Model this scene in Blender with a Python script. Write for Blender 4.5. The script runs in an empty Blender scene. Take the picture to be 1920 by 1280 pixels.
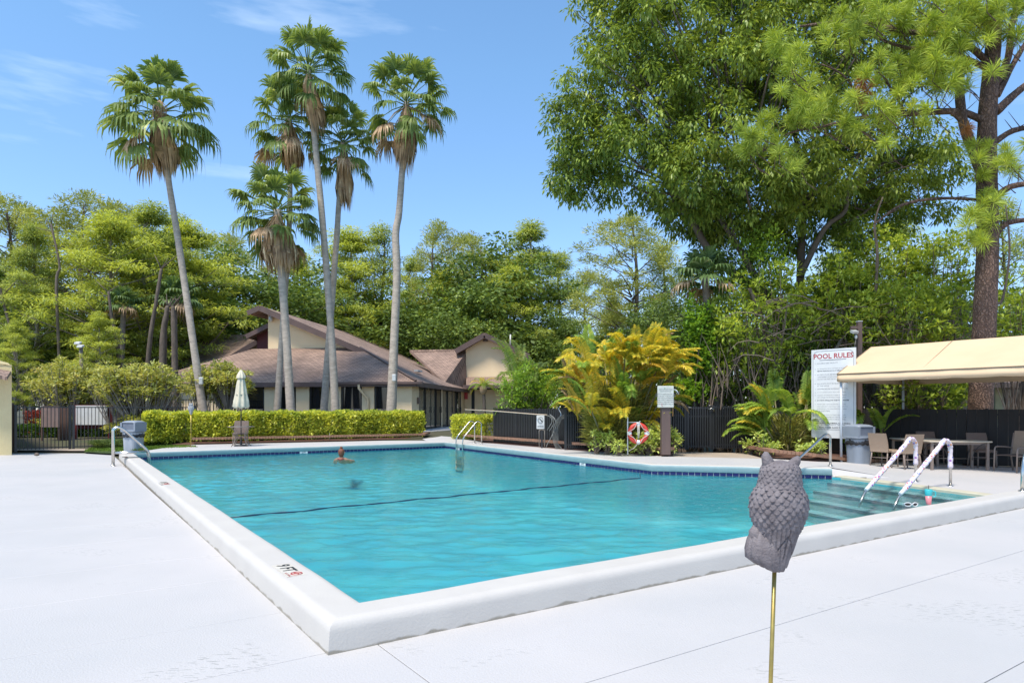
import bpy, bmesh, math, random
import numpy as np
from mathutils import Vector, Matrix
R = math.radians
sc = bpy.context.scene
col = sc.collection
# ------------------------------------------------------------------ camera, sky, sun, exposure
F = 1250.0; HZ = 766.0; EYE = 1.55          # focal length in px of the 1920 px wide photograph, horizon row, eye height
cam_d = bpy.data.cameras.new('camera'); cam = bpy.data.objects.new('camera', cam_d); col.objects.link(cam)
cam.location = (0, 0, EYE); cam.rotation_euler = (R(90), 0, 0)
cam_d.sensor_width = 36; cam_d.lens = 36 * F / 1920; cam_d.shift_y = (HZ - 640) / 1920
cam_d.clip_start = .05; cam_d.clip_end = 2000
sc.camera = cam
SUN_EL, SUN_AZ = R(64), R(214)              # azimuth clockwise from +Y: the sun stands high, behind the left shoulder
world = bpy.data.worlds.new('World'); sc.world = world; world.use_nodes = True
wn, wl = world.node_tree.nodes, world.node_tree.links
bg = wn['Background']
sky = wn.new('ShaderNodeTexSky'); sky.sky_type = 'NISHITA'; sky.sun_disc = False
sky.sun_elevation = SUN_EL; sky.sun_rotation = SUN_AZ; sky.altitude = 0; sky.air_density = 1.0; sky.dust_density = .3; sky.ozone_density = 2.0
tc = wn.new('ShaderNodeTexCoord')
mp = wn.new('ShaderNodeMapping'); mp.inputs['Scale'].default_value = (1.6, 1.6, 9.0)
wl.new(tc.outputs['Generated'], mp.inputs[0])
nz = wn.new('ShaderNodeTexNoise'); nz.inputs['Scale'].default_value = 1.5; nz.inputs['Detail'].default_value = 6; nz.inputs['Roughness'].default_value = .55
wl.new(mp.outputs[0], nz.inputs['Vector'])
cr = wn.new('ShaderNodeValToRGB'); cr.color_ramp.elements[0].position = .56; cr.color_ramp.elements[1].position = .85
cr.color_ramp.elements[1].color = (.55, .55, .55, 1)
wl.new(nz.outputs['Fac'], cr.inputs[0])
tint = wn.new('ShaderNodeMix'); tint.data_type = 'RGBA'; tint.blend_type = 'MULTIPLY'; tint.inputs['Factor'].default_value = 1
tint.inputs['B'].default_value = (.86, 1.03, 1.06, 1)
wl.new(sky.outputs[0], tint.inputs['A'])
sx = wn.new('ShaderNodeSeparateXYZ'); wl.new(tc.outputs['Generated'], sx.inputs[0])
gr_ = wn.new('ShaderNodeValToRGB'); gr_.color_ramp.elements[0].position = .0; gr_.color_ramp.elements[0].color = (.80, .70, .86, 1); gr_.color_ramp.elements[1].position = .45; gr_.color_ramp.elements[1].color = (.90, .93, .95, 1)
wl.new(sx.outputs['Z'], gr_.inputs[0]); tn2 = wn.new('ShaderNodeMix'); tn2.data_type = 'RGBA'; tn2.blend_type = 'MULTIPLY'; tn2.inputs['Factor'].default_value = 1
wl.new(tint.outputs['Result'], tn2.inputs['A']); wl.new(gr_.outputs[0], tn2.inputs['B'])
cm = wn.new('ShaderNodeMix'); cm.data_type = 'RGBA'; cm.inputs['B'].default_value = (5.2, 5.9, 6.6, 1)
wl.new(cr.outputs[0], cm.inputs['Factor']); wl.new(tn2.outputs['Result'], cm.inputs['A'])
wl.new(cm.outputs['Result'], bg.inputs['Color']); bg.inputs['Strength'].default_value = .15
sd = bpy.data.lights.new('sun', 'SUN'); sd.energy = 3.1; sd.angle = R(14); sd.color = (1, .93, .83)
so = bpy.data.objects.new('sun', sd); col.objects.link(so)
sv = Vector((math.sin(SUN_AZ) * math.cos(SUN_EL), math.cos(SUN_AZ) * math.cos(SUN_EL), math.sin(SUN_EL)))
so.rotation_euler = sv.to_track_quat('Z', 'Y').to_euler(); so.location = (-20, -20, 40)
sc.view_settings.view_transform = 'Standard'; sc.view_settings.look = 'None'; sc.view_settings.gamma = 1
sc.view_settings.exposure = 0.80; sc.view_settings.use_curve_mapping = False
sc.render.engine = 'CYCLES'
sc.cycles.max_bounces = 8; sc.cycles.transparent_max_bounces = 12

# ------------------------------------------------------------------ helpers
rng = np.random.default_rng(7); rnd = random.Random(11)
def at(u, v, Y): return Vector(((u - 960) / F * Y, Y, EYE + (HZ - v) / F * Y))
def gr(u, v, z=0.0):
    Y = F * (EYE - z) / (v - HZ); return Vector(((u - 960) / F * Y, Y, z))
D1 = Vector((-.562, .827, 0)).normalized(); D2 = Vector((D1.y, -D1.x, 0)); Z = Vector((0, 0, 1))
def st(s, t, z=0.0):                         # pool frame: s along the left edge, t along the near edge, origin at the near outer corner
    return OC + D1 * s + D2 * t + Z * z
OC = gr(621, 1221, 0)

class MB:
    def __init__(s): s.v = []; s.f = []; s.sm = []
    def add(s, vs, fs, smooth=False):
        o = len(s.v); s.v += [tuple(p) for p in vs]; s.f += [tuple(i + o for i in f) for f in fs]; s.sm += [smooth] * len(fs); return s
    def quad(s, a, b, c, d): return s.add([a, b, c, d], [(0, 1, 2, 3)])
    def poly(s, pts): return s.add(pts, [tuple(range(len(pts)))])
    def prism(s, pts, h, up=Z):              # pts a planar loop, extruded by up*h
        n = len(pts); a = [Vector(p) for p in pts]; b = [p + up * h for p in a]
        return s.add(a + b, [tuple(reversed(range(n))), tuple(range(n, 2 * n))] + [(i, (i + 1) % n, n + (i + 1) % n, n + i) for i in range(n)])
    def obox(s, c, ax, ay, az):              # oriented box: centre and three half-extent vectors
        c, ax, ay, az = map(Vector, (c, ax, ay, az))
        p = [c + i * ax + j * ay + k * az for k in (-1, 1) for j in (-1, 1) for i in (-1, 1)]
        return s.add(p, [(0, 2, 3, 1), (4, 5, 7, 6), (0, 1, 5, 4), (2, 6, 7, 3), (0, 4, 6, 2), (1, 3, 7, 5)])
    def box(s, x0, x1, y0, y1, z0, z1):
        return s.obox(((x0 + x1) / 2, (y0 + y1) / 2, (z0 + z1) / 2), ((x1 - x0) / 2, 0, 0), (0, (y1 - y0) / 2, 0), (0, 0, (z1 - z0) / 2))
    def bbox(s, c, ax, ay, az, b=.1):        # bevelled oriented box
        c, ax, ay, az = map(Vector, (c, ax, ay, az)); lx, ly, lz = ax.length, ay.length, az.length
        bb = min(b, lx * .9, ly * .9, lz * .9); vs = []
        sx, sy = 1 - bb / lx, 1 - bb / ly; szz = 1 - bb / lz
        def ring(kx, ky, kz): 
            return [c + ax * i + ay * j + az * kz for i, j in ((-kx, -sy * ky / 1), (kx * 1, -sy * ky), (kx, sy * ky), (-kx, sy * ky))]
        def oct_(e, kz):
            ex, ey = 1 - e * bb / lx, 1 - e * bb / ly
            return [c + ax * i + ay * j + az * kz for i, j in ((-ex * sx / 1, -ey), (ex * sx, -ey), (ex, -ey * sy), (ex, ey * sy), (ex * sx, ey), (-ex * sx, ey), (-ex, ey * sy), (-ex, -ey * sy))]
        rs = [oct_(1, -1), oct_(0, -szz), oct_(0, szz), oct_(1, 1)]
        for r in rs: vs += r
        fs = [tuple(reversed(range(8))), tuple(range(24, 32))]
        for k in range(3):
            for i in range(8): fs.append((k * 8 + i, k * 8 + (i + 1) % 8, k * 8 + 8 + (i + 1) % 8, k * 8 + 8 + i))
        return s.add(vs, fs)
    def tube(s, pts, r, n=8, cap=True, smooth=True):
        pts = [Vector(p) for p in pts]; m = len(pts)
        rs = r if hasattr(r, '__len__') else [r] * m
        vs = []; prev = None
        for i, p in enumerate(pts):
            t = (pts[min(i + 1, m - 1)] - pts[max(i - 1, 0)])
            t = t.normalized() if t.length > 1e-9 else Z
            if prev is None:
                a = t.cross(Vector((0, 0, 1)) if abs(t.z) < .9 else Vector((1, 0, 0))).normalized()
            else:
                a = prev - t * prev.dot(t); a = a.normalized() if a.length > 1e-6 else t.orthogonal().normalized()
            prev = a; b = t.cross(a)
            for k in range(n):
                an = 2 * math.pi * k / n; vs.append(p + (a * math.cos(an) + b * math.sin(an)) * rs[i])
        fs = [(i * n + k, i * n + (k + 1) % n, (i + 1) * n + (k + 1) % n, (i + 1) * n + k) for i in range(m - 1) for k in range(n)]
        s.add(vs, fs, smooth)
        if cap: 
            o = len(s.v) - len(vs); s.f += [tuple(o + k for k in reversed(range(n))), tuple(o + (m - 1) * n + k for k in range(n))]; s.sm += [False, False]
        return s
    def lathe(s, prof, c=(0, 0, 0), n=24, sx=1, sy=1, smooth=True, cap=True):
        c = Vector(c); vs = []
        for (r, z) in prof:
            for k in range(n):
                a = 2 * math.pi * k / n; vs.append(c + Vector((math.cos(a) * r * sx, math.sin(a) * r * sy, z)))
        m = len(prof)
        fs = [(i * n + k, i * n + (k + 1) % n, (i + 1) * n + (k + 1) % n, (i + 1) * n + k) for i in range(m - 1) for k in range(n)]
        s.add(vs, fs, smooth)
        if cap:
            o = len(s.v) - len(vs); s.f += [tuple(o + k for k in reversed(range(n))), tuple(o + (m - 1) * n + k for k in range(n))]; s.sm += [False, False]
        return s
    def rbox(s, rings, r=.25, n=5):          # rounded-rectangle loft: rings = (z, half x, half y)
        vs = []; N = 0
        for (z, hx, hy) in rings:
            rr = min(r, hx * .98, hy * .98); loop = []
            for (cx, cy, a0) in ((hx - rr, hy - rr, 0), (-hx + rr, hy - rr, 90), (-hx + rr, -hy + rr, 180), (hx - rr, -hy + rr, 270)):
                for k in range(n + 1):
                    a = R(a0 + 90 * k / n); loop.append((cx + rr * math.cos(a), cy + rr * math.sin(a), z))
            N = len(loop); vs += loop
        m = len(rings)
        fs = [(i * N + k, i * N + (k + 1) % N, (i + 1) * N + (k + 1) % N, (i + 1) * N + k) for i in range(m - 1) for k in range(N)]
        s.add(vs, fs, False)
        o = len(s.v) - len(vs); s.f += [tuple(o + k for k in reversed(range(N))), tuple(o + (m - 1) * N + k for k in range(N))]; s.sm += [False, False]
        return s
    def mesh(s, name, off=Vector((0, 0, 0))):
        me = bpy.data.meshes.new(name)
        me.from_pydata([(p[0] - off.x, p[1] - off.y, p[2] - off.z) for p in s.v], [], s.f)
        me.polygons.foreach_set('use_smooth', s.sm); me.update(); return me

def origin(o):
    p = Vector((0, 0, 0))
    while o is not None: p += Vector(o.location); o = o.parent
    return p
def obj(name, mb, mat, parent=None, kind=None, loc=None, label=None):
    off = origin(parent) if parent is not None else (Vector(loc) if loc is not None else Vector((0, 0, 0)))
    me = mb.mesh(name, off) if isinstance(mb, MB) else mb
    if mat is not None and (isinstance(mb, MB) or not me.materials): me.materials.append(mat)
    o = bpy.data.objects.new(name, me); col.objects.link(o)
    if parent is not None: o.parent = parent
    elif loc is not None: o.location = loc
    if kind: o['kind'] = kind
    if label: o['label'] = label
    return o
def inst(name, me, parent, loc, rz=0, scale=None):      # another object on a shared mesh
    o = bpy.data.objects.new(name, me); col.objects.link(o); o.parent = parent
    o.location = Vector(loc) - origin(parent) if parent is not None else loc
    o.rotation_euler = (0, 0, rz)
    if scale: o.scale = scale
    return o
def tag(o, label, cat, group=None):
    o['label'] = label; o['category'] = cat
    if group: o['group'] = group
    return o
def thing(name, label, cat, loc=(0, 0, 0), group=None):
    o = bpy.data.objects.new(name, None); col.objects.link(o); o.location = loc; o.empty_display_size = .2
    return tag(o, label, cat, group)
def solid(name, label, cat, mb, mat, loc, group=None):  # a thing that is one mesh
    return tag(obj(name, mb, mat, None, loc=loc), label, cat, group)
def dup(root, loc, rz=0, label=None, scale=None, group=None):
    def cp(o, p):
        c = o.copy(); col.objects.link(c); c.parent = p
        for ch in list(o.children): cp(ch, c)
        return c
    r = cp(root, None); r.location = loc; r.rotation_euler = (0, 0, rz)
    if scale: r.scale = scale if hasattr(scale, '__len__') else (scale,) * 3
    if label: r['label'] = label
    if group: r['group'] = group
    return r
def npmesh(name, V, Fq):
    me = bpy.data.meshes.new(name); V = np.asarray(V, dtype=np.float32); Fq = np.asarray(Fq, dtype=np.int32)
    n, k = Fq.shape
    me.vertices.add(len(V)); me.vertices.foreach_set('co', V.ravel())
    me.loops.add(n * k); me.loops.foreach_set('vertex_index', Fq.ravel())
    me.polygons.add(n); me.polygons.foreach_set('loop_start', np.arange(0, n * k, k, dtype=np.int32))
    try: me.polygons.foreach_set('loop_total', np.full(n, k, dtype=np.int32))
    except Exception: pass
    me.update(calc_edges=True); me.validate(); return me
def unit(a): return a / np.maximum(np.linalg.norm(a, axis=-1, keepdims=True), 1e-9)
def leaf_arrays(P, Dv, L, W, flat=.6, droop=.12):
    """diamond leaves: P base, Dv direction, L length, W width; flat = how level the blades lie"""
    n = len(P); Dv = unit(Dv); L = np.broadcast_to(L, (n,))[:, None]; W = np.broadcast_to(W, (n,))[:, None]
    h = unit(np.cross(Dv, np.array([0, 0, 1.0])) + 1e-4); rr = unit(np.cross(Dv, rng.normal(size=(n, 3))))
    S = unit(h * flat * np.sign(rng.normal(size=(n, 1))) + rr * (1 - flat))
    up = np.cross(S, Dv); dz = np.zeros((n, 3)); dz[:, 2] = 1
    mid = P + Dv * L * .45
    V = np.stack([P, mid + S * W * .5 + up * W * .12, P + Dv * L - dz * L * droop, mid - S * W * .5 + up * W * .12], 1).reshape(-1, 3)
    return V, np.arange(n * 4).reshape(-1, 4)
def leaves(name, P, Dv, L, W, mat, parent=None, flat=.6, droop=.12, kind=None, off=None):
    V, Fq = leaf_arrays(P, Dv, L, W, flat, droop)
    if parent is not None: V = V - np.array(origin(parent))
    me = npmesh(name, V, Fq); me.materials.append(mat)
    o = bpy.data.objects.new(name, me); col.objects.link(o)
    if parent is not None: o.parent = parent
    if kind: o['kind'] = kind
    return o
def sphere_dirs(n): return unit(rng.normal(size=(n, 3)))
def arc(c, r, a0, a1, ex, ey, n=8): return [c + ex * (r * math.cos(R(a0 + (a1 - a0) * i / n))) + ey * (r * math.sin(R(a0 + (a1 - a0) * i / n))) for i in range(n + 1)]

# ------------------------------------------------------------------ materials
def _n(nt, t): return nt.nodes.new(t)
def mat(name, c, rough=.6, metal=0, noise=None, bump=0, bscale=20, c2=None, nscale=5, spec=.5, coat=0, detail=5, stretch=None):
    """procedural: base colour c blended with c2 by a noise, plus a fine bump"""
    m = bpy.data.materials.new(name); m.use_nodes = True; nt = m.node_tree; b = nt.nodes['Principled BSDF']
    b.inputs['Roughness'].default_value = rough; b.inputs['Metallic'].default_value = metal
    b.inputs['Specular IOR Level'].default_value = spec; b.inputs['Coat Weight'].default_value = coat
    tc = _n(nt, 'ShaderNodeTexCoord'); vec = tc.outputs['Object']
    if stretch:
        mp = _n(nt, 'ShaderNodeMapping'); mp.inputs['Scale'].default_value = stretch; nt.links.new(vec, mp.inputs[0]); vec = mp.outputs[0]
    c2 = c2 or tuple(min(1, x * .8) for x in c)
    n1 = _n(nt, 'ShaderNodeTexNoise'); n1.inputs['Scale'].default_value = nscale; n1.inputs['Detail'].default_value = detail; nt.links.new(vec, n1.inputs['Vector'])
    r = _n(nt, 'ShaderNodeValToRGB'); r.color_ramp.elements[0].position = .32; r.color_ramp.elements[1].position = .68
    r.color_ramp.elements[0].color = (*c2, 1); r.color_ramp.elements[1].color = (*c, 1)
    nt.links.new(n1.outputs['Fac'], r.inputs[0]); nt.links.new(r.outputs[0], b.inputs['Base Color'])
    if bump:
        n2 = _n(nt, 'ShaderNodeTexNoise'); n2.inputs['Scale'].default_value = bscale; n2.inputs['Detail'].default_value = 4; nt.links.new(vec, n2.inputs['Vector'])
        bp = _n(nt, 'ShaderNodeBump'); bp.inputs['Strength'].default_value = bump; bp.inputs['Distance'].default_value = .02
        nt.links.new(n2.outputs['Fac'], bp.inputs['Height']); nt.links.new(bp.outputs[0], b.inputs['Normal'])
    m.diffuse_color = (*c, 1); return m
def leafmat(name, ca, cb, cc=None, tr=.35, rough=.45, clump=.5):
    """leaf colour varies leaf by leaf and, more slowly, through the crown"""
    m = bpy.data.materials.new(name); m.use_nodes = True; nt = m.node_tree; b = nt.nodes['Principled BSDF']; L = nt.links.new
    b.inputs['Roughness'].default_value = rough; b.inputs['Specular IOR Level'].default_value = .22
    g = _n(nt, 'ShaderNodeNewGeometry'); tc = _n(nt, 'ShaderNodeTexCoord')
    n1 = _n(nt, 'ShaderNodeTexNoise'); n1.inputs['Scale'].default_value = clump; n1.inputs['Detail'].default_value = 3; L(tc.outputs['Object'], n1.inputs['Vector'])
    mx = _n(nt, 'ShaderNodeMath'); mx.operation = 'MULTIPLY_ADD'; mx.inputs[1].default_value = 1.1; mx.inputs[2].default_value = -.3
    L(n1.outputs['Fac'], mx.inputs[0])
    ad = _n(nt, 'ShaderNodeMath'); ad.operation = 'MULTIPLY_ADD'; ad.inputs[1].default_value = .55; L(g.outputs['Random Per Island'], ad.inputs[0]); L(mx.outputs[0], ad.inputs[2])
    r = _n(nt, 'ShaderNodeValToRGB'); e = r.color_ramp.elements
    e[0].position = .15; e[0].color = (*ca, 1); e[1].position = .8; e[1].color = (*cb, 1)
    if cc: x = e.new(.97); x.color = (*cc, 1)
    L(ad.outputs[0], r.inputs[0]); L(r.outputs[0], b.inputs['Base Color'])
    t = _n(nt, 'ShaderNodeBsdfTranslucent'); mt = _n(nt, 'ShaderNodeMix'); mt.data_type = 'RGBA'; mt.blend_type = 'MULTIPLY'; mt.inputs['Factor'].default_value = 1
    mt.inputs['B'].default_value = (1.25, 1.2, .55, 1); L(r.outputs[0], mt.inputs['A']); L(mt.outputs['Result'], t.inputs[0])
    ms = _n(nt, 'ShaderNodeMixShader'); ms.inputs[0].default_value = tr; L(b.outputs[0], ms.inputs[1]); L(t.outputs[0], ms.inputs[2])
    L(ms.outputs[0], nt.nodes['Material Output'].inputs['Surface']); m.diffuse_color = (*cb, 1); return m

M = {}
M['plaster_white'] = mat('white_coping', (.62, .59, .54), .55, c2=(.57, .54, .49), nscale=3, bump=.25, bscale=60)
M['cream_stucco'] = mat('cream_stucco', (.90, .70, .44), .85, c2=(.86, .66, .41), nscale=1.2, bump=.5, bscale=25)
M['cream_stucco_warm'] = mat('yellow_stucco', (.60, .50, .27), .85, c2=(.55, .45, .24), nscale=1.5, bump=.5, bscale=25)
M['brown_trim'] = mat('brown_trim', (.13, .082, .07), .55, c2=(.10, .065, .055), nscale=3)
M['maroon'] = mat('maroon_paint', (.13, .018, .02), .6, nscale=2)
M['black_metal'] = mat('black_metal', (.030, .030, .032), .35, nscale=8, spec=.5)
M['black_board'] = mat('black_board', (.012, .012, .013), .75, c2=(.028, .025, .024), nscale=2.5, stretch=(1, 1, .25), bump=.4, bscale=30)
M['steel'] = mat('brushed_steel', (.62, .60, .56), .25, 1, c2=(.5, .48, .45), nscale=12)
M['white_paint'] = mat('white_paint', (.72, .74, .76), .4, c2=(.66, .68, .70))
M['grey_pole'] = mat('painted_steel_pole', (.56, .60, .64), .4, c2=(.5, .53, .56))
M['dark_frame'] = mat('dark_bronze_frame', (.02, .018, .016), .4)
M['tile_blue'] = mat('cobalt_tile', (.016, .013, .10), .18, c2=(.012, .01, .07), nscale=9)
M['grout'] = mat('pale_grout', (.45, .5, .52), .7)
M['brick'] = mat('brick', (.33, .17, .10), .85, c2=(.22, .13, .085), nscale=7, bump=.5, bscale=40)
M['mulch'] = mat('mulch', (.13, .05, .03), .95, c2=(.055, .03, .02), nscale=14, bump=1, bscale=30, detail=8)
M['tan_concrete'] = mat('tan_concrete', (.40, .32, .25), .8, c2=(.33, .27, .21), nscale=2, bump=.3, bscale=50)
M['bin_grey'] = mat('grey_plastic', (.24, .27, .31), .5, c2=(.21, .24, .28), nscale=3)
M['bin_pale'] = mat('faded_grey_plastic', (.40, .42, .45), .5, c2=(.30, .33, .36), nscale=4, stretch=(1, 1, .4))
M['bag'] = mat('black_bin_bag', (.02, .02, .023), .3, bump=.8, bscale=14)
M['canvas'] = mat('tan_canvas', (.64, .47, .30), .85, c2=(.60, .435, .275), nscale=1.2, bump=.2, bscale=6)
M['canvas_seam'] = mat('canvas_seam', (.40, .29, .18), .8)
M['canvas_cream'] = mat('cream_canvas', (.66, .59, .44), .85, c2=(.54, .48, .36), nscale=6, bump=.3, bscale=10)
M['wicker'] = mat('tan_wicker', (.40, .29, .20), .6, c2=(.30, .21, .15), nscale=60, stretch=(1, 1, 3), bump=.6, bscale=90)
M['wicker_dark'] = mat('brown_wicker', (.20, .14, .11), .6, c2=(.14, .10, .08), nscale=60, stretch=(1, 1, 3), bump=.6, bscale=90)
M['taupe'] = mat('taupe_frame', (.25, .19, .155), .45)
M['table_top'] = mat('stone_table_top', (.50, .44, .34), .4, c2=(.44, .38, .3), nscale=15)
M['sign_white'] = mat('sign_white', (.62, .62, .61), .45, c2=(.70, .70, .69), nscale=3)
M['sign_old'] = mat('weathered_sign', (.58, .58, .52), .55, c2=(.48, .48, .42), nscale=14)
M['ink'] = mat('sign_ink', (.03, .03, .035), .6); M['ink_grey'] = mat('faded_ink', (.16, .165, .18), .6); M['ink_red'] = mat('red_ink', (.42, .035, .04), .6)
M['ink_black'] = mat('black_ink', (.02, .02, .02), .5); M['ink_green'] = mat('green_ink', (.1, .35, .15), .6)
M['brown_post'] = mat('brown_painted_post', (.13, .085, .07), .7, c2=(.10, .065, .055), nscale=3, bump=.4, bscale=20, stretch=(1, 1, .2))
M['ring_red'] = mat('red_ring', (.62, .05, .03), .45, c2=(.5, .045, .03)); M['rope'] = mat('rope', (.62, .58, .5), .8, bump=.6, bscale=80)
M['hose'] = mat('grey_hose', (.22, .22, .20), .5, c2=(.14, .14, .13), nscale=20)
M['red_box'] = mat('red_paint', (.50, .02, .02), .4); M['lamp_white'] = mat('lamp_housing', (.6, .6, .58), .4)
M['owl'] = mat('weathered_owl', (.205, .178, .18), .75, c2=(.125, .105, .108), nscale=22, bump=.35, bscale=120)
M['owl_white'] = mat('painted_owl', (.50, .50, .49), .7, c2=(.17, .16, .16), nscale=24, bump=.3, bscale=60)
M['brass'] = mat('gilt_rod', (.40, .30, .08), .35, .6, c2=(.3, .21, .06), nscale=20)
M['teal_plastic'] = mat('teal_plastic', (.05, .48, .50), .35); M['pink_plastic'] = mat('pink_plastic', (.72, .25, .26), .35)
M['skin'] = mat('skin', (.62, .30, .21), .5, c2=(.55, .25, .18)); M['hair'] = mat('auburn_hair', (.24, .075, .03), .5, c2=(.13, .04, .02), nscale=30, stretch=(3, 3, 1), bump=.6, bscale=60)
M['swimsuit'] = mat('red_swimsuit', (.42, .05, .06), .6)
M['bark_palm'] = mat('palm_bark', (.50, .42, .34), .9, c2=(.34, .285, .23), nscale=4, stretch=(1, 1, 2.5), bump=.9, bscale=12)
M['bark_palm_dark'] = mat('brown_palm_bark', (.25, .20, .165), .9, c2=(.15, .12, .10), nscale=4, stretch=(1, 1, 2.5), bump=.9, bscale=12)
M['bark'] = mat('grey_bark', (.17, .13, .10), .9, c2=(.09, .07, .055), nscale=5, stretch=(1, 1, .35), bump=.9, bscale=14)
M['bark_pale'] = mat('pale_bark', (.36, .32, .27), .9, c2=(.2, .17, .14), nscale=5, stretch=(1, 1, .5), bump=.7, bscale=14)
M['twig'] = mat('twig', (.22, .17, .125), .9, c2=(.14, .1, .08))
M['thatch'] = leafmat('dead_palm_leaf', (0.215, 0.136, 0.081), (0.609, 0.421, 0.251), (0.800, 0.664, 0.430), .2, .7, 2)
M['palm_leaf'] = leafmat('fan_palm_leaf', (0.104, 0.170, 0.050), (0.277, 0.350, 0.100), (0.750, 0.750, 0.340), .35, .4, .8)
M['palm_leaf_young'] = leafmat('young_palm_leaf', (0.114, 0.195, 0.039), (0.243, 0.338, 0.078), None, .4, .4, .8)
M['areca_gold'] = leafmat('golden_areca', (0.248, 0.301, 0.041), (0.800, 0.588, 0.058), (0.800, 0.634, 0.265), .4, .4, 1.3)
M['areca_orange'] = leafmat('orange_areca', (0.440, 0.325, 0.036), (0.682, 0.413, 0.060), (0.605, 0.525, 0.240), .4, .4, 1.5)
M['areca_green'] = leafmat('green_areca', (0.116, 0.235, 0.036), (0.396, 0.504, 0.082), (0.693, 0.638, 0.108), .4, .4, 1.2)
M['areca_dark'] = leafmat('dark_green_areca', (0.083, 0.135, 0.030), (0.231, 0.300, 0.060), (0.495, 0.450, 0.120), .4, .4, 1.2)  # darker green leaf colour for the rear clump
M['areca_dead'] = leafmat('dry_areca', (.22, .14, .07), (.45, .32, .2), None, .3, .6, 2)
M['sabal'] = leafmat('sabal_leaf', (0.064, 0.118, 0.042), (0.193, 0.281, 0.094), (0.515, 0.515, 0.281), .3, .45, 1)
M['ficus'] = leafmat('ficus_leaf', (0.089, 0.152, 0.032), (0.347, 0.430, 0.076), (0.704, 0.720, 0.193), .3, .35, .55)
M['cypress'] = leafmat('cypress_leaf', (0.254, 0.314, 0.081), (0.598, 0.647, 0.140), (0.704, 0.725, 0.246), .4, .6, .3)
M['cypress_green'] = leafmat('green_cypress_leaf', (0.193, 0.260, 0.085), (0.495, 0.553, 0.154), (0.744, 0.784, 0.232), .4, .6, .3)
M['pine_far'] = leafmat('far_pine_leaf', (0.197, 0.231, 0.060), (0.480, 0.503, 0.121), (0.800, 0.734, 0.240), .3, .6, .4)
M['oak'] = leafmat('oak_leaf', (0.056, 0.095, 0.025), (0.212, 0.297, 0.060), (0.452, 0.521, 0.101), .3, .5, .3)
M['needle'] = leafmat('pine_needle', (0.204, 0.282, 0.053), (0.518, 0.608, 0.094), (0.788, 0.800, 0.213), .35, .5, .6)
M['needle_dead'] = leafmat('dead_pine_needle', (.30, .12, .04), (.5, .24, .09), None, .3, .6, 2)
M['magnolia'] = leafmat('broad_shrub_leaf', (0.127, 0.202, 0.040), (0.475, 0.576, 0.087), (0.749, 0.776, 0.203), .35, .35, .7)
M['vine'] = leafmat('vine_leaf', (0.107, 0.206, 0.024), (0.266, 0.436, 0.055), None, .4, .4, 1)
M['hedge'] = leafmat('golden_hedge_leaf', (0.218, 0.296, 0.042), (0.795, 0.780, 0.108), (0.795, 0.780, 0.300), .35, .4, 2.2)
M['hedge_green'] = leafmat('green_hedge_leaf', (.03, .07, .015), (.10, .19, .03), None, .35, .4, 2)
M['bush'] = leafmat('bright_bush_leaf', (0.099, 0.184, 0.027), (0.318, 0.469, 0.064), (0.597, 0.690, 0.127), .35, .35, 1.2)
M['plumeria'] = leafmat('plumeria_leaf', (0.214, 0.265, 0.068), (0.586, 0.567, 0.184), (0.637, 0.496, 0.229), .35, .45, 1.2)
M['schefflera'] = leafmat('variegated_leaf', (.30, .42, .08), (.66, .70, .22), (.80, .79, .42), .35, .4, 3)
M['liriope'] = leafmat('liriope_blade', (0.070, 0.109, 0.033), (0.200, 0.273, 0.082), (0.400, 0.437, 0.164), .3, .5, 3)
M['croton'] = leafmat('red_croton_leaf', (.12, .02, .02), (.35, .07, .05), None, .3, .5, 3)
M['grass'] = leafmat('grass_blade', (.07, .12, .015), (.17, .27, .035), None, .35, .5, 2)

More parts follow.
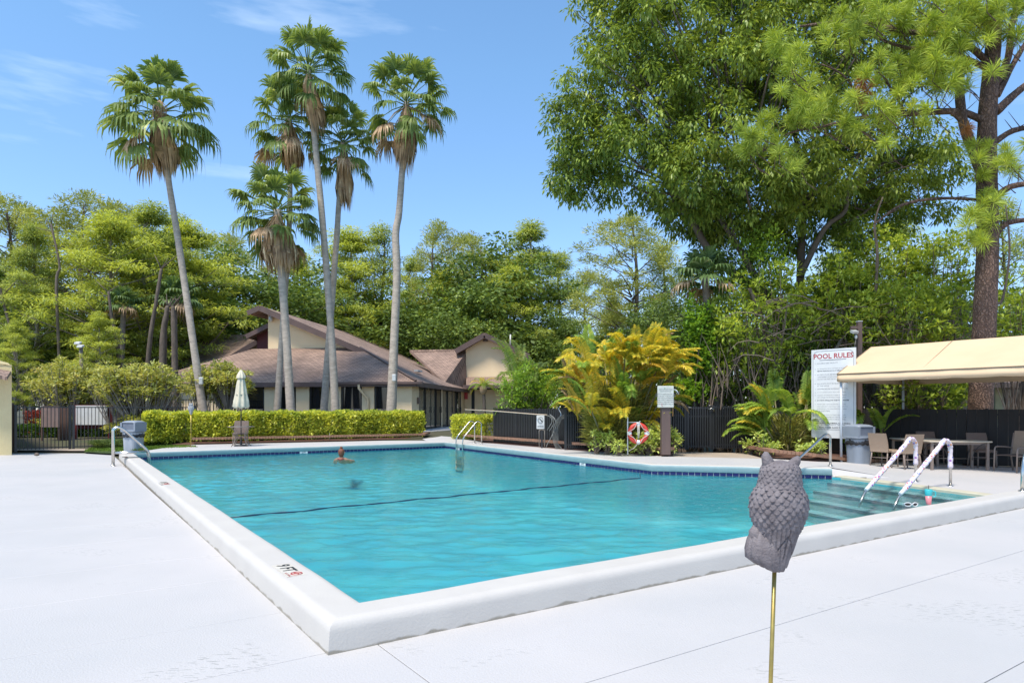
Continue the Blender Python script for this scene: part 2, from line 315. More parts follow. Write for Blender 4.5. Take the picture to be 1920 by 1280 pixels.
# ================================================================== SETTING
# -- deck paint, water, grass, shingle materials
def deck_mat():
    m = mat('deck_paint', (.505, .475, .455), .6, c2=(.475, .45, .432), nscale=.9, bump=.25, bscale=70, detail=8)
    nt = m.node_tree; L = nt.links.new; b = nt.nodes['Principled BSDF']; src = b.inputs['Base Color'].links[0].from_socket
    g = _n(nt, 'ShaderNodeNewGeometry')
    # scuffs: small dark scratches gathered in a few patches
    n1 = _n(nt, 'ShaderNodeTexNoise'); n1.inputs['Scale'].default_value = .9; n1.inputs['Detail'].default_value = 2; L(g.outputs['Position'], n1.inputs['Vector'])
    mp = _n(nt, 'ShaderNodeMapping'); mp.inputs['Scale'].default_value = (14, 55, 1); mp.inputs['Rotation'].default_value = (0, 0, .5); L(g.outputs['Position'], mp.inputs[0])
    n2 = _n(nt, 'ShaderNodeTexNoise'); n2.inputs['Scale'].default_value = 1; n2.inputs['Detail'].default_value = 3; L(mp.outputs[0], n2.inputs['Vector'])
    r1 = _n(nt, 'ShaderNodeValToRGB'); r1.color_ramp.elements[0].position = .57; r1.color_ramp.elements[1].position = .63; L(n1.outputs['Fac'], r1.inputs[0])
    r2 = _n(nt, 'ShaderNodeValToRGB'); r2.color_ramp.elements[0].position = .58; r2.color_ramp.elements[1].position = .62; L(n2.outputs['Fac'], r2.inputs[0])
    mu = _n(nt, 'ShaderNodeMath'); mu.operation = 'MULTIPLY'; L(r1.outputs[0], mu.inputs[0]); L(r2.outputs[0], mu.inputs[1])
    n3 = _n(nt, 'ShaderNodeTexVoronoi'); n3.inputs['Scale'].default_value = 3.0; L(g.outputs['Position'], n3.inputs['Vector'])
    r3 = _n(nt, 'ShaderNodeValToRGB'); r3.color_ramp.elements[0].position = .0; r3.color_ramp.elements[0].color = (1, 1, 1, 1); r3.color_ramp.elements[1].position = .022; r3.color_ramp.elements[1].color = (0, 0, 0, 1); L(n3.outputs['Distance'], r3.inputs[0])
    ad = _n(nt, 'ShaderNodeMath'); ad.operation = 'MAXIMUM'; L(mu.outputs[0], ad.inputs[0]); L(r3.outputs[0], ad.inputs[1])
    ml = _n(nt, 'ShaderNodeMath'); ml.operation = 'MULTIPLY'; ml.inputs[1].default_value = .75; L(ad.outputs[0], ml.inputs[0])
    mx = _n(nt, 'ShaderNodeMix'); mx.data_type = 'RGBA'; mx.inputs['B'].default_value = (.30, .29, .27, 1); L(ml.outputs[0], mx.inputs['Factor']); L(src, mx.inputs['A'])
    # faint broad stains
    n4 = _n(nt, 'ShaderNodeTexNoise'); n4.inputs['Scale'].default_value = .35; n4.inputs['Detail'].default_value = 6; L(g.outputs['Position'], n4.inputs['Vector'])
    r4 = _n(nt, 'ShaderNodeValToRGB'); r4.color_ramp.elements[0].position = .35; r4.color_ramp.elements[0].color = (.90, .925, .935, 1); r4.color_ramp.elements[1].position = .65; L(n4.outputs['Fac'], r4.inputs[0])
    m2 = _n(nt, 'ShaderNodeMix'); m2.data_type = 'RGBA'; m2.blend_type = 'MULTIPLY'; m2.inputs['Factor'].default_value = 1; L(mx.outputs['Result'], m2.inputs['A']); L(r4.outputs[0], m2.inputs['B'])
    L(m2.outputs['Result'], b.inputs['Base Color']); return m
M['deck'] = deck_mat()
def water_mat():
    m = bpy.data.materials.new('pool_water'); m.use_nodes = True; nt = m.node_tree; L = nt.links.new
    for n in list(nt.nodes):
        if n.type == 'BSDF_PRINCIPLED': nt.nodes.remove(n)
    out = nt.nodes['Material Output']; g = _n(nt, 'ShaderNodeNewGeometry')
    mp = _n(nt, 'ShaderNodeMapping'); mp.inputs['Rotation'].default_value = (0, 0, .12); mp.inputs['Scale'].default_value = (1, 2.8, 1); L(g.outputs['Position'], mp.inputs[0])
    n1 = _n(nt, 'ShaderNodeTexNoise'); n1.inputs['Scale'].default_value = 2.0; n1.inputs['Detail'].default_value = 3; n1.inputs['Distortion'].default_value = .8; L(mp.outputs[0], n1.inputs['Vector'])
    n2 = _n(nt, 'ShaderNodeTexNoise'); n2.inputs['Scale'].default_value = 8; n2.inputs['Detail'].default_value = 4; n2.inputs['Distortion'].default_value = 1.2; L(mp.outputs[0], n2.inputs['Vector'])
    a = _n(nt, 'ShaderNodeMath'); a.operation = 'MULTIPLY_ADD'; a.inputs[1].default_value = .42; L(n2.outputs['Fac'], a.inputs[0]); L(n1.outputs['Fac'], a.inputs[2])
    bp = _n(nt, 'ShaderNodeBump'); bp.inputs['Strength'].default_value = 1; bp.inputs['Distance'].default_value = .012
    n3 = _n(nt, 'ShaderNodeTexNoise'); n3.inputs['Scale'].default_value = 22; n3.inputs['Detail'].default_value = 2; L(mp.outputs[0], n3.inputs['Vector'])
    a3 = _n(nt, 'ShaderNodeMath'); a3.operation = 'MULTIPLY_ADD'; a3.inputs[1].default_value = .05; L(n3.outputs['Fac'], a3.inputs[0]); L(a.outputs[0], a3.inputs[2]); L(a3.outputs[0], bp.inputs['Height'])
    gl = _n(nt, 'ShaderNodeBsdfGlossy'); gl.inputs['Roughness'].default_value = .01; L(bp.outputs[0], gl.inputs['Normal'])
    tr = _n(nt, 'ShaderNodeBsdfTransparent')
    fr = _n(nt, 'ShaderNodeFresnel'); fr.inputs['IOR'].default_value = 1.38; L(bp.outputs[0], fr.inputs['Normal'])
    fm = _n(nt, 'ShaderNodeMath'); fm.operation = 'MULTIPLY'; fm.inputs[1].default_value = .82; L(fr.outputs[0], fm.inputs[0])
    ms = _n(nt, 'ShaderNodeMixShader'); L(fm.outputs[0], ms.inputs[0]); L(tr.outputs[0], ms.inputs[1]); L(gl.outputs[0], ms.inputs[2])
    L(ms.outputs[0], out.inputs['Surface'])
    va = _n(nt, 'ShaderNodeVolumeAbsorption'); va.inputs['Color'].default_value = (.10, .72, .80, 1); va.inputs['Density'].default_value = .05
    nt.nodes.remove(va); return m
M['water'] = water_mat()
M['pool_floor'] = mat('pool_plaster', (.045, .365, .41), .7, c2=(.026, .30, .38), nscale=.8, detail=8)
M['nosing'] = mat('step_nosing_tile', (.03, .13, .17), .4)
M['step_plaster'] = mat('step_plaster', (.15, .36, .37), .7, c2=(.12, .31, .33), nscale=1.2)
M['lawn'] = mat('lawn_soil', (.06, .10, .02), .95, c2=(.04, .06, .015), nscale=6, bump=.6, bscale=60)
M['ground'] = mat('woodland_ground', (.055, .065, .025), .95, c2=(.075, .055, .035), nscale=.7, bump=.6, bscale=8)
def shingle_mat():
    m = mat('brown_shingle', (.40, .27, .205), .9, c2=(.26, .175, .135), nscale=.9, detail=8)
    nt = m.node_tree; L = nt.links.new; b = nt.nodes['Principled BSDF']; src = b.inputs['Base Color'].links[0].from_socket
    uv = _n(nt, 'ShaderNodeUVMap'); br = _n(nt, 'ShaderNodeTexBrick'); L(uv.outputs[0], br.inputs['Vector'])
    br.inputs['Scale'].default_value = 1; br.inputs['Brick Width'].default_value = .30; br.inputs['Row Height'].default_value = .16; br.inputs['Mortar Size'].default_value = .018
    br.inputs['Color1'].default_value = (1, 1, 1, 1); br.inputs['Color2'].default_value = (.55, .55, .55, 1); br.inputs['Mortar'].default_value = (.25, .25, .25, 1); br.inputs['Bias'].default_value = -.1
    mx = _n(nt, 'ShaderNodeMix'); mx.data_type = 'RGBA'; mx.blend_type = 'MULTIPLY'; mx.inputs['Factor'].default_value = .75; L(src, mx.inputs['A']); L(br.outputs['Color'], mx.inputs['B'])
    L(mx.outputs['Result'], b.inputs['Base Color'])
    bp = _n(nt, 'ShaderNodeBump'); bp.inputs['Strength'].default_value = .8; bp.inputs['Distance'].default_value = .03; L(br.outputs['Color'], bp.inputs['Height']); L(bp.outputs[0], b.inputs['Normal'])
    return m
M['shingle'] = shingle_mat()
def glass_mat():
    m = bpy.data.materials.new('window_glass'); m.use_nodes = True; b = m.node_tree.nodes['Principled BSDF']
    b.inputs['Base Color'].default_value = (.012, .013, .015, 1); b.inputs['Roughness'].default_value = .04; b.inputs['Specular IOR Level'].default_value = .6; return m
M['glass'] = glass_mat()
M['glass_beige'] = mat('beige_reflection_glass', (.20, .17, .12), .06, c2=(.12, .105, .08), nscale=1.4, spec=.8)  # beige reflections in the panes put into the base colour

# -- ground: one sheet to the horizon; beyond the pool it climbs gently to the clubhouse
def gz(x, y):
    a = min(1, max(0, (y - 21) / 12.5)); a = a * a * (3 - 2 * a)
    side = min(1, max(0, (9.5 - x) / 3))
    return -.12 + a * .50 * side + (0 if x < 9 else 0) + (.0)
mb = MB(); xs = [-600, -300, -150, -80] + [x * 2.0 for x in range(-25, -8)] + [-15 + x * .75 for x in range(0, 40)] + [x * 2.0 for x in range(8, 26)] + [80, 150, 300, 600]; ys = [-60, -20, 0, 2] + [3 + .75 * i for i in range(51)] + [45, 60, 90, 150, 300, 700]
mb.add([(x, y, gz(x, y) if y < 42 else gz(x, 42)) for y in ys for x in xs], [(j * len(xs) + i, j * len(xs) + i + 1, (j + 1) * len(xs) + i + 1, (j + 1) * len(xs) + i) for j in range(len(ys) - 1) for i in range(len(xs) - 1)], True)
# the pool pit is cut out of the ground sheet
POOL = []
P0 = gr(675, 1127, .2); P1 = gr(248, 848, .2); P2 = gr(834, 828.5, .2); P3 = gr(1222, 870.5, .2); P4 = gr(1560, 877.5, .2)
A5 = gr(1577, 893, .03); B5 = gr(1830, 925, .03); dA = (B5 - A5)
for p in (P0, P1, P2, P3, P4, A5, B5): p.z = 0
k = ((P0 - A5).cross(D2).z) / (dA.cross(D2).z); P6 = A5 + dA * k
POOL = [P0, P1, P2, P3, P4, A5, P6]
def inpoly(x, y, poly):
    c = False; n = len(poly)
    for i in range(n):
        a, b = poly[i], poly[(i + 1) % n]
        if (a.y > y) != (b.y > y) and x < (b.x - a.x) * (y - a.y) / (b.y - a.y) + a.x: c = not c
    return c
gnd = MB(); gnd.v = mb.v
for f in mb.f:
    if any(inpoly(mb.v[i][0], mb.v[i][1], POOL) for i in f): continue
    a_, b_ = mb.v[f[0]], mb.v[f[2]]
    if b_[0] - a_[0] < 2.1 and any(inpoly(a_[0] + (b_[0] - a_[0]) * i / 6, a_[1] + (b_[1] - a_[1]) * j / 6, POOL) for i in range(7) for j in range(7)): continue
    gnd.f.append(f); gnd.sm.append(True)
obj('ground', gnd, M['ground'], kind='structure')

def dense(path, step=.5):
    out = []
    for a, b in zip(path[:-1], path[1:]):
        m = max(1, int((b - a).length / step)); out += [a + (b - a) * i / m for i in range(m)]
    return out + [path[-1]]
# -- pool shell
WZ = -.035; DEPTH = -1.25
mb = MB(); n = len(POOL); cen = sum(POOL, Vector()) / n; vs = []; rings_ = [(0, .0), (.004, .30), (.02, .52), (.05, .70), (.09, .83), (.14, .92), (.20, .975), (.28, 1.0)]
PD = dense(POOL + [POOL[0]], 1.0)[:-1]; nd_ = len(PD)
for (t_, zf_) in rings_: vs += [p.lerp(cen, t_) + Z * DEPTH * zf_ for p in PD]
mb.add(vs + [cen + Z * DEPTH], [(i * nd_ + k, i * nd_ + (k + 1) % nd_, (i + 1) * nd_ + (k + 1) % nd_, (i + 1) * nd_ + k) for i in range(len(rings_) - 1) for k in range(nd_)] + [((len(rings_) - 1) * nd_ + k, (len(rings_) - 1) * nd_ + (k + 1) % nd_, len(rings_) * nd_) for k in range(nd_)], True)
basin = obj('pool_basin', mb, M['pool_floor'], kind='structure')
# entry steps along the low edge: pale treads with a dark nosing band each
en = Vector((-dA.y, dA.x, 0)).normalized()
if en.dot(P0 - A5) < 0: en = -en
el = dA.normalized()
for i in range(4):
    w = .38 * (i + 1); z1 = WZ - .06 - .17 * i
    a, b = A5 - el * .0, P6
    pts = [a, a + en * w, b + en * w, b]
    s_ = MB().prism([p + Z * (z1 - .19) for p in pts], .185)
    obj('pool_step', s_, M['step_plaster'], basin)
    q = [a + en * (w - .03), a + en * (w + .004), b + en * (w + .004), b + en * (w - .03)]
    obj('step_nosing', MB().prism([p + Z * (z1 - .06) for p in q], .062), M['nosing'], basin)
# dark stripe tiles across the floor under the float line
# -- water (closed box of absorbing water)
cen = sum(POOL, Vector()) / n
big = [p + (p - cen).normalized() * .03 for p in POOL]
N = 1
def water_mesh():                                # a real chop: many small directional waves summed on a grid
    g = .05; wr = np.random.default_rng(3); cs = [((p - OC).dot(D1), (p - OC).dot(D2)) for p in POOL]
    s = np.arange(min(c[0] for c in cs) - .1, max(c[0] for c in cs) + .1, g); t = np.arange(min(c[1] for c in cs) - .1, max(c[1] for c in cs) + .1, g)
    S_, T_ = np.meshgrid(s, t, indexing='ij'); X = OC.x + D1.x * S_ + D2.x * T_; Y = OC.y + D1.y * S_ + D2.y * T_; H = np.zeros_like(X)
    for i in range(90):
        lam = .15 * (5.5 ** wr.random()); a = math.pi / 2 + wr.normal() * .75; k = 2 * math.pi / lam; amp = .0052 * (lam / .5) ** 1.05 * wr.uniform(.3, 1)
        H += amp * np.sin(k * (X * math.cos(a) + Y * math.sin(a)) + wr.uniform(0, 6.28))
    env = .55 + .45 * np.sin(X * .35 + 1) * np.sin(Y * .28 + .4); H *= .30 * (.3 + 1.2 * env)
    ins = np.zeros(X.shape, bool); px = [p.x for p in POOL]; py = [p.y for p in POOL]; n_ = len(px)
    for i in range(n_):
        ax, ay, bx, by = px[i], py[i], px[(i + 1) % n_], py[(i + 1) % n_]; cnd = ((ay > Y) != (by > Y)) & (X < (bx - ax) * (Y - ay) / ((by - ay) if by != ay else 1e-9) + ax); ins ^= cnd
    keep = ins[:-1, :-1] | ins[1:, :-1] | ins[1:, 1:] | ins[:-1, 1:]; ni, nj = X.shape; idx = np.arange(ni * nj).reshape(ni, nj); F_ = np.stack([idx[:-1, :-1], idx[:-1, 1:], idx[1:, 1:], idx[1:, :-1]], -1)[keep]
    used_ = np.unique(F_); rm = -np.ones(ni * nj, int); rm[used_] = np.arange(len(used_)); V_ = np.stack([X.ravel(), Y.ravel(), (WZ + H).ravel()], 1)[used_]
    me = npmesh('water', V_, rm[F_][:, ::-1]); me.polygons.foreach_set('use_smooth', np.ones(len(me.polygons), bool)); me.update()
    if me.polygons[0].normal.z < 0: me.flip_normals()
    return me
obj('water', water_mesh(), M['water'], kind='structure')

# -- coping: a rounded kerb swept round the pool edge
def offset_path(path, o, left=True):
    out = []
    for i, p in enumerate(path):
        d0 = (p - path[i - 1]).normalized() if i > 0 else None; d1 = (path[i + 1] - p).normalized() if i < len(path) - 1 else None
        n0 = Vector((-d0.y, d0.x, 0)) if d0 else None; n1 = Vector((-d1.y, d1.x, 0)) if d1 else None
        if n0 and n1: nn = (n0 + n1).normalized(); kk = 1 / max(.3, nn.dot(n1))
        else: nn = n0 or n1; kk = 1
        out.append(p + nn * kk * o)
    return out
def sweep(mb, path, prof, cap=True):
    rows = [[q + Z * z for q in offset_path(path, o)] for (o, z) in prof]
    m = len(path); k = len(prof); vs = [rows[j][i] for i in range(m) for j in range(k)]
    fs = [(i * k + j, i * k + j + 1, (i + 1) * k + j + 1, (i + 1) * k + j) for i in range(m - 1) for j in range(k - 1)]
    if cap: fs += [tuple(range(k)), tuple((m - 1) * k + j for j in reversed(range(k)))]
    return mb.add(vs, fs, False)
cpath = [P6 + D2 * 6.0, P6, P0, P1, P2, P3, P4 + (A5 - P4) * .0]
# walking P6->P0->P1->P2->P3->P4 keeps the water on the right hand, so left normals point outwards
# resample so the painted concrete can wobble a little
CP = [(.03, .042), (-.015, .042), (-.02, .05), (-.021, .14), (-.021, .15), (-.016, .172), (-.002, .190), (.020, .200), (.042, .203), (.050, .203), (.250, .203), (.258, .203), (.282, .199), (.304, .188), (.320, .169), (.328, .147), (.330, .135), (.331, .127), (.345, -.02), (.345, -.14)]
from mathutils import noise as mnoise
mb = MB(); sweep(mb, dense([P6 + D2 * 6.0, P6, P0, P1, P2, P3, P4], .22), CP)
for i_, v_ in enumerate(mb.v):
    p_ = Vector(v_); w_ = mnoise.noise_vector(p_ * 1.3) * .005 + mnoise.noise_vector(p_ * 5) * .0015; mb.v[i_] = tuple(p_ + w_)
mb.sm = [len(f) == 4 for f in mb.f]
def coping_mat():
    m = mat('painted_coping', (.53, .495, .445), .55, c2=(.50, .465, .42), nscale=3, bump=.12, bscale=60, detail=8); nt = m.node_tree; L = nt.links.new; b = nt.nodes['Principled BSDF']; src = b.inputs['Base Color'].links[0].from_socket
    g = _n(nt, 'ShaderNodeNewGeometry'); s = _n(nt, 'ShaderNodeSeparateXYZ'); L(g.outputs['Position'], s.inputs[0]); nz_ = _n(nt, 'ShaderNodeTexNoise'); nz_.inputs['Scale'].default_value = 6; nz_.inputs['Detail'].default_value = 8; L(g.outputs['Position'], nz_.inputs['Vector'])
    a = _n(nt, 'ShaderNodeMath'); a.operation = 'MULTIPLY_ADD'; a.inputs[1].default_value = -.075; L(nz_.outputs['Fac'], a.inputs[0]); L(s.outputs['Z'], a.inputs[2])
    r = _n(nt, 'ShaderNodeValToRGB'); r.color_ramp.elements[0].position = 0; r.color_ramp.elements[0].color = (.75, .75, .75, 1); r.color_ramp.elements[1].position = .012; r.color_ramp.elements[1].color = (0, 0, 0, 1)
    a2 = _n(nt, 'ShaderNodeMath'); a2.operation = 'ADD'; a2.inputs[1].default_value = .030; L(a.outputs[0], a2.inputs[0]); L(a2.outputs[0], r.inputs[0])
    mx = _n(nt, 'ShaderNodeMix'); mx.data_type = 'RGBA'; L(r.outputs[0], mx.inputs['Factor']); L(src, mx.inputs['A']); mx.inputs['B'].default_value = (.20, .17, .12, 1); L(mx.outputs['Result'], b.inputs['Base Color']); return m
M['coping'] = coping_mat()
copo = obj('pool_coping', mb, M['coping'], kind='structure')
M['coping_face'] = mat('shaded_coping_face', (.25, .34, .34), .6, c2=(.20, .29, .30), nscale=4, stretch=(1, 1, 3))  # shade on the inner faces put into the colour as a darker teal
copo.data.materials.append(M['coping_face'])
DP_ = dense([P6 + D2 * 6.0, P6, P0, P1, P2, P3, P4], .22); crn = {i for i, p in enumerate(DP_) if min((p - q).length for q in (P0, P1, P2)) < .01}
for e_ in copo.data.edges:
    a_, b_ = e_.vertices
    if a_ // len(CP) == b_ // len(CP) and a_ // len(CP) in crn: e_.use_edge_sharp = True
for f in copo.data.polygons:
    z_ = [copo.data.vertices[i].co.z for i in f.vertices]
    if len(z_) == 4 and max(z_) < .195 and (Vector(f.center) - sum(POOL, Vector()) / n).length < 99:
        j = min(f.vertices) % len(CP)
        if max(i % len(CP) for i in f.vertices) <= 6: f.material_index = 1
# low beige kerb at the entry steps
mb = MB(); LK = [(0, -.06), (-.004, .018), (.012, .03), (.24, .034), (.25, -.1)]
sweep(mb, [A5 - el * .18, P6 + el * .4], [(-o, z) for o, z in LK] if False else LK)
M['kerb'] = mat('beige_kerb', (.52, .47, .34), .6, c2=(.46, .42, .31), nscale=5)
kerb = obj('entry_kerb', mb, M['kerb'], kind='structure')
mb = MB(); sweep(mb, [A5 - el * .1, P6 + el * .4], [(.27, -.02), (.27, .012), (.30, .012), (.30, -.02)]); obj('drain_strip', mb, M['brown_trim'], kerb)

# -- cobalt waterline tiles, each a tile of its own
tme = MB().bbox((0, 0, .002), (.066, 0, 0), (0, .006, 0), (0, 0, .036), .004).mesh('waterline_tile'); tme.materials.append(M['tile_blue'])
band = MB()
for a, b in ((P1, P2), (P2, P3), (P3, P4)):
    d = (b - a).normalized(); nrm = Vector((d.y, -d.x, 0)); L_ = (b - a).length
    band.quad(a + nrm * .003 + Z * .04, b + nrm * .003 + Z * .04, b + nrm * .003 + Z * -.05, a + nrm * .003 + Z * -.05)
    m = int(L_ / .142); skip = {(P1.x, 36), (P2.x, 8), (P2.x, 66)}
    for i in range(m):
        if (a.x, i) in skip or (a.x, i - 1) in skip: continue
        p = a + d * ((i + .5) * L_ / m) + nrm * (.007 + rnd.uniform(-.001, .001))
        inst('waterline_tile', tme, basin, p + Z * .0, math.atan2(d.y, d.x))
obj('tile_grout', band, M['grout'], basin)

# -- lettering
def text_mesh(s, size, o, ax, ay, name='lettering', align='CENTER', thick=.0, bold=0.0, res=2):
    cu = bpy.data.curves.new(name, 'FONT'); cu.body = s; cu.size = size; cu.align_x = align; cu.align_y = 'CENTER'; cu.resolution_u = res; cu.offset = bold; cu.space_line = 1.0
    if thick: cu.extrude = thick
    ob = bpy.data.objects.new(name, cu); me = bpy.data.meshes.new_from_object(ob); bpy.data.objects.remove(ob)
    ax = Vector(ax).normalized(); ay = Vector(ay).normalized(); az = ax.cross(ay)
    mtx = Matrix(((ax.x, ay.x, az.x, o[0]), (ax.y, ay.y, az.y, o[1]), (ax.z, ay.z, az.z, o[2]), (0, 0, 0, 1))); me.transform(mtx); me.materials.clear(); return me
def text(s, size, o, ax, ay, m, parent, **k):
    me = text_mesh(s, size, Vector(o) - origin(parent), ax, ay, **k)
    me.materials.append(m); ob = bpy.data.objects.new('lettering', me); col.objects.link(ob); ob.parent = parent; return ob
def join_meshes(name, mes, m, parent):
    V = []; Fc = []
    for me in mes:
        o = len(V); V += [v.co.copy() for v in me.vertices]; Fc += [tuple(o + i for i in p.vertices) for p in me.polygons]
    me = bpy.data.meshes.new(name); me.from_pydata(V, [], Fc); me.materials.append(m); ob = bpy.data.objects.new(name, me); col.objects.link(ob); ob.parent = parent; ob['kind'] = 'stuff'; return ob

# depth markers set in the coping
M['marker'] = mat('marker_tile', (.62, .58, .50), .4, c2=(.52, .47, .4), nscale=9)
def marker(u, v, num, first=True):
    p = gr(u, v, .2); p = p + Z * 0; zz = .2045
    ux = -D1; uy = D2                        # reads from the deck: left = far end
    c = Vector((p.x, p.y, 0)); root = thing('depth_marker', '', 'depth marker', (c.x, c.y, .203), 'depth markers let into the coping')
    s_ = MB()
    obj('tile', MB().prism([c + ux * a + uy * b + Z * .2035 for a, b in ((-.24, -.075), (.24, -.075), (.24, .075), (-.24, .075))], .003), M['marker'], root)
    g = MB()
    for x in (-.08, .08): g.prism([c + ux * (x + a) + uy * b + Z * .2066 for a, b in ((-.002, -.074), (.002, -.074), (.002, .074), (-.002, .074))], .0006)
    obj('joint', g, M['grout'], root)
    text(num + ' FT', .15, c + ux * -.075 + uy * 0 + Z * .2076, ux, uy, M['ink_black'], root, bold=.004)
    rg = MB(); cc = c + ux * .165 + uy * .018
    circ = [cc + ux * .05 * math.cos(t * math.pi / 9) + uy * .045 * math.sin(t * math.pi / 9) + Z * .208 for t in range(19)]
    rg.tube(circ, .0032, 5, False); rg.tube([circ[4], circ[13]], .0032, 5); rg.tube([cc + ux * -.03 + uy * -.012 + Z * .208, cc + Z * .208 + uy * .015, cc + ux * .03 + uy * .004 + Z * .208], .004, 5)
    obj('no_diving_symbol', rg, M['ink_red'], root)
    text('NO DIVING', .028, c + ux * .165 + uy * -.052 + Z * .2076, ux, uy, M['ink_red'], root)
    return root
m1 = marker(541, 1069, '9'); m1['label'] = 'tiled 9 FT no diving marker in the coping nearest the camera'
m2 = marker(308, 906, '8'); m2['label'] = 'smaller looking depth marker halfway along the left coping'
m3 = marker(234, 856.5, '8'); m3['label'] = 'depth marker at the far left end of the coping by the handrail'
for (u, v, dd, lab) in ((578, 850, (P2 - P1).normalized(), 'white depth tile in the far waterline left of the swimmer'), (879, 845, (P3 - P2).normalized(), 'white depth tile in the waterline beside the ladder'), (1115, 871, (P3 - P2).normalized(), 'white depth tile in the waterline below the golden palms')):
    base = P1 if dd.dot((P2 - P1).normalized()) > .99 else P2; i = {578: 36, 879: 8, 1115: 66}[u]
    nxt = P2 if base is P1 else P3; m = int((nxt - base).length / .142); c = base + (nxt - base) * ((i + 1.0) / m); nrm = Vector((dd.y, -dd.x, 0))
    root = thing('depth_marker', lab, 'depth marker', c, 'depth tiles in the waterline')
    obj('tile', MB().obox(c + nrm * .007, dd * .135, nrm * .006, Z * .033), M['sign_white'], root)
    text('5 FT', .075, c + nrm * .0145, dd, Z, M['ink_black'], root, bold=.002)

# -- white deck: cast slabs with hairline joints, laid over a bed
deck_root = MB()
deckbed = obj('pool_deck', MB().poly([st(-9, -34, -.05), st(-9, 34, -.05), st(.1, 34, -.05), st(.1, .1, -.05), st(26, .1, -.05), st(26, -34, -.05)]), M['deck'], kind='structure')
def slab(pts, bev=.004):
    c = sum(pts, Vector()) / len(pts); g = .003
    lo = [p + (c - p).normalized() * 0 for p in pts]
    def inset(k):
        out = []; n = len(pts)
        for i in range(n):
            a, b, d = pts[i - 1], pts[i], pts[(i + 1) % n]
            e0 = (b - a).normalized(); e1 = (d - b).normalized(); n0 = Vector((-e0.y, e0.x, 0)); n1 = Vector((-e1.y, e1.x, 0))
            if n0.dot(c - b) < 0 and len(pts) == 4: n0 = -n0
            if n1.dot(c - b) < 0 and len(pts) == 4: n1 = -n1
            nn = (n0 + n1); nn = nn / max(.2, nn.dot(n1)); out.append(b + nn * k)
        return out
    a, b = inset(g), inset(g + bev); n = len(pts); m_ = MB()
    m_.add([p + Z * -.05 for p in a] + [p + Z * -bev * .6 for p in a] + [p for p in b], [(i, (i + 1) % n, n + (i + 1) % n, n + i) for i in range(n)] + [(n + i, n + (i + 1) % n, 2 * n + (i + 1) % n, 2 * n + i) for i in range(n)] + [tuple(range(2 * n, 3 * n))])
    obj('deck_slab', m_, M['deck'], deckbed)
ss = [-9, -5.1, -3.8, -2.55, -1.28, 0.0]
tss = [-18, -8.5, -.0, .42, 9.6, 18, 30]
for i in range(len(ss) - 1):
    for a, b in zip(tss[:-1], tss[1:]):
        if abs(b - .42) < .01: continue
        if abs(a - .42) < .01: a = 0
        o = .42 if i < 4 else 0
        a2, b2 = (a + .3 if a == 0 else a), (b + .3 if b == 0 else b)
        slab([st(ss[i], a2), st(ss[i], b2), st(ss[i + 1], b2), st(ss[i + 1], a2)])
sl = [0.0, 1.02, 2.3, 3.45, 4.9, 6.3, 8.0, 10, 12, 14.2, 16.6, 19, 21.5]
for a, b in zip(sl[:-1], sl[1:]):
    slab([st(a, -9), st(a, -.0), st(b, -.0), st(b, -9)]); slab([st(a, -20), st(a, -9), st(b, -9), st(b, -20)])
# far deck, level with the coping, then the ramp down to the step entry side and the right-hand deck
off = offset_path([P1, P2, P3, P4], .33)
fz = .196
bl = gr(330, 836, fz); b1 = gr(360, 833.5, fz); b2 = gr(455, 831.5, fz); b3 = gr(640, 827.5, fz); b4 = gr(796, 823.8, fz); b5 = gr(925, 831, fz); b6 = gr(1100, 845.5, fz); b7 = gr(1180, 850.5, fz); b8 = gr(1258, 855.5, fz); b9 = gr(1440, 859.5, fz)
e1 = gr(1520, 862.5, .17); 
X0 = P4 + (off[3] - P4) * 1.0
def flat(p, z): return Vector((p.x, p.y, z))
far = MB()
far.poly([flat(p, fz) for p in (off[0] + D2 * .2, off[1], b5, b4, b3, b2, b1, bl)])
far.poly([flat(p, fz) for p in (off[1], off[2], b7, b6, b5)])
far.poly([flat(p, fz) for p in (off[2], off[3], b9, b8, b7)])
rampR = [gr(1640, 868, 0), flat(P4 + Vector((1.3, -.1, 0)), 0)]
far.quad(flat(off[3], fz), flat(rampR[1], .0), flat(rampR[0], 0.0), flat(b9, fz))
far.quad(flat(P4, .0), flat(A5 - el * .2, .0), flat(rampR[1], .0), flat(off[3], fz * .9))
obj('far_deck', far, M['deck'], kind='structure')
mb = MB(); mb.poly([flat(p, .003) for p in (rampR[1] - Vector((.8, .4, 0)), A5 - el * .2 - en * .2, P6 + el * .1 - en * .25, P6 + D2 * 8, P6 + D2 * 8 + Vector((4, 8, 0)), gr(1905, 877, 0), gr(1640, 864, 0), rampR[0])])
obj('tent_deck', mb, M['deck'], kind='structure')
# walk to the clubhouse doors
w = [gr(800, 826.5, .2), gr(926, 829, .2), at(905, 798, 44), at(868, 790, 47.8), at(855, 797.6, 45.3), at(794, 804.5, 36.2), at(770, 812, 33)]
w[2].z = w[3].z = .42; w[4].z = .42; w[5].z = .42; w[6].z = .38
w[0].z = w[1].z = .195
obj('clubhouse_walk', MB().add(w, [(0, 1, 2, 5, 6), (5, 2, 3, 4)]), M['deck'], kind='structure')
# tan path through the fence gap
pp = [gr(1261, 858.5, .2), gr(1445, 862, .19), gr(1392, 848, .2), gr(1262, 846.5, .2)]
pp = [flat(p, .188) for p in pp]
obj('side_path', MB().prism([p - Z * .1 for p in pp], .1), M['tan_concrete'], kind='structure')
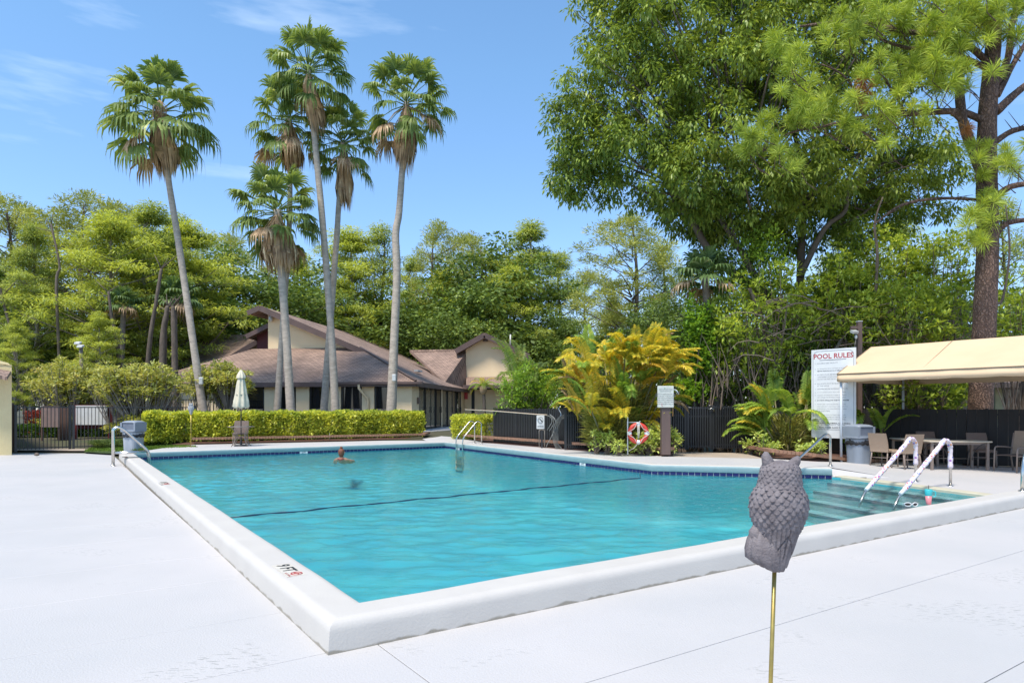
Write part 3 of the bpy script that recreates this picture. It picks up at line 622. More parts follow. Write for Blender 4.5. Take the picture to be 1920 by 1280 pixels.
# mulch beds (gently mounded) with brick edging
def bed(name, pts, z0, h=.07):
    c = sum(pts, Vector()) / len(pts); n = len(pts); m_ = MB(); vs = [flat(p, z0) for p in pts] + [flat(p + (c - p) * .12, z0 + h) for p in pts] + [flat(p + (c - p) * .6, z0 + h + .03) for p in pts] + [flat(c, z0 + h + .03)]
    m_.add(vs, [(i, (i + 1) % n, n + (i + 1) % n, n + i) for i in range(n)] + [(n + i, n + (i + 1) % n, 2 * n + (i + 1) % n, 2 * n + i) for i in range(n)] + [(2 * n + i, 2 * n + (i + 1) % n, 3 * n) for i in range(n)], True)
    return obj(name, m_, M['mulch'], kind='structure')
bedA = [gr(340, 834, .2), b1, b2, b3, b4, gr(806, 820, .22), at(794, 812, 33), at(700, 780, 36), at(420, 780, 36), at(250, 790, 34), at(240, 810, 28)]
bed('hedge_bed', bedA, .2)
bedB = [b5, b6, b7, b8, gr(1262, 846, .2), at(1262, 800, 24), at(1050, 800, 30), at(930, 800, 32), gr(850, 822.5, .2)]
bed('palm_bed', bedB, .2)
c1 = gr(1392, 848, .2)
bedC = [c1, gr(1445, 859.5, .2), gr(1530, 862, .17), gr(1590, 864, .08), gr(1640, 866, .0), gr(1640, 858, .0), at(1560, 820, 22), at(1400, 820, 23)]
bed('sign_bed', bedC, .13, .08)
def edging(pts, z, name, w=.10, d=.2, h=.085):
    m_ = MB(); pts = dense(pts, 50)
    for a, b in zip(pts[:-1], pts[1:]):
        L_ = (b - a).length; n = max(1, int(L_ / .105)); t = (b - a).normalized(); nn = Vector((-t.y, t.x, 0))
        for i in range(n):
            p = a + (b - a) * ((i + .5) / n); j = rnd.uniform(-.006, .006)
            m_.obox(p + nn * (d / 2 - .02 + j) + Z * (z(p) + h / 2 - .02 + rnd.uniform(-.004, .004)), t * (L_ / n / 2 - .006), nn * d / 2, Z * h / 2)
    return obj(name, m_, M['brick'], kind='stuff')
for pts, zz in (([b1, b2, b3, b4, gr(806, 820, .22)], lambda p: .2), ([gr(850, 823.5, .2), b5, b6, b7, b8, gr(1262, 850, .2)], lambda p: .2), ([c1, gr(1445, 859.5, .2), gr(1530, 862, .17), gr(1590, 864, .08), gr(1660, 867, 0)], lambda p: .19 if p.x < 7 else max(.02, .19 - (p.x - 7) * .07))):
    e = edging(pts, zz, 'brick_edging'); tag(e, 'x', 'edging')
for o, l in zip([o for o in bpy.data.objects if o.name.startswith('brick_edging')], ('low red brick edging along the long yellow hedge', 'low red brick edging curving past the golden palm clump', 'low red brick edging under the pool rules sign')): o['label'] = l
# lawn
lw = [gr(158, 846.5, .02), gr(200, 849, .02), gr(268, 849.5, .05), gr(372, 838, .19), gr(340, 834, .2), at(280, 815, 27), at(180, 812, 27.5)]
for i, z in enumerate((.012, .012, .03, .2, .2, .16, .06)): lw[i].z = z
obj('lawn', MB().poly(lw), M['lawn'], kind='structure')
ctr = sum(lw, Vector()) / len(lw); G = []
while len(G) < 9000:
    x, y = rnd.uniform(-18, -10.5), rnd.uniform(21.5, 28)
    if inpoly(x, y, lw): G.append((x, y, .01 + .17 * min(1, max(0, (x + 15.5) / 4))))
G = np.array(G); Dg = rng.normal(size=G.shape) * .45; Dg[:, 2] = 1
o = leaves('grass', G, Dg, rng.uniform(.06, .13, len(G)), .02, M['grass'], flat=.2, kind='stuff'); tag(o, 'short green grass in front of the dark strappy border', 'grass')
# path behind the left fence and right-hand ground
obj('garden_path', MB().poly([flat(p, .03) for p in (at(-120, 0, 24.6), gr(210, 845, .03), at(210, 0, 28.6), at(-120, 0, 29))]), M['tan_concrete'], kind='structure')
# float line across the pool
a, b = gr(432, 970, WZ), gr(1198, 896, WZ); pts = []
for i in range(60):
    t = i / 59; p = a.lerp(b, t); pts.append(p + Vector((0, 0, .002)) + Vector((.03 * math.sin(i * 1.1), .05 * math.sin(i * .7), 0)))
pts.append(gr(1200, 889, WZ) + Z * .02)
solid('float_rope', 'thin dark rope lying across the turquoise pool water', 'rope', MB().tube(pts, [.007 + .009 * abs(math.sin(i * .9)) ** 2 for i in range(len(pts))], 6), mat('wet_rope', (.02, .05, .09), .4), a)

# ================================================================== BUILDINGS
BC = at(772, 766, 34.5); BC.z = 0; E1 = Vector((-.99, .13, 0)).normalized(); E2 = Vector((-E1.y, E1.x, 0)); E2 = E2 if E2.y > 0 else -E2
FZ = .42
def B(e1, e2, z): return BC + E1 * e1 + E2 * e2 + Z * z
club = thing('clubhouse', 'cream stucco clubhouse with brown shingle roofs behind the tall palms', 'building', B(0, 0, FZ))
SL = .44; EZ = 2.93
def roofpoly(name, pts, parent, th=.18):
    m_ = MB(); n = len(pts); lo = [p - Z * th for p in pts]; m_.add(pts + lo, [tuple(range(n)), tuple(reversed(range(n, 2 * n)))] + [(i, (i + 1) % n, n + (i + 1) % n, n + i) for i in range(n)])
    o = obj(name, m_, M['shingle'], parent); me = o.data; uvl = me.uv_layers.new(name='UVMap')
    nr = (pts[1] - pts[0]).cross(pts[2] - pts[0]).normalized(); nr = nr if nr.z > 0 else -nr
    up = (Z - nr * nr.z).normalized(); sd_ = up.cross(nr)
    for lp in me.loops:
        p = me.vertices[lp.vertex_index].co; uvl.data[lp.index].uv = (p.dot(sd_), p.dot(up))
    return o
def board(name, a, b, w, h, m, parent, up=Z):   # trim board from a to b
    d = (b - a); s = d.cross(up).normalized(); u2 = s.cross(d).normalized()
    return obj(name, MB().obox((a + b) / 2, d / 2, s * w / 2, u2 * h / 2), m, parent)
def wallbox(mb, a, b, t, z0, z1, back):         # wall between plan points a,b thickness t towards back
    mb.prism([flat(a, z0), flat(b, z0), flat(b + back * t, z0), flat(a + back * t, z0)], z1 - z0)
# front wall with openings; e1 from 0 (corner) to 11; openings from the photograph
def e1_of(u): # plan hit of pixel column u with the front wall line
    k = (u - 960) / F; return ((BC.x - k * BC.y) / (k * E1.y - E1.x))
def e2_of(u):
    k = (u - 960) / F; return ((BC.x - k * BC.y) / (k * E2.y - E2.x))
opens = [(701.5, 742), (639, 678.5), (579.6, 615), (525, 555), (459, 495.5)]
zt, zb = 2.86, .62
walls = MB(); x = 0.0
edges = []
for r_, l_ in [(e1_of(o[1]), e1_of(o[0])) for o in opens]: edges.append((r_, l_))
for (r_, l_) in edges:
    wallbox(walls, B(x, 0, 0), B(r_, 0, 0), .25, FZ - .3, zt, E2); x = l_
wallbox(walls, B(x, 0, 0), B(x + 4.2, 0, 0), .25, FZ - .3, zt, E2); XE = x + 4.2
wallbox(walls, B(-.0, .0, 0) , B(XE, .0, 0), .249, FZ - .3, zb, E2)
wallbox(walls, B(0, 0.003, 0), B(XE, 0.003, 0), .24, zt, EZ + .1, E2)
# side wall
s1, s2, s3, s4 = e2_of(785.5), e2_of(826.2), e2_of(829.5), e2_of(863)
for a, b in ((.25, s1), (s2, s3), (s4, 13.4)): wallbox(walls, B(0, a, 0), B(0, b, 0), .25, FZ - .3, 2.86, E1)
wallbox(walls, B(0.003, .25, 0), B(0.003, 13.4, 0), .24, 2.86, EZ + .1, E1)
obj('wall', walls, M['cream_stucco'], club)
# interior: dark rooms behind the glass
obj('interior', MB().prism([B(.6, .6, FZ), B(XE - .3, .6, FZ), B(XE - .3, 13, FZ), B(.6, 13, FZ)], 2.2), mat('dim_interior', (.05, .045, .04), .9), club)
for (r_, l_) in edges:
    fr = MB(); w_ = .09
    a, b = B(r_, .10, 0), B(l_, .10, 0); d = (b - a).normalized(); W_ = (b - a).length
    for q in (a + d * w_ / 2, b - d * w_ / 2): fr.obox(flat(q, (zt + zb) / 2), d * w_ / 2, E2 * .06, Z * ((zt - zb) / 2))
    for zz in (zb + w_ / 2, zt - w_ / 2): fr.obox(flat((a + b) / 2, zz), d * (W_ / 2 - w_ - .002), E2 * .06, Z * w_ / 2)
    wo = obj('window', fr, M['dark_frame'], club)
    obj('rail', MB().obox(flat((a + b) / 2, 1.50), d * (W_ / 2 - w_ - .003), E2 * .05, Z * .05), M['taupe'], wo)
    obj('pane', MB().obox(flat((a + b) / 2, (zt + zb) / 2) + E2 * .03, d * (W_ / 2 - w_), E2 * .008, Z * ((zt - zb) / 2 - w_)), M['glass'], wo)
for (a_, b_) in ((s1, s2), (s3, s4)):
    n = 4; W_ = (b_ - a_) / n
    for i in range(n):
        p, q = B(-.02 if i % 2 else .03, a_ + i * W_, 0), B(-.02 if i % 2 else .03, a_ + (i + 1) * W_, 0); fr = MB(); w_ = .10 if i == 2 else .06
        for c_ in (p + E2 * w_ / 2, q - E2 * w_ / 2): fr.obox(flat(c_, FZ + 1.22), E1 * .03, E2 * w_ / 2, Z * 1.22)
        for zz in (FZ + .06, FZ + 2.38): fr.obox(flat((p + q) / 2, zz), E1 * .028, E2 * (W_ / 2 - w_ - .003), Z * .06)
        do = obj('glass_door', fr, M['dark_frame'], club)
        obj('pane', MB().obox(flat((p + q) / 2, FZ + 1.22), E1 * .006, E2 * (W_ / 2 - w_), Z * 1.12), M['glass_beige'] if i != 3 else M['glass'], do)
        obj('handle', MB().tube([flat(q - E2 * .1, FZ + z) - E1 * .06 for z in (.9, 1.0, 1.25)], .018, 6), M['dark_frame'], do)
# roofs
oh = .32
skirt = [B(-oh, -oh, EZ - .0), B(15.5, -oh, EZ), B(11.2, 4.5, EZ + SL * 5.1), B(4.5, 4.5, EZ + SL * 5.1)]
roofpoly('roof', skirt, club)
RG = 10.43
main = [B(-oh, -oh, EZ), B(4.5, 4.5, EZ + SL * 5.1), B(4.1, 3.95, EZ + SL * 4.7), B(RG, 3.95, EZ + SL * (RG + oh)), B(RG, 24, EZ + SL * (RG + oh)), B(-oh, 24, EZ)]
main = [B(-oh, -oh, EZ), B(4.3, 4.3, EZ + SL * 4.9), B(4.3, 3.95, EZ + SL * 4.9), B(RG, 3.95, EZ + SL * (RG + oh)), B(RG, 24, EZ + SL * (RG + oh)), B(-oh, 24, EZ)]
for i in range(len(main)): main[i] = main[i] + Z * .01
roofpoly('roof', main, club)
capb = MB()
obj('hip_cap', MB().tube([B(-oh, -oh, EZ + .05), B(4.4, 4.4, EZ + SL * 5 + .05)], .06, 5), M['brown_trim'], club)
# left short fall of the ridge
roofpoly('roof', [B(RG, 3.95, EZ + SL * (RG + oh)), B(RG + .75, 3.95, EZ + SL * (RG + oh) - .3), B(RG + .75, 24, EZ + SL * (RG + oh) - .3), B(RG, 24, EZ + SL * (RG + oh))], club)
# gable wall under the rake, fascia and rake boards
gw = MB().prism([B(3.9, 4.6, EZ + SL * 4.2), B(3.9, 4.6, EZ + SL * 4.4), B(RG - .15, 4.6, EZ + SL * (RG + .45) - .1), B(RG - .15, 4.6, 3.2), B(3.9, 4.6, 3.2)][1:], .25, E2)
obj('gable_wall', gw, M['cream_stucco'], club)
board('fascia', B(3.9, 3.90, EZ + SL * 4.5 - .12), B(RG, 3.90, EZ + SL * (RG + oh) - .12), .05, .34, M['brown_trim'], club)
board('fascia', B(RG, 3.90, EZ + SL * (RG + oh) - .10), B(RG + .8, 3.90, EZ + SL * (RG + oh) - .40), .05, .30, M['brown_trim'], club)
board('fascia', B(-oh, -oh - .03, EZ - .12), B(15.5, -oh - .03, EZ - .12), .05, .24, M['brown_trim'], club)
board('fascia', B(-oh - .03, -oh - .03, EZ - .12), B(-oh - .03, 13.6, EZ - .12), .05, .24, M['brown_trim'], club)
obj('soffit', MB().add([B(-oh, -oh, EZ - .2), B(15.4, -oh, EZ - .2), B(15.4, .3, EZ - .2), B(.3, .3, EZ - .2), B(.3, 13.6, EZ - .2), B(-oh, 13.6, EZ - .2)], [(0, 1, 2, 3), (0, 3, 4, 5)]), M['brown_trim'], club)
# security camera and small fittings
obj('camera_housing', MB().lathe([(.02, .3), (.13, .28), (.13, .05), (.10, 0), (.05, -.05)], B(10.0, 4.4, 6.85), 12), M['lamp_white'], club)
obj('wall_box', MB().obox(B(-.05, 1.1, 1.98), E1 * .05, E2 * .13, Z * .17), M['wicker_dark'], club)
obj('roof_vent', MB().obox(B(1.2, 5.6, EZ + SL * 1.8 + .10), (E2 * .5), E1 * .12, Z * .05), M['plaster_white'], club)
# gutter and downspout
gx = (e1_of(676) + e1_of(672)) / 2
obj('gutter', MB().obox(B(1.6, -oh - .12, EZ - .06), E1 * 2.3, E2 * .07, Z * .06), M['brown_trim'], club)
u1 = e1_of(678); u2 = e1_of(691)
obj('downspout', MB().tube([B(u1, -oh - .1, EZ - .1), B(u1, -oh - .08, EZ - .32), B(u1 - .1, -oh + .05, EZ - .5), B(u2, -.12, EZ - .85), B(u2, -.07, EZ - 1.05), B(u2, -.07, FZ)], .065, 8), M['cream_stucco'], club)
# right gable wing, behind: wall under a steep gable roof
YG = 47.9
def G(u, v, dy=0): return at(u, v, YG + dy)
rw = MB().prism([G(873.5, 722), G(873.5, 655), G(908, 634), G(985, 664), G(985, 722)], .3, Vector((0, 1, 0)))
obj('gable_wall', rw, M['cream_stucco'], club)
apex = G(908, 624, -.6); lft = G(853.5, 655, -.6); rgt = G(992, 664, -.6); bk = Vector((0, 9, 0))
roofpoly('roof', [apex, lft, lft + bk, apex + bk], club); roofpoly('roof', [apex, rgt, rgt + bk, apex + bk], club)
for a, b in ((apex, lft), (apex, rgt)): board('fascia', a - Vector((0, .04, .16)), b - Vector((0, .04, .16)), .05, .36, M['brown_trim'], club)
obj('soffit', MB().prism([G(856, 658, .02), G(874, 650, .02), G(874, 657, .02)], .5, Vector((0, 1, 0))), M['brown_trim'], club)
obj('vent_pipe', MB().tube([G(957, 652, 3), G(957, 627, 3)], .06, 8), M['lamp_white'], club)
obj('flood_light', MB().obox(G(910, 638, -.12), (.17, 0, 0), (0, .1, 0), (0, 0, .07)), M['brown_post'], club)
obj('flood_light', MB().obox(G(894, 639, -.1), (.03, 0, 0), (0, .08, 0), (0, 0, .14)), M['brown_post'], club)
# valley roof between main roof and the wing, lower roof strip, lower wall
roofpoly('roof', [at(874.5, 654.5, 48.2), at(768, 656, 49.5), B(-oh + .9, 9.5, EZ + SL * .9), B(-oh, 13.4, EZ), at(874.5, 727, 47.5)], club)
roofpoly('roof', [at(873.5, 706.5, 47.85), at(990, 706.5, 47.85), at(990, 722, 46.2), at(874.5, 722, 46.2)], club)
board('fascia', at(868, 724.5, 46.15), at(990, 724.5, 46.15), .05, .22, M['brown_trim'], club)
lo = MB(); lo.prism([flat(at(858, 0, 47.9), FZ - .3), flat(at(884, 0, 47.9), FZ - .3), flat(at(884, 0, 48.2), FZ - .3), flat(at(858, 0, 48.2), FZ - .3)], 2.8)
lo.prism([flat(at(890, 0, 47.9), FZ - .3), flat(at(990, 0, 47.9), FZ - .3), flat(at(990, 0, 48.2), FZ - .3), flat(at(890, 0, 48.2), FZ - .3)], 2.8)
obj('wall', lo, M['cream_stucco'], club)
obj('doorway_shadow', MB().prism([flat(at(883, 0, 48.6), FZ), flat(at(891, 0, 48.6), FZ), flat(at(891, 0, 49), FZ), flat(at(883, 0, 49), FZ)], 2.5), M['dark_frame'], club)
for a, b in ((893, 909), (909.5, 926)):
    do = obj('door', MB().prism([flat(at(a, 0, 47.84), FZ), flat(at(b, 0, 47.84), FZ), flat(at(b, 0, 47.89), FZ), flat(at(a, 0, 47.89), FZ)], 2.15), M['cream_stucco'], club)
    pnl = MB()
    for zz in (.5, 1.5): pnl.prism([flat(at(a + 3, 0, 47.82), FZ + zz - .35), flat(at(b - 3, 0, 47.82), FZ + zz - .35), flat(at(b - 3, 0, 47.838), FZ + zz - .35), flat(at(a + 3, 0, 47.838), FZ + zz - .35)], .7)
    obj('door_panel', pnl, M['cream_stucco'], do)
obj('extinguisher_box', MB().obox(at(874, 741, 47.8), (.12, 0, 0), (0, .1, 0), (0, 0, .27)), M['red_box'], club)
# left wing: lower gable with maroon clerestory, and the hip roof beyond it
cl = MB().prism([at(482, 660, 41.2), at(482, 622, 41.2), at(503, 611, 41.2), at(503, 660, 41.2)], .2, Vector((0, 1, 0)))
obj('clerestory', cl, M['maroon'], club)
roofpoly('roof', [at(462, 628, 40.6), at(506, 606, 40.6), at(506, 606, 40.6) + Vector((0, 8, 0)), at(462, 628, 40.6) + Vector((0, 8, 0))], club)
board('fascia', at(461, 631, 40.55), at(504, 609.5, 40.55), .05, .26, M['brown_trim'], club)
roofpoly('roof', [at(402, 627, 47), at(472, 627, 47), at(484, 636, 42.5), at(425, 673, 41.6), at(268, 706, 41.6)], club)
roofpoly('roof', [at(402, 627, 47.1), at(268, 706, 41.7), at(262, 706, 52), at(400, 628, 51)], club)
board('fascia', at(425, 675, 41.5), at(484, 639, 42.2), .05, .30, M['brown_trim'], club)
obj('gable_wall', MB().prism([at(428, 677, 42.6), at(484, 643, 42.9), at(484, 690, 42.6), at(428, 690, 42.6)], .3, Vector((0, 1, 0))), M['cream_stucco'], club)
obj('wall', MB().prism([flat(at(285, 0, 42.5), .1), flat(at(470, 0, 42.5), .1), flat(at(470, 0, 42.9), .1), flat(at(285, 0, 42.9), .1)], 3.1), M['cream_stucco'], club)
obj('wall_panel', MB().prism([flat(at(300, 0, 41.9), .1), flat(at(392, 0, 41.9), .1), flat(at(392, 0, 42.3), .1), flat(at(300, 0, 42.3), .1)], 2.0), M['maroon'], club)
ar = at(366, 766, 41.7); obj('arch', MB().prism([ar + Vector((1.0 * math.cos(R(a)), 0, .1 + 1.0 * math.sin(R(a)))) for a in range(0, 181, 15)], .2, Vector((0, 1, 0))), M['maroon'], club)

# -- pump house at the left edge of the picture
p0 = flat(gr(22, 850, 0), 0); left = thing('pump_house', 'small yellow stucco building cut by the left edge of the picture', 'building', p0)
q0 = p0 + Vector((-4, -.5, 0)); bk_ = Vector((-4.6, 5, 0))
hgt = EYE + (HZ - 706) / F * p0.y
obj('wall', MB().prism([p0 - Z * .1, q0 - Z * .1, q0 + bk_ - Z * .1, p0 + bk_ - Z * .1], hgt + .5), M['cream_stucco_warm'], left)
zt_ = lambda v: EYE + (HZ - v) / F * p0.y
obj('parapet', MB().prism([flat(p0, hgt + .4) + Vector((.02, -.02, 0)), flat(p0, zt_(686)) + Vector((.02, -.02, 0)), flat(p0, zt_(680)) + Vector((-.12, -.02, 0)), flat(p0, zt_(670)) + Vector((-.75, -.09, 0)), flat(p0, zt_(655)) + Vector((-4, -.5, 0)), flat(p0, hgt + .4) + Vector((-4, -.5, 0))], 5, Vector((-.92, 1, 0))), M['cream_stucco_warm'], left)
aw = [at(20, 697, 22.6), at(12, 706, 22.0), at(-60, 690, 22.0), at(-60, 675, 22.6)]
roofpoly('canopy_roof', [at(21, 694, 23.2), at(13, 706, 22.2), at(-80, 688, 22.0), at(-80, 672, 23.2)], left, .12)
sg = thing('pool_notice', 'white notice with black lettering fixed to the yellow building at far left', 'sign', at(8, 770, 23.1))
obj('board', MB().obox(at(6, 770, 23.28), (.26, .033, 0), (0, .012, 0), (0, 0, .15)), M['sign_white'], sg)
for t_, s_, v_ in (('GUARD ON DUTY', .055, 764.5), ('CLOSED', .085, 769.3), ('DUSK TO DAWN', .05, 774.6)): text(t_, s_, at(6.5, v_, 23.255), (1, .127, 0), Z, M['ink_black'], sg, bold=.002)
# -- house glimpsed behind the right-hand fence
hb = at(1890, 766, 27); hb.z = 0
hs = thing('neighbour_house', 'beige house with a window seen under the tent behind the black fence', 'building', hb)
def H(u, v, dy=0): return at(u, v, 27 + dy)
wm = MB()
for (a, b, v0, v1) in ((1853, 1885, 700, 800), (1975, 2050, 700, 800), (1885, 1975, 700, 723), (1885, 1975, 770, 800)): wm.prism([H(a, v1), H(b, v1), H(b, v0), H(a, v0)], .2, Vector((0, 1, 0)))
obj('wall', wm, mat('beige_wall', (.42, .36, .25), .8), hs)
fr = MB()
for u in (1886, 1932, 1973): fr.obox(H(u, 747, .05), (.05, 0, 0), (0, .05, 0), (0, 0, .5))
for v in (724.5, 753, 769): fr.obox(H(1929.5, v, .07), (.93, 0, 0), (0, .03, 0), (0, 0, .03))
wf = obj('window', fr, M['taupe'], hs); obj('pane', MB().obox(H(1930, 747, .14), (.95, 0, 0), (0, .01, 0), (0, 0, .5)), M['glass_beige'], wf)
obj('pilaster', MB().obox(H(1870, 750, -.1), (.14, 0, 0), (0, .08, 0), (0, 0, 1.1)), mat('yellow_board', (.45, .40, .22), .8), hs)
roofpoly('roof', [H(1838, 718, -1), H(2080, 718, -1), H(2080, 660, 3), H(1838, 660, 3)], hs)

# ================================================================== FENCES
M['backing'] = mat('dark_mesh_backing', (.006, .006, .006), .9)
def slat_fence(name, label, a, b, z0, z1, pitch, w, m, group=None, rails=(.12, .92), postn=3, mid=None, jit=0, thick=.03, partname='slat', pw=.035):
    """posts, rails and every slat as its own part"""
    a, b = flat(a, z0), flat(b, z0); d = (b - a); L_ = d.length; d.normalize(); nn = Vector((-d.y, d.x, 0)); h = z1 - z0
    t = thing(name, label, 'fence', (a + b) / 2, group)
    for i in range(postn):
        p = a + d * (L_ * i / (postn - 1)); obj('post', MB().obox(p + Z * (h / 2 + .02) + nn * .0, d * pw, nn * pw, Z * (h / 2 + .03)), M['black_metal'] if m is not M['black_board'] else m, t)
    for r_ in rails: obj('rail', MB().obox(a + d * L_ / 2 + Z * h * r_ + nn * .02, d * L_ / 2, nn * .014, Z * .022), M['black_metal'] if m is not M['black_board'] else m, t)
    me = MB().obox((0, 0, h / 2), (w / 2, 0, 0), (0, thick / 2, 0), (0, 0, h / 2)).mesh(partname); me.materials.append(m)
    if partname == 'slat': obj('mesh_backing', MB().obox(a + d * L_ / 2 + Z * h * .5 + nn * .045, d * L_ / 2, nn * .004, Z * (h / 2 - .06)), M['backing'], t)
    n = int(L_ / pitch)
    for i in range(n):
        p = a + d * ((i + .5) * L_ / n) - nn * (.006 + (jit * rnd.uniform(-1, 1)))
        o = inst(partname, me, t, p + Z * (.02 + rnd.uniform(0, jit)), math.atan2(d.y, d.x) + rnd.uniform(-jit, jit) * 3)
    return t
# enclosure with vertical black boards, left of the golden palms
fa, fb = gr(927, 828, .24), gr(1062, 838, .24)
slat_fence('board_fence', 'black slatted fence with a no diving sign and coiled hose in front', fa, fb, .22, 1.53, .105, .066, M['black_metal'], postn=4, group='black board fences')
fa2 = fa + Vector((-.1, 0, 0)); slat_fence('board_fence', 'short black slatted fence return running back behind the bright bush', fa + Vector((.02, .06, 0)), fa + Vector((2.0, 5.0, 0)), .22, 1.55, .105, .066, M['black_metal'], postn=2, group='black board fences')
f1, f2, f3, f4 = gr(1070, 840, .2), gr(1268, 842, .2), gr(1336, 842.5, .2), gr(1425, 843, .2)
for p in (f1, f2, f3, f4): p.y = 21.9; 
f1.x, f2.x, f3.x, f4.x = [(u - 960) / F * 21.9 for u in (1060, 1286, 1336, 1425)]
slat_fence('board_fence', 'black slatted fence running behind the golden palms and brown post', f1, f2, .22, 1.64, .072, .042, M['black_metal'], postn=3, group='black board fences', rails=(.1, .78, .98))
g_ = slat_fence('fence_gate', 'black slatted gate between two taller posts left of the green palm', f2 + Vector((.05, 0, 0)), f3 - Vector((.05, 0, 0)), .24, 1.60, .072, .042, M['black_metal'], postn=2, rails=(.06, .78, .98))
g_['category'] = 'gate'
obj('latch', MB().tube([f3 + Vector((-.18, -.06, 1.32)), f3 + Vector((-.06, -.10, 1.36)), f3 + Vector((.02, -.08, 1.34)), f3 + Vector((.02, -.08, 1.22))], .016, 6), M['steel'], g_)
obj('hinge', MB().tube([f2 + Vector((.02, -.07, 1.36)), f2 + Vector((.14, -.08, 1.40)), f2 + Vector((.18, -.07, 1.33))], .015, 6), M['steel'], g_)
slat_fence('board_fence', 'black slatted fence disappearing behind the green palm clump', f3, f4, .22, 1.62, .072, .042, M['black_metal'], postn=2, group='black board fences', rails=(.1, .78, .98))
# right-hand board fence, wider overlapping boards
ra, rb = at(1420, 0, 21.6), at(1640, 0, 20.4); rc = at(1975, 0, 17.3)
slat_fence('board_fence', 'tall black board fence between the rules sign and the tent', ra, rb, .0, 1.52, .235, .23, M['black_board'], postn=3, group='black board fences', jit=.006, thick=.02, partname='fence_board')
slat_fence('board_fence', 'tall black wooden board fence behind the wicker chairs', rb, rc, -.02, 1.51, .235, .23, M['black_board'], postn=4, group='black board fences', jit=.008, thick=.02, partname='fence_board')
cc = MB()
# left gate and railings: round bars between rails
def rail_fence(name, cat, label, a, b, z0, z1, pitch, posts=True, group=None):
    a, b = flat(a, z0), flat(b, z0); d = b - a; L_ = d.length; d.normalize(); nn = Vector((-d.y, d.x, 0)); h = z1 - z0
    t = thing(name, label, cat, (a + b) / 2, group)
    for p in (a, b): obj('post', MB().obox(p + Z * h / 2, d * .04, nn * .04, Z * (h / 2 + .03)), M['black_metal'], t)
    for r_ in (.05, .965): obj('rail', MB().obox(a + d * L_ / 2 + Z * h * r_, d * (L_ / 2 - .04), nn * .018, Z * .02), M['black_metal'], t)
    me = MB().obox((0, 0, h / 2), (.011, 0, 0), (0, .011, 0), (0, 0, h / 2 - .03)).mesh('bar'); me.materials.append(M['black_metal']); n = max(1, int(L_ / pitch))
    for i in range(1, n): inst('bar', me, t, a + d * (L_ * i / n), math.atan2(d.y, d.x))
    return t
ga, gb = flat(gr(29, 847, 0), 0), flat(gr(131, 843, 0), 0); gc = gb + (gb - ga).normalized() * .12; gd = gc + D2 * 4.2
gt = rail_fence('metal_gate', 'gate', 'black metal bar gate beside the yellow building', ga, gb, .03, 1.66, .115)
obj('latch_post', MB().obox(flat(ga, .9) + Vector((-.14, 0, 0)), (.05, 0, 0), (0, .05, 0), (0, 0, .86)), M['brown_trim'], gt)
rail_fence('metal_fence', 'fence', 'black metal railing right of the gate, running behind the grey bin', gc, gd, .03, 1.66, .115)
ra_, rb_ = at(318, 0, 33), at(441, 0, 33); rail_fence('metal_fence', 'fence', 'black metal railing beyond the hedge near the leaning palm', ra_, rb_, .42, EYE + (HZ - 747) / F * 33, .13)
# board beyond the gate, and added panels standing in for a brownish reflection
sc_ = at(168, 778, 29); wb = thing('notice_board', 'large blank white panel in a maroon frame beyond the left railing', 'board', flat(sc_, .1))
obj('panel', MB().obox(at(172, 778, 29), (.68, 0, 0), (0, .03, 0), (0, 0, .42)), M['sign_white'], wb)
obj('frame', MB().obox(at(176, 781, 29.1), (.85, 0, 0), (0, .03, 0), (0, 0, .52)), M['maroon'], wb)
for u in (143, 205): obj('leg', MB().obox(at(u, 806, 29.1), (.04, 0, 0), (0, .04, 0), (0, 0, .5)), M['maroon'], wb)
wb2 = thing('reflection_panel', 'pinkish grey panel standing in for a reflection beyond the black gate', 'reflection_stand_in', flat(at(95, 0, 28.2), .05))
obj('panel', MB().obox(at(95, 781, 28.2), (.38, 0, 0), (0, .02, 0), (0, 0, .44)), mat('pinkish_reflection', (.28, .2, .185), .7), wb2)
for u in (79, 111): obj('leg', MB().obox(at(u, 800, 28.24), (.03, 0, 0), (0, .03, 0), (0, 0, .86)), M['brown_post'], wb2)
wb3 = thing('reflection_panel', 'brown panel standing in for a reflection between the gate and the white board', 'reflection_stand_in', flat(at(122, 0, 28.6), .05))
obj('panel', MB().obox(at(121, 796, 28.6), (.30, 0, 0), (0, .02, 0), (0, 0, .75)), mat('brown_reflection', (.12, .07, .055), .7), wb3)

# ================================================================== POOLSIDE OBJECTS
def fillet(pts, r, n=6):
    pts = [Vector(p) for p in pts]; out = [pts[0]]
    for i in range(1, len(pts) - 1):
        a, b, c = pts[i - 1], pts[i], pts[i + 1]; da, dc = (a - b), (c - b); k = min(r, da.length * .45, dc.length * .45)
        p, q = b + da.normalized() * k, b + dc.normalized() * k
        for j in range(n + 1):
            t = j / n; out.append(p * (1 - t) ** 2 + b * 2 * t * (1 - t) + q * t ** 2)
    return out + [pts[-1]]
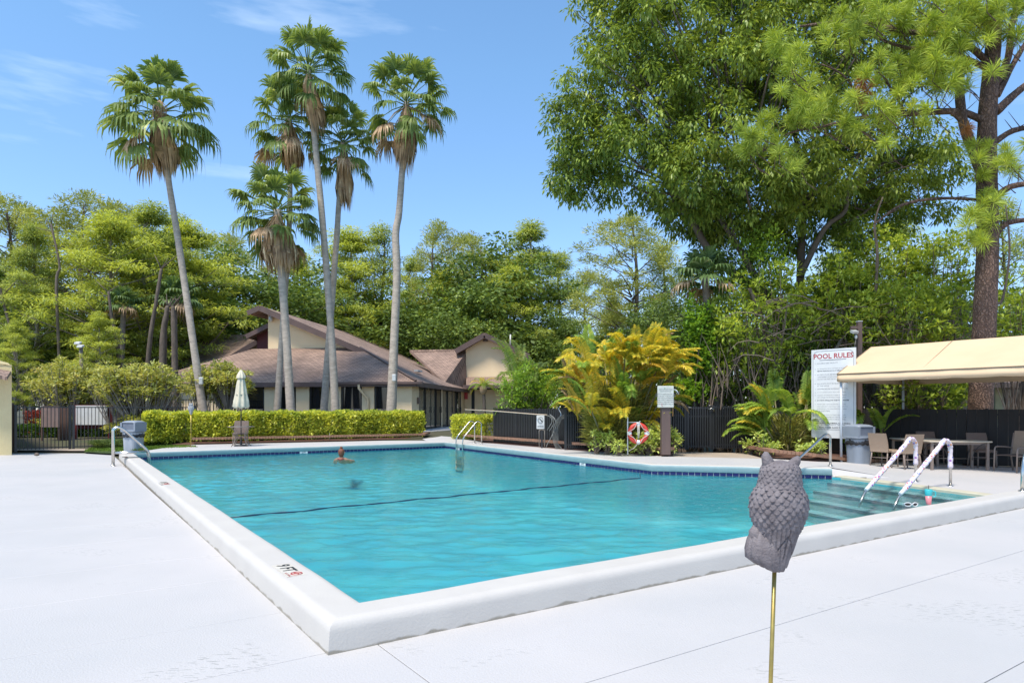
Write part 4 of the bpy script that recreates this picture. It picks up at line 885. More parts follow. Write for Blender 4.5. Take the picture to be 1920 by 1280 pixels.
# -- tent canopy on white poles
t0 = flat(gr(1576, 870, 0), 0); t1 = t0 + D2 * 3.55; TL = -D1
tent = thing('tent_canopy', 'tan canvas tent canopy on white poles shading the wicker tables', 'canopy', t0)
ev = EYE + (HZ - 701) / F * t0.y; rg = EYE + (HZ - 650) / F * ((t0 + t1) / 2).y; LEN = 8.5
def T(l, w, z): return t0 + TL * l + D2 * w + Z * z
mb = MB(); nl, nw = 34, 16
def tz(l, w):
    k = abs(w / 3.55 * 2 - 1); bay = (l % 2.1) / 2.1
    return rg + (ev - rg) * k - .03 * math.sin(math.pi * bay) * math.sin(math.pi * (1 - k)) - .006 * math.sin(math.pi * bay)
vs = [T(-.06 + (LEN + .12) * i / nl, -.05 + 3.65 * j / nw, tz(LEN * i / nl, 3.55 * j / nw)) for i in range(nl + 1) for j in range(nw + 1)]
mb.add(vs, [(i * (nw + 1) + j, (i + 1) * (nw + 1) + j, (i + 1) * (nw + 1) + j + 1, i * (nw + 1) + j + 1) for i in range(nl) for j in range(nw)], False)
o = obj('canvas', mb, M['canvas'], tent); sm = o.modifiers.new('s', 'SOLIDIFY'); sm.thickness = .006
for l in (2.1, 4.2, 6.3):
    obj('seam', MB().tube([T(l, 3.55 * j / 8 - .02, tz(l, 3.55 * j / 8) + .004) for j in range(5)], .006, 5), M['canvas_seam'], tent)
obj('piping', MB().tube([T(-.07, -.075, ev + .0), T(LEN, -.075, ev + .0)], .011, 6), M['canvas_seam'], tent)
obj('piping', MB().tube([T(-.075, -.06, ev + .0), T(-.075, 1.775, rg), T(-.075, 3.6, ev)], .010, 6), M['canvas_seam'], tent)
# gable end cloth
obj('end_cloth', MB().prism([T(.02, 0, ev), T(.02, 3.55, ev), T(.02, 1.775, rg - .02)], .006, TL), M['canvas'], tent)
# valances with a gently scalloped lower edge
def valance(p, d, L_, out, sag=.022, h=.235):
    m_ = MB(); n = int(L_ / .08); vs = []
    for i in range(n + 1):
        x = L_ * i / n; ph = (x / .98) % 1; low = -h + sag * (abs(math.sin(math.pi * (x / .98))) ** .5 * -1 + 1)
        pb = out * (.012 * math.sin(x * 7))
        vs += [p + d * x + Z * .0, p + d * x + Z * -.085 + pb * .3, p + d * x + Z * -.09 + out * .014, p + d * x + Z * low + out * .004 + pb * .6]
    m_.add(vs, [(i * 4 + j, i * 4 + 4 + j, i * 4 + 5 + j, i * 4 + 1 + j) for i in range(n) for j in range(3)], True)
    o = obj('valance', m_, M['canvas'], tent); s_ = o.modifiers.new('s', 'SOLIDIFY'); s_.thickness = .006
valance(T(-.06, -.06, ev + .005), TL, LEN + .1, -D2); valance(T(-.065, -.06, ev + .005), D2, 3.67, -TL); valance(T(-.06, 3.61, ev + .005), TL, LEN + .1, D2)
for l in (0.0, 5.6):
    for w in (0.03, 3.52):
        po = obj('pole', MB().tube([T(l, w, 0), T(l, w, ev - .03)], .034, 12), M['grey_pole'], tent)
        obj('foot_plate', MB().lathe([(.085, 0), (.085, .012), (.05, .02)], T(l, w, 0), 12), M['grey_pole'], po)
fr = MB()
for w in (.03, 3.52): fr.tube([T(0, w, ev - .04), T(LEN, w, ev - .04)], .024, 8)
fr.tube([T(0, 1.775, rg - .05), T(LEN, 1.775, rg - .05)], .024, 8)
for l in (0.03, 2.1, 4.2, 6.3, 8.4): fr.tube([T(l, .03, ev - .04), T(l, 1.775, rg - .05), T(l, 3.52, ev - .04)], .02, 8)
obj('frame', fr, M['grey_pole'], tent)

# -- litter bins with hooded lids
def bin_(loc, rz, m_body, lab, rim_h=.0):
    t = thing('litter_bin', lab, 'bin', loc, 'grey hooded litter bins')
    def rot(mb): 
        c, s = math.cos(rz), math.sin(rz); mb.v = [(p[0] * c - p[1] * s + loc[0], p[0] * s + p[1] * c + loc[1], p[2] + loc[2]) for p in mb.v]; return mb
    b = MB(); b.rbox([(0, .245, .245), (.03, .255, .255), (.60, .275, .275), (.615, .285, .285), (.72, .29, .29)], .17); obj('body', rot(b), m_body, t)
    g = MB(); seg = 48; vs = []
    for j in range(7):
        z = .56 + .2 * j / 6; k = .305 + .02 * math.sin(j * 1.1)
        for i in range(seg):
            a = 2 * math.pi * i / seg; ca, sa = math.cos(a), math.sin(a); q = (abs(ca) ** 2.6 + abs(sa) ** 2.6) ** (-1 / 2.6)
            wob = 1 + .025 * math.sin(i * 2.3 + j) + .02 * math.sin(i * 5.1 - j * 2); zz = z + (.02 * math.sin(i * 1.7) if j == 0 else 0)
            vs.append((ca * q * k * wob, sa * q * k * wob, zz))
    g.add(vs, [(j * seg + i, j * seg + (i + 1) % seg, (j + 1) * seg + (i + 1) % seg, (j + 1) * seg + i) for j in range(6) for i in range(seg)], True); obj('bin_bag', rot(g), M['bag'], t)
    l = MB(); l.rbox([(.735, .31, .31), (.775, .315, .315), (.785, .295, .295)], .13)
    lo = obj('lid', rot(l), M['bin_grey'], t)
    l = MB()  # hood: side cheeks, top and back round the opening
    l.rbox([(1.055, .285, .285), (1.085, .27, .27), (1.115, .20, .20), (1.125, .10, .10)], .11)
    for sx in (-1, 1):
        for sy in (-1, 1): l.obox((sx * .25, sy * .25, .92), (.03, 0, 0), (0, .035, 0), (0, 0, .14))
    l.obox((.275, 0, .92), (.012, 0, 0), (0, .232, 0), (0, 0, .14)); l.obox((0, .275, .92), (.232, 0, 0), (0, .012, 0), (0, 0, .14)); l.obox((-.275, 0, .92), (.012, 0, 0), (0, .232, 0), (0, 0, .14))
    l.obox((0, -.27, .805), (.22, 0, 0), (0, .012, 0), (0, 0, .02))
    obj('hood', rot(l), M['bin_grey'], lo)
    f = MB().obox((0, -.25, .93), (.21, 0, 0), (0, .012, .025), (0, 0, .12)); obj('flap', rot(f), mat('flap_grey', (.15, .17, .21), .45), lo)
    return t
bin_(gr(1621, 873, 0) + Vector((0, .3, 0)), .30, M['bin_grey'], 'grey hooded bin with a black bag beside the pool rules sign')
bin_(gr(241, 850.5, .02) + Vector((0, .3, 0)), -.15, M['bin_pale'], 'grey hooded bin with a faded body behind the left handrail')

# -- pool rules sign
sl0 = at(1522, 766, 19.75); sl1 = at(1605, 766, 18.8)
rs = thing('pool_rules_sign', 'tall white POOL RULES board on posts left of the tent', 'sign', flat(sl0.lerp(sl1, .5), .12))
dx = (flat(sl1, 0) - flat(sl0, 0)); W_ = dx.length; dx.normalize(); dn = Vector((dx.y, -dx.x, 0)); dn = dn if dn.y < 0 else -dn
zt_, zb_ = 3.28, .70
def S(a, z, o=0): return flat(sl0, z) + dx * a + dn * o
obj('board', MB().obox(S(W_ / 2, (zt_ + zb_) / 2), dx * W_ / 2, dn * .02, Z * (zt_ - zb_) / 2), M['sign_white'], rs)
for a in (.2, W_ - .2):
    obj('post', MB().obox(S(a, 1.62, -.065), dx * .045, dn * .04, Z * 1.58), M['grey_pole'], rs)
bd = MB(); m_ = .05; zz0 = zb_ + .25; rr = .16; loop = []
for (cx, cz, a0) in ((W_ - m_ - rr, zt_ - m_ - rr, 0), (m_ + rr, zt_ - m_ - rr, 90), (m_ + rr, zz0 + rr, 180), (W_ - m_ - rr, zz0 + rr, 270)):
    loop += [S(cx + rr * math.cos(R(a0 + 15 * k)), cz + rr * math.sin(R(a0 + 15 * k)), .021) for k in range(7)]
bd.tube(loop + [loop[0]], .005, 4, False); obj('border', bd, M['ink'], rs)
text('POOL RULES', .20, S(W_ / 2, 3.07, .0225), dx, Z, M['ink_red'], rs, bold=.004)
obj('underline', MB().obox(S(W_ / 2 - .01, 2.965, .022), dx * .38, dn * .001, Z * .006), M['ink'], rs)
body = [(2.745, 'NO LIFEGUARD ON DUTY', 0), (2.60, 'ALL MINORS MUST BE ACCOMPANIED BY AN ADULT', 0), (2.54, 'PERSONS USING POOL DO SO AT THEIR OWN RISK', 1), (2.44, 'NO PETS, FOOD, BEVERAGES, GLASS', 0), (2.38, 'CONTAINERS OR SMOKING IN THE POOL', 0), (2.32, 'OR ON THE WET DECK', 0),
        (2.20, 'ALL GUESTS MUST BE REGISTERED', 0), (2.14, 'AT THE OFFICE', 0), (2.06, 'SHOWER BEFORE ENTERING THE POOL', 0), (1.97, 'DO NOT USE THE POOL IF YOU ARE ILL WITH DIARRHEA', 0), (1.89, 'CHILDREN IN DIAPERS MUST WEAR SWIM PANTS', 0), (1.83, 'DRY OFF BEFORE ENTERING THE BUILDING', 0), (1.755, 'DO NOT SWALLOW THE POOL WATER', 1),
        (1.65, 'RESIDENTS AND GUESTS ARE EXPECTED TO KEEP THE', 0), (1.59, 'AREA CLEAN AND TO REMOVE ALL TOWELS AND TOYS', 0), (1.53, 'WHEN LEAVING. THE MANAGEMENT IS NOT LIABLE', 0), (1.47, 'FOR LOST ITEMS', 0),
        (1.37, 'EMERGENCY: IN CASE OF ACCIDENT CALL FOR HELP', 0), (1.31, 'AT ONCE. THE PHONE IS AT THE CLUBHOUSE', 0), (1.25, 'DOOR. GATES MUST STAY CLOSED AT ALL TIMES', 0), (1.19, 'BY ORDER', 0)]
bl_ = [(2.745, 0)]
mes = []; mesb = []
og = origin(rs)
for z, s_, b_ in body:
    (mesb if b_ else mes).append(text_mesh(s_, min(.050, .93 / (len(s_) * .62)), S(.17, .05 + (z - 1.0) * 1.09 + .92, .0222) - og, dx, Z, align='LEFT', bold=.0012 if b_ else .0, res=1))
for z in (2.745, 2.60, 2.44, 2.20, 2.06, 1.97, 1.89, 1.755, 1.65, 1.37):
    mes.append(text_mesh(str(1 + [2.745, 2.60, 2.44, 2.20, 2.06, 1.97, 1.89, 1.755, 1.65, 1.37].index(z)) + '.', .05, S(.10, .05 + (z - 1.0) * 1.09 + .92, .0222) - og, dx, Z, align='LEFT', res=1))
for z, s_, sz in ((1.115, 'NO DIVING, NO JUMPING, NO RUNNING', .052), (1.0, 'POOL HOURS: DAWN TO DUSK', .055)): mesb.append(text_mesh(s_, sz, S(W_ / 2, .05 + (z - .97) * 1.09 + .92, .0222) - og, dx, Z, bold=.0015, res=1))
mes.append(text_mesh('BATHING LOAD IS    PERSONS', .05, S(W_ / 2, 1.08, .0222) - og, dx, Z, res=1))
join_meshes('lettering', mes, M['ink_grey'], rs); join_meshes('lettering', mesb, M['ink'], rs)
# -- brown lamp post behind the sign
lp = thing('lamp_post', 'brown wooden lamp post with a white floodlight behind the pool rules sign', 'lamp post', flat(gr(1611, 864, 0), 0) + Vector((0, .5, 0)))
Yl = origin(lp).y
def LPp(u, v, dy=0): return at(u, v, Yl + dy)
obj('post', MB().obox((LPp(1611, 604) + LPp(1611, 870)) / 2, (.062, 0, 0), (0, .062, 0), Z * ((LPp(0, 604).z - LPp(0, 870).z) / 2)), M['brown_post'], lp)
obj('cap', MB().obox(LPp(1611, 602.5), (.072, 0, 0), (0, .072, 0), Z * .012), M['lamp_white'], lp)
ar_ = obj('arm', MB().obox(LPp(1601, 614, .0), (.10, 0, 0), (0, .04, 0), Z * .045), M['brown_post'], lp)
fl = obj('floodlight', MB().obox(LPp(1602, 622, -.1), (.085, 0, 0), (0, .08, .03), (0, -.02, .035)), M['lamp_white'], lp)
obj('sensor', MB().lathe([(.03, 0), (.04, -.03), (.04, -.1), (.02, -.12)], LPp(1605, 628, -.1), 10), M['lamp_white'], lp)
obj('conduit', MB().tube([LPp(1605, 632, -.07), LPp(1604, 640, -.08), LPp(1602, 655, -.07)], .012, 6), M['bark_pale'], lp)
# -- lamp post left, with a pair of box lights
lq = at(152, 766, 31); lamp = thing('lamp_post', 'slender brown lamp post with box floodlights above the flowering shrubs', 'lamp post', flat(lq, .2))
obj('pole', MB().tube([flat(lq, .2), at(152, 650, 31)], .075, 10), M['bark_palm_dark'], lamp)
for k, (u, v) in enumerate(((146, 643), (151, 649))):
    obj('floodlight', MB().bbox(at(u, v, 31 - .1 * k), (.13, 0, 0), (0, .1, .03), (0, 0, .055), .02), M['lamp_white'], lamp)

# -- rescue equipment, small signs
p = gr(1177, 853.5, .22); p.z = .24
rp = thing('ring_post', 'thin white post holding the lifebuoy in front of the golden palms', 'post', p)
topz = EYE + (HZ - 806) / F * p.y
obj('pole', MB().tube([p, flat(p, EYE + (HZ - 782) / F * p.y)], .016, 8), M['grey_pole'], rp)
obj('hook', MB().tube([flat(p, topz + .22) , flat(p, topz + .22) + Vector((.3, -.05, 0)), flat(p, topz + .25) + Vector((.33, -.12, 0))], .012, 6), M['grey_pole'], rp)
c = at(1196.5, 812, p.y - .12); ring = thing('lifebuoy', 'red and white lifebuoy hanging before the golden palm clump', 'lifebuoy', c)
def torus_part(a0, a1, m, nm, rt=.062, rm=.245, n=10):
    pts = [c + Vector((math.cos(R(a0 + (a1 - a0) * i / n)) * rm, .0, math.sin(R(a0 + (a1 - a0) * i / n)) * rm)) for i in range(n + 1)]; obj(nm, MB().tube(pts, rt, 12), m, ring)
for k in range(4):
    torus_part(90 * k + 10, 90 * k + 80, M['ring_red'], 'ring_segment'); torus_part(90 * k - 10, 90 * k + 10, M['sign_white'], 'white_band', .064, n=4)
gl_ = MB()
for k in range(4):
    a0 = 90 * k; q = [c + Vector((math.cos(R(a0 + x)) * (.315 - .13 * math.sin(R(2 * x))), -.07, math.sin(R(a0 + x)) * (.315 - .13 * math.sin(R(2 * x))))) for x in range(0, 91, 9)]; gl_.tube(q, .009, 5)
for dx_ in (-.02, .0, .02): gl_.tube([c + Vector((dx_, -.05, .24)), c + Vector((dx_ * 1.4, -.06, .05)), c + Vector((dx_ * .6, -.05, -.14))], .009, 5)
gl_.tube([c + Vector((-.02, -.04, -.3)), c + Vector((-.12, .0, -.42)), c + Vector((-.25, .05, -.5))], .008, 5)
obj('grab_line', gl_, M['rope'], ring)
Yb = 18.95; q = at(1247.5, 815, Yb)
bp_ = thing('notice_post', 'weathered notice with small print on a thick brown post by the lifebuoy', 'sign', flat(q, .25))
obj('post', MB().obox((at(1247.5, 745, Yb) + flat(q, .25)) / 2, (.125, 0, 0), (0, .10, 0), Z * ((at(0, 745, Yb).z - .25) / 2)), M['brown_post'], bp_)
obj('board', MB().bbox(at(1248, 743.5, Yb - .13), (.23, 0, 0), (0, .015, 0), Z * .305, .012), M['sign_old'], bp_)
txt = ['CARDIOPULMONARY', 'RESUSCITATION', 'CHECK FOR RESPONSE AND CALL', 'OPEN AIRWAY, LOOK AND LISTEN', 'GIVE TWO SLOW BREATHS', 'BEGIN CHEST COMPRESSIONS', 'CONTINUE UNTIL HELP ARRIVES', 'IN AN EMERGENCY DIAL 911']
og = origin(bp_); ms = [text_mesh(s_, .036 if i > 1 else .04, at(1248, 730 + i * 3.7 + (1.5 if i > 1 else 0), Yb - .1465) - og, (1, 0, 0), Z, bold=.001, res=1) for i, s_ in enumerate(txt)]
join_meshes('lettering', ms, M['ink_grey'], bp_)
obj('red_mark', MB().tube([at(1241, 756, Yb - .147), at(1241, 761, Yb - .147), at(1243, 761, Yb - .147)], .005, 4), M['ink_red'], bp_)
obj('green_mark', MB().obox(at(1246.5, 728, Yb - .146), (.012, 0, 0), (0, .001, 0), Z * .014), M['ink_green'], bp_)
obj('hook', MB().tube(fillet([at(1263, 730, Yb), at(1268, 731, Yb - .1), at(1272, 737, Yb - .1)], .05), .014, 6), M['grey_pole'], bp_)
solid('reaching_pole', 'short orange-tipped stick hanging beside the weathered notice', 'stick', MB().tube([at(1261.5, 761, Yb - .05), at(1261.5, 780, Yb - .05)], .012, 6), mat('orange_stick', (.5, .26, .08), .6), at(1261.5, 780, Yb - .05))
# no diving sign in front of the slatted fence
q = gr(1016, 838, .22); Yd = q.y - .1
nd = thing('no_diving_sign', 'small white no diving pictogram sign in front of the slatted fence', 'sign', flat(q, .22))
obj('post', MB().obox(at(1016, 810, Yd + .03), (.03, 0, 0), (0, .02, 0), Z * .62), M['black_metal'], nd)
obj('board', MB().bbox(at(1013.5, 791, Yd), (.135, 0, 0), (0, .008, 0), Z * .235, .012), M['sign_white'], nd)
cc_ = at(1013.5, 787.5, Yd - .011); g_ = MB(); ci = [cc_ + Vector((.085 * math.cos(k * math.pi / 12), 0, .105 * math.sin(k * math.pi / 12))) for k in range(25)]
g_.tube(ci, .006, 5, False); g_.tube([ci[9], ci[21]], .006, 5); obj('circle', g_, M['ink'], nd)
g_ = MB(); g_.tube([cc_ + Vector((-.045, 0, .03)), cc_ + Vector((0, 0, .045)), cc_ + Vector((.04, 0, -.02)), cc_ + Vector((.05, 0, -.06))], .009, 5); g_.lathe([(.0, -.014), (.014, 0), (0, .014)], cc_ + Vector((.055, 0, -.02)), 8); obj('diver', g_, M['ink'], nd)
text('DIVING', .062, at(1013.5, 799.4, Yd - .0105), (1, 0, 0), Z, M['ink_grey'], nd, bold=.003)
# spigot pipes and hose coil
g_ = MB()
for u in (1011, 1021): g_.tube(fillet([flat(at(u, 0, Yd - .12), .25), at(u, 806, Yd - .12), at(1016, 805, Yd - .12)], .05), .014, 6)
solid('standpipe', 'thin standpipe below the no diving sign', 'pipe', g_, M['bark_pale'], flat(at(1016, 0, Yd), .25))
Yh = 22.6; hs_ = MB()
cH = at(1056, 814, Yh)
for k in range(6):
    a = [cH + Vector(((.27 + .03 * k) * math.cos(t) * (.62 + .05 * k), -.04 * k + .02 * math.sin(t * 3), (.54 + .02 * k) * math.sin(t) + .02 * math.sin(2 * t + k))) for t in [i * math.pi / 14 for i in range(29)]]
    hs_.tube(a, .012, 6, False)
hs_.tube(fillet([at(1031, 777, Yh + .3), at(1040, 784, Yh), at(1046, 800, Yh), at(1045, 830, Yh), at(1056, 845, Yh - .2), at(1064, 840, Yh - .2)], .3), .02, 6)
for q_ in ([(1018, 777), (1032, 780), (1036, 790), (1026, 806)], [(1020, 777), (1036, 782), (1039, 794), (1030, 808)], [(1046, 790), (1036, 815), (1026, 833), (1024, 838)]): hs_.tube(fillet([at(u, v, Yh + .1) for u, v in q_], .25), .015, 6)
solid('vacuum_hose', 'grey vacuum hose coiled on the slatted fence right of the sign', 'hose', hs_, M['hose'], cH)
solid('skimmer_pole', 'long tan pole resting along the top of the slatted fence', 'pole', MB().tube([at(872, 767.5, 25), at(930, 770.5, 24.2), at(1005, 776.5, 22.9), at(1026, 777.5, 22.6)], .017, 8), mat('tan_pole', (.55, .42, .3), .5), at(950, 771, 24))
solid('hose_hanger', 'small bent metal hose holder on the slatted fence end', 'bracket', MB().tube(fillet([at(1050, 782, Yh - .1), at(1053, 776, Yh - .1), at(1047, 766, Yh), at(1052, 760, Yh)], .1), .02, 6), M['steel'], at(1050, 775, Yh))

# -- stainless handrails
def rail_thing(name, lab, loc, group=None): return thing(name, lab, 'handrail', loc, group)
def plane_rail(base, d, prof, r, m, parent, nm='tube'):   # prof: (distance along d, z)
    pts = fillet([flat(base, 0) + d * a + Z * z for a, z in prof], .16, 7); return obj(nm, MB().tube(pts, r, 12), m, parent)
def plate(p, parent, z=0): obj('base_plate', MB().lathe([(.062, z), (.062, z + .008), (.03, z + .02)], flat(p, 0), 14), M['steel'], parent)
# far ladder over the right edge
dn_ = Vector((.873, .488, 0)); e23 = (P3 - P2).normalized()
lad = rail_thing('pool_ladder', 'stainless ladder rails at the far right corner of the pool', P2 + e23 * 1.5); lad['category'] = 'ladder'
for k_ in (1.27, 1.87):
    b = P2 + e23 * k_ + dn_ * .72
    plane_rail(b, -dn_, [(0, .2), (0, 1.0), (.12, 1.07), (.22, 1.04), (.80, .42), (.80, -.9)], .024, M['steel'], lad); plate(b, lad, .197)
for z in (-.3, -.55, -.8): obj('tread', MB().obox(P2 + e23 * 1.57 - dn_ * .08 + Z * z, e23 * .28, dn_ * .05, Z * .012), M['steel'], lad)
# left entry rails with a tread bar
lr = rail_thing('pool_ladder', 'stainless grab rails with a tread at the far left pool corner', gr(208, 872, 0)); lr['category'] = 'ladder'
Lb = [flat(gr(213, 873.5, 0), 0)]; Lb.append(Lb[0] + D1 * .42)
for b in Lb:
    plane_rail(b, D2, [(0, 0), (0, .99), (.10, 1.06), (.24, 1.0), (.86, .36), (.86, -.9)], .028, M['steel'], lr); plate(b, lr)
    obj('cross_bar', MB().tube([b + Z * .34, b + D2 * .82 + Z * .36], .022, 10), M['steel'], lr)
obj('tread', MB().obox(Lb[0].lerp(Lb[1], .5) + D2 * .45 + Z * .335, D1 * .2, D2 * .3, Z * .012), M['bin_pale'], lr)
# rail behind the owl
b = flat(gr(1557, 873, .2), 0); cr_ = rail_thing('handrail', 'stainless handrail sloping down to the water behind the large owl', b, 'stainless handrails')
plane_rail(b, -D2, [(0, .2), (0, .90), (.16, .96), (.32, .90), (2.05, .05), (2.3, -.3)], .028, M['steel'], cr_); plate(b, cr_, .203)
# pair of cloth-wrapped rails by the entry steps
def floral():
    m = mat('floral_cloth', (.70, .62, .62), .8, bump=.3, bscale=60); nt = m.node_tree; L = nt.links.new; b_ = nt.nodes['Principled BSDF']; tc = _n(nt, 'ShaderNodeTexCoord')
    v = _n(nt, 'ShaderNodeTexVoronoi'); v.inputs['Scale'].default_value = 17; L(tc.outputs['Object'], v.inputs['Vector'])
    r = _n(nt, 'ShaderNodeValToRGB'); r.color_ramp.interpolation = 'CONSTANT'; e = r.color_ramp.elements
    e[0].position = 0; e[0].color = (.62, .10, .12, 1); e[1].position = .25; e[1].color = (.10, .12, .45, 1)
    for p_, c_ in ((.4, (.70, .28, .10, 1)), (.55, (.30, .10, .40, 1)), (.7, (.72, .25, .30, 1)), (.85, (.2, .25, .55, 1))): x = e.new(p_); x.color = c_
    sp = _n(nt, 'ShaderNodeSeparateColor'); L(v.outputs['Color'], sp.inputs[0]); L(sp.outputs[0], r.inputs[0])
    r2 = _n(nt, 'ShaderNodeValToRGB'); r2.color_ramp.elements[0].position = .32; r2.color_ramp.elements[1].position = .42; L(v.outputs['Distance'], r2.inputs[0])
    mx = _n(nt, 'ShaderNodeMix'); mx.data_type = 'RGBA'; L(r2.outputs[0], mx.inputs['Factor']); L(r.outputs[0], mx.inputs['A']); mx.inputs['B'].default_value = (.70, .60, .62, 1)
    L(mx.outputs['Result'], b_.inputs['Base Color']); return m
M['floral'] = floral()
def cloth_rail(bu, bv, wu, wv, lab):
    b = flat(gr(bu, bv, 0), 0); w_ = flat(gr(wu, wv, WZ), 0); d = (w_ - b); L_ = d.length; d.normalize(); t = rail_thing('handrail', lab, b, 'floral wrapped handrails')
    prof = [(0, 0), (0, .80), (.10, .90), (.30, .93), (.42, .84), (L_, WZ), (L_ + .25, -.30)]
    pts = fillet([b + d * a + Z * z for a, z in prof], .16, 7); obj('tube', MB().tube(pts, .027, 12), M['steel'], t); plate(b, t)
    prof = [(0, .36), (0, .80), (.10, .90), (.30, .93), (.42, .84), (L_ - .18, .05)]
    pts = dense(fillet([b + d * a + Z * z for a, z in prof], .16, 7), .04)
    obj('cloth_sleeve', MB().tube(pts, [.043 + .004 * math.sin(i * 1.7) + .003 * math.sin(i * .6) for i in range(len(pts))], 14), M['floral'], t)
    prof = [(L_ - .19, .055), (L_ - .03, -.01)]
    obj('sleeve_end', MB().tube([b + d * a + Z * z for a, z in prof], [.042, .034], 12), M['sign_white'], t)
cloth_rail(1717, 903, 1622, 921, 'handrail in a pink floral sleeve, the one nearer the grey bin')
cloth_rail(1782, 911, 1686, 929, 'handrail in a pink floral sleeve, the one nearer the cup')
b = gr(1917, 921, .2); b = flat(b, 0); r_ = rail_thing('handrail', 'steel rail foot rising from the coping at the right edge of the picture', b, 'stainless handrails')
plane_rail(b, D2, [(0, .2), (.02, .6), (.16, .86), (.5, 1.0), (1.2, .6), (1.3, .2)], .03, M['steel'], r_); plate(b, r_, .203)

# -- cup and sunglasses on the near coping
p = gr(1741, 945, .203); p.z = .203
cup = thing('tumbler', 'pink tumbler with teal lid half and straw on the near coping', 'cup', p)
obj('body', MB().lathe([(.030, 0), (.033, .004), (.042, .12)], p, 20), M['pink_plastic'], cup)
obj('upper', MB().lathe([(.042, .12), (.0425, .121), (.050, .205), (.046, .212)], p, 20), M['teal_plastic'], cup)
obj('handle', MB().tube(fillet([p + Vector((.044, -.01, .19)), p + Vector((.088, -.02, .185)), p + Vector((.085, -.02, .11)), p + Vector((.042, -.01, .105))], .02), .0075, 8), M['teal_plastic'], cup)
obj('straw', MB().tube([p + Vector((.004, 0, .20)), p + Vector((-.002, 0, .27))], .0035, 6), M['dark_frame'], cup)
p = gr(1709, 949, .203); p.z = .203
gls = thing('sunglasses', 'white framed sunglasses folded open on the coping left of the tumbler', 'sunglasses', p)
for s_ in (-1, 1):
    cx = p + Vector((.05 * s_, 0, .028)); loop = [cx + Vector((.042 * math.cos(k * math.pi / 8), .012 * math.cos(k * math.pi / 8) * s_, .024 * math.sin(k * math.pi / 8))) for k in range(17)]
    obj('rim', MB().tube(loop, .006, 6, False), M['sign_white'], gls)
    obj('lens', MB().poly([q + Vector((0, .002, 0)) for q in loop[:-1]]), M['glass'], gls)
    obj('temple', MB().tube([cx + Vector((.045 * s_, .0, .01)), cx + Vector((.04 * s_, .06, .0)), cx + Vector((-.01 * s_, .11, -.022))], .004, 6), M['sign_white'], gls)

# -- wicker chairs and tables under the tent
def chair_at(loc, rz, m, lab, arm=False):
    loc = Vector(loc); t = thing('wicker_chair', lab, 'chair', loc, 'wicker chairs under the tent')
    c, s = math.cos(rz), math.sin(rz)
    def X(mb): mb.v = [(p[0] * c - p[1] * s + loc.x, p[0] * s + p[1] * c + loc.y, p[2] + loc.z) for p in mb.v]; return mb
    obj('seat', X(MB().bbox((0, 0, .43), (.24, 0, 0), (0, .23, 0), (0, 0, .035), .02)), m, t)
    bk = MB(); nn = 7; vs = []
    for i in range(nn + 1):
        z = .40 + .50 * i / nn; y = .22 + .12 * (i / nn) ** 1.4; w_ = .245 - .0 * i + .012 * math.sin(i / nn * math.pi)
        vs += [(-w_, y, z), (w_, y, z), (w_, y + .03, z), (-w_, y + .03, z)]
    bk.add(vs, [(i * 4 + j, i * 4 + (j + 1) % 4, i * 4 + 4 + (j + 1) % 4, i * 4 + 4 + j) for i in range(nn) for j in range(4)] + [(3, 2, 1, 0), (nn * 4, nn * 4 + 1, nn * 4 + 2, nn * 4 + 3)])
    obj('backrest', X(bk), m, t)
    for sx in (-1, 1):
        obj('leg', X(MB().tube([(sx * .215, -.20, .42), (sx * .225, -.215, 0)], .018, 8)), M['taupe'], t)
        obj('leg', X(MB().tube([(sx * .215, .22, .42), (sx * .235, .29, 0)], .018, 8)), M['taupe'], t)
    obj('stretcher', X(MB().tube([(-.22, -.19, .25), (.22, -.19, .25)], .01, 6).tube([(-.225, .25, .25), (.225, .25, .25)], .01, 6)), M['taupe'], t)
    return t
def table_at(loc, rz, hx, hy, lab, h=.74):
    loc = Vector(loc); t = thing('patio_table', lab, 'table', loc, 'stone topped patio tables under the tent'); c, s = math.cos(rz), math.sin(rz)
    def X(mb): mb.v = [(p[0] * c - p[1] * s + loc.x, p[0] * s + p[1] * c + loc.y, p[2] + loc.z) for p in mb.v]; return mb
    obj('table_top', X(MB().bbox((0, 0, h - .018), (hx, 0, 0), (0, hy, 0), (0, 0, .018), .012)), M['table_top'], t)
    obj('apron', X(MB().obox((0, -hy + .08, h - .065), (hx - .09, 0, 0), (0, .012, 0), (0, 0, .028)).obox((0, hy - .08, h - .065), (hx - .09, 0, 0), (0, .012, 0), (0, 0, .028))), M['taupe'], t)
    for sx in (-1, 1):
        for sy in (-1, 1): obj('leg', X(MB().obox((sx * (hx - .08), sy * (hy - .08), (h - .037) / 2), (.028, 0, 0), (0, .028, 0), (0, 0, (h - .037) / 2))), M['taupe'], t)
    g = MB()
    for sx in (-1, 1): g.tube([(sx * (hx - .1) - sx * .35 * math.sin(R(k)), -hy + .06, .68 - .42 * (1 - math.cos(R(k)))) for k in range(0, 91, 10)], .009, 5)
    g.tube([(-hx + .1, -hy + .07, .30), (hx - .1, -hy + .07, .30)], .009, 5)
    obj('brace', X(g), M['dark_frame'], t); return t
ang = math.atan2(-D1.y, -D1.x) * 0 - .12
table_at((at(1795, 0, 16.9).x, 17.1, 0), -.10, .74, .42, 'patio table with a pale top nearest the camera under the tent')
table_at((at(1722, 0, 18.3).x - .1, 18.3, 0), -.10, .50, .40, 'smaller patio table behind the tan chair with its back turned')
chair_at((at(1704, 0, 17.1).x, 17.25, 0), math.pi + .12, M['wicker'], 'tan wicker chair with its back to the pool between the floral rails')
chair_at((at(1667, 0, 17.7).x, 17.9, 0), math.pi / 2 + .5, M['wicker'], 'tan wicker chair seen from the side, nearest the grey bin')
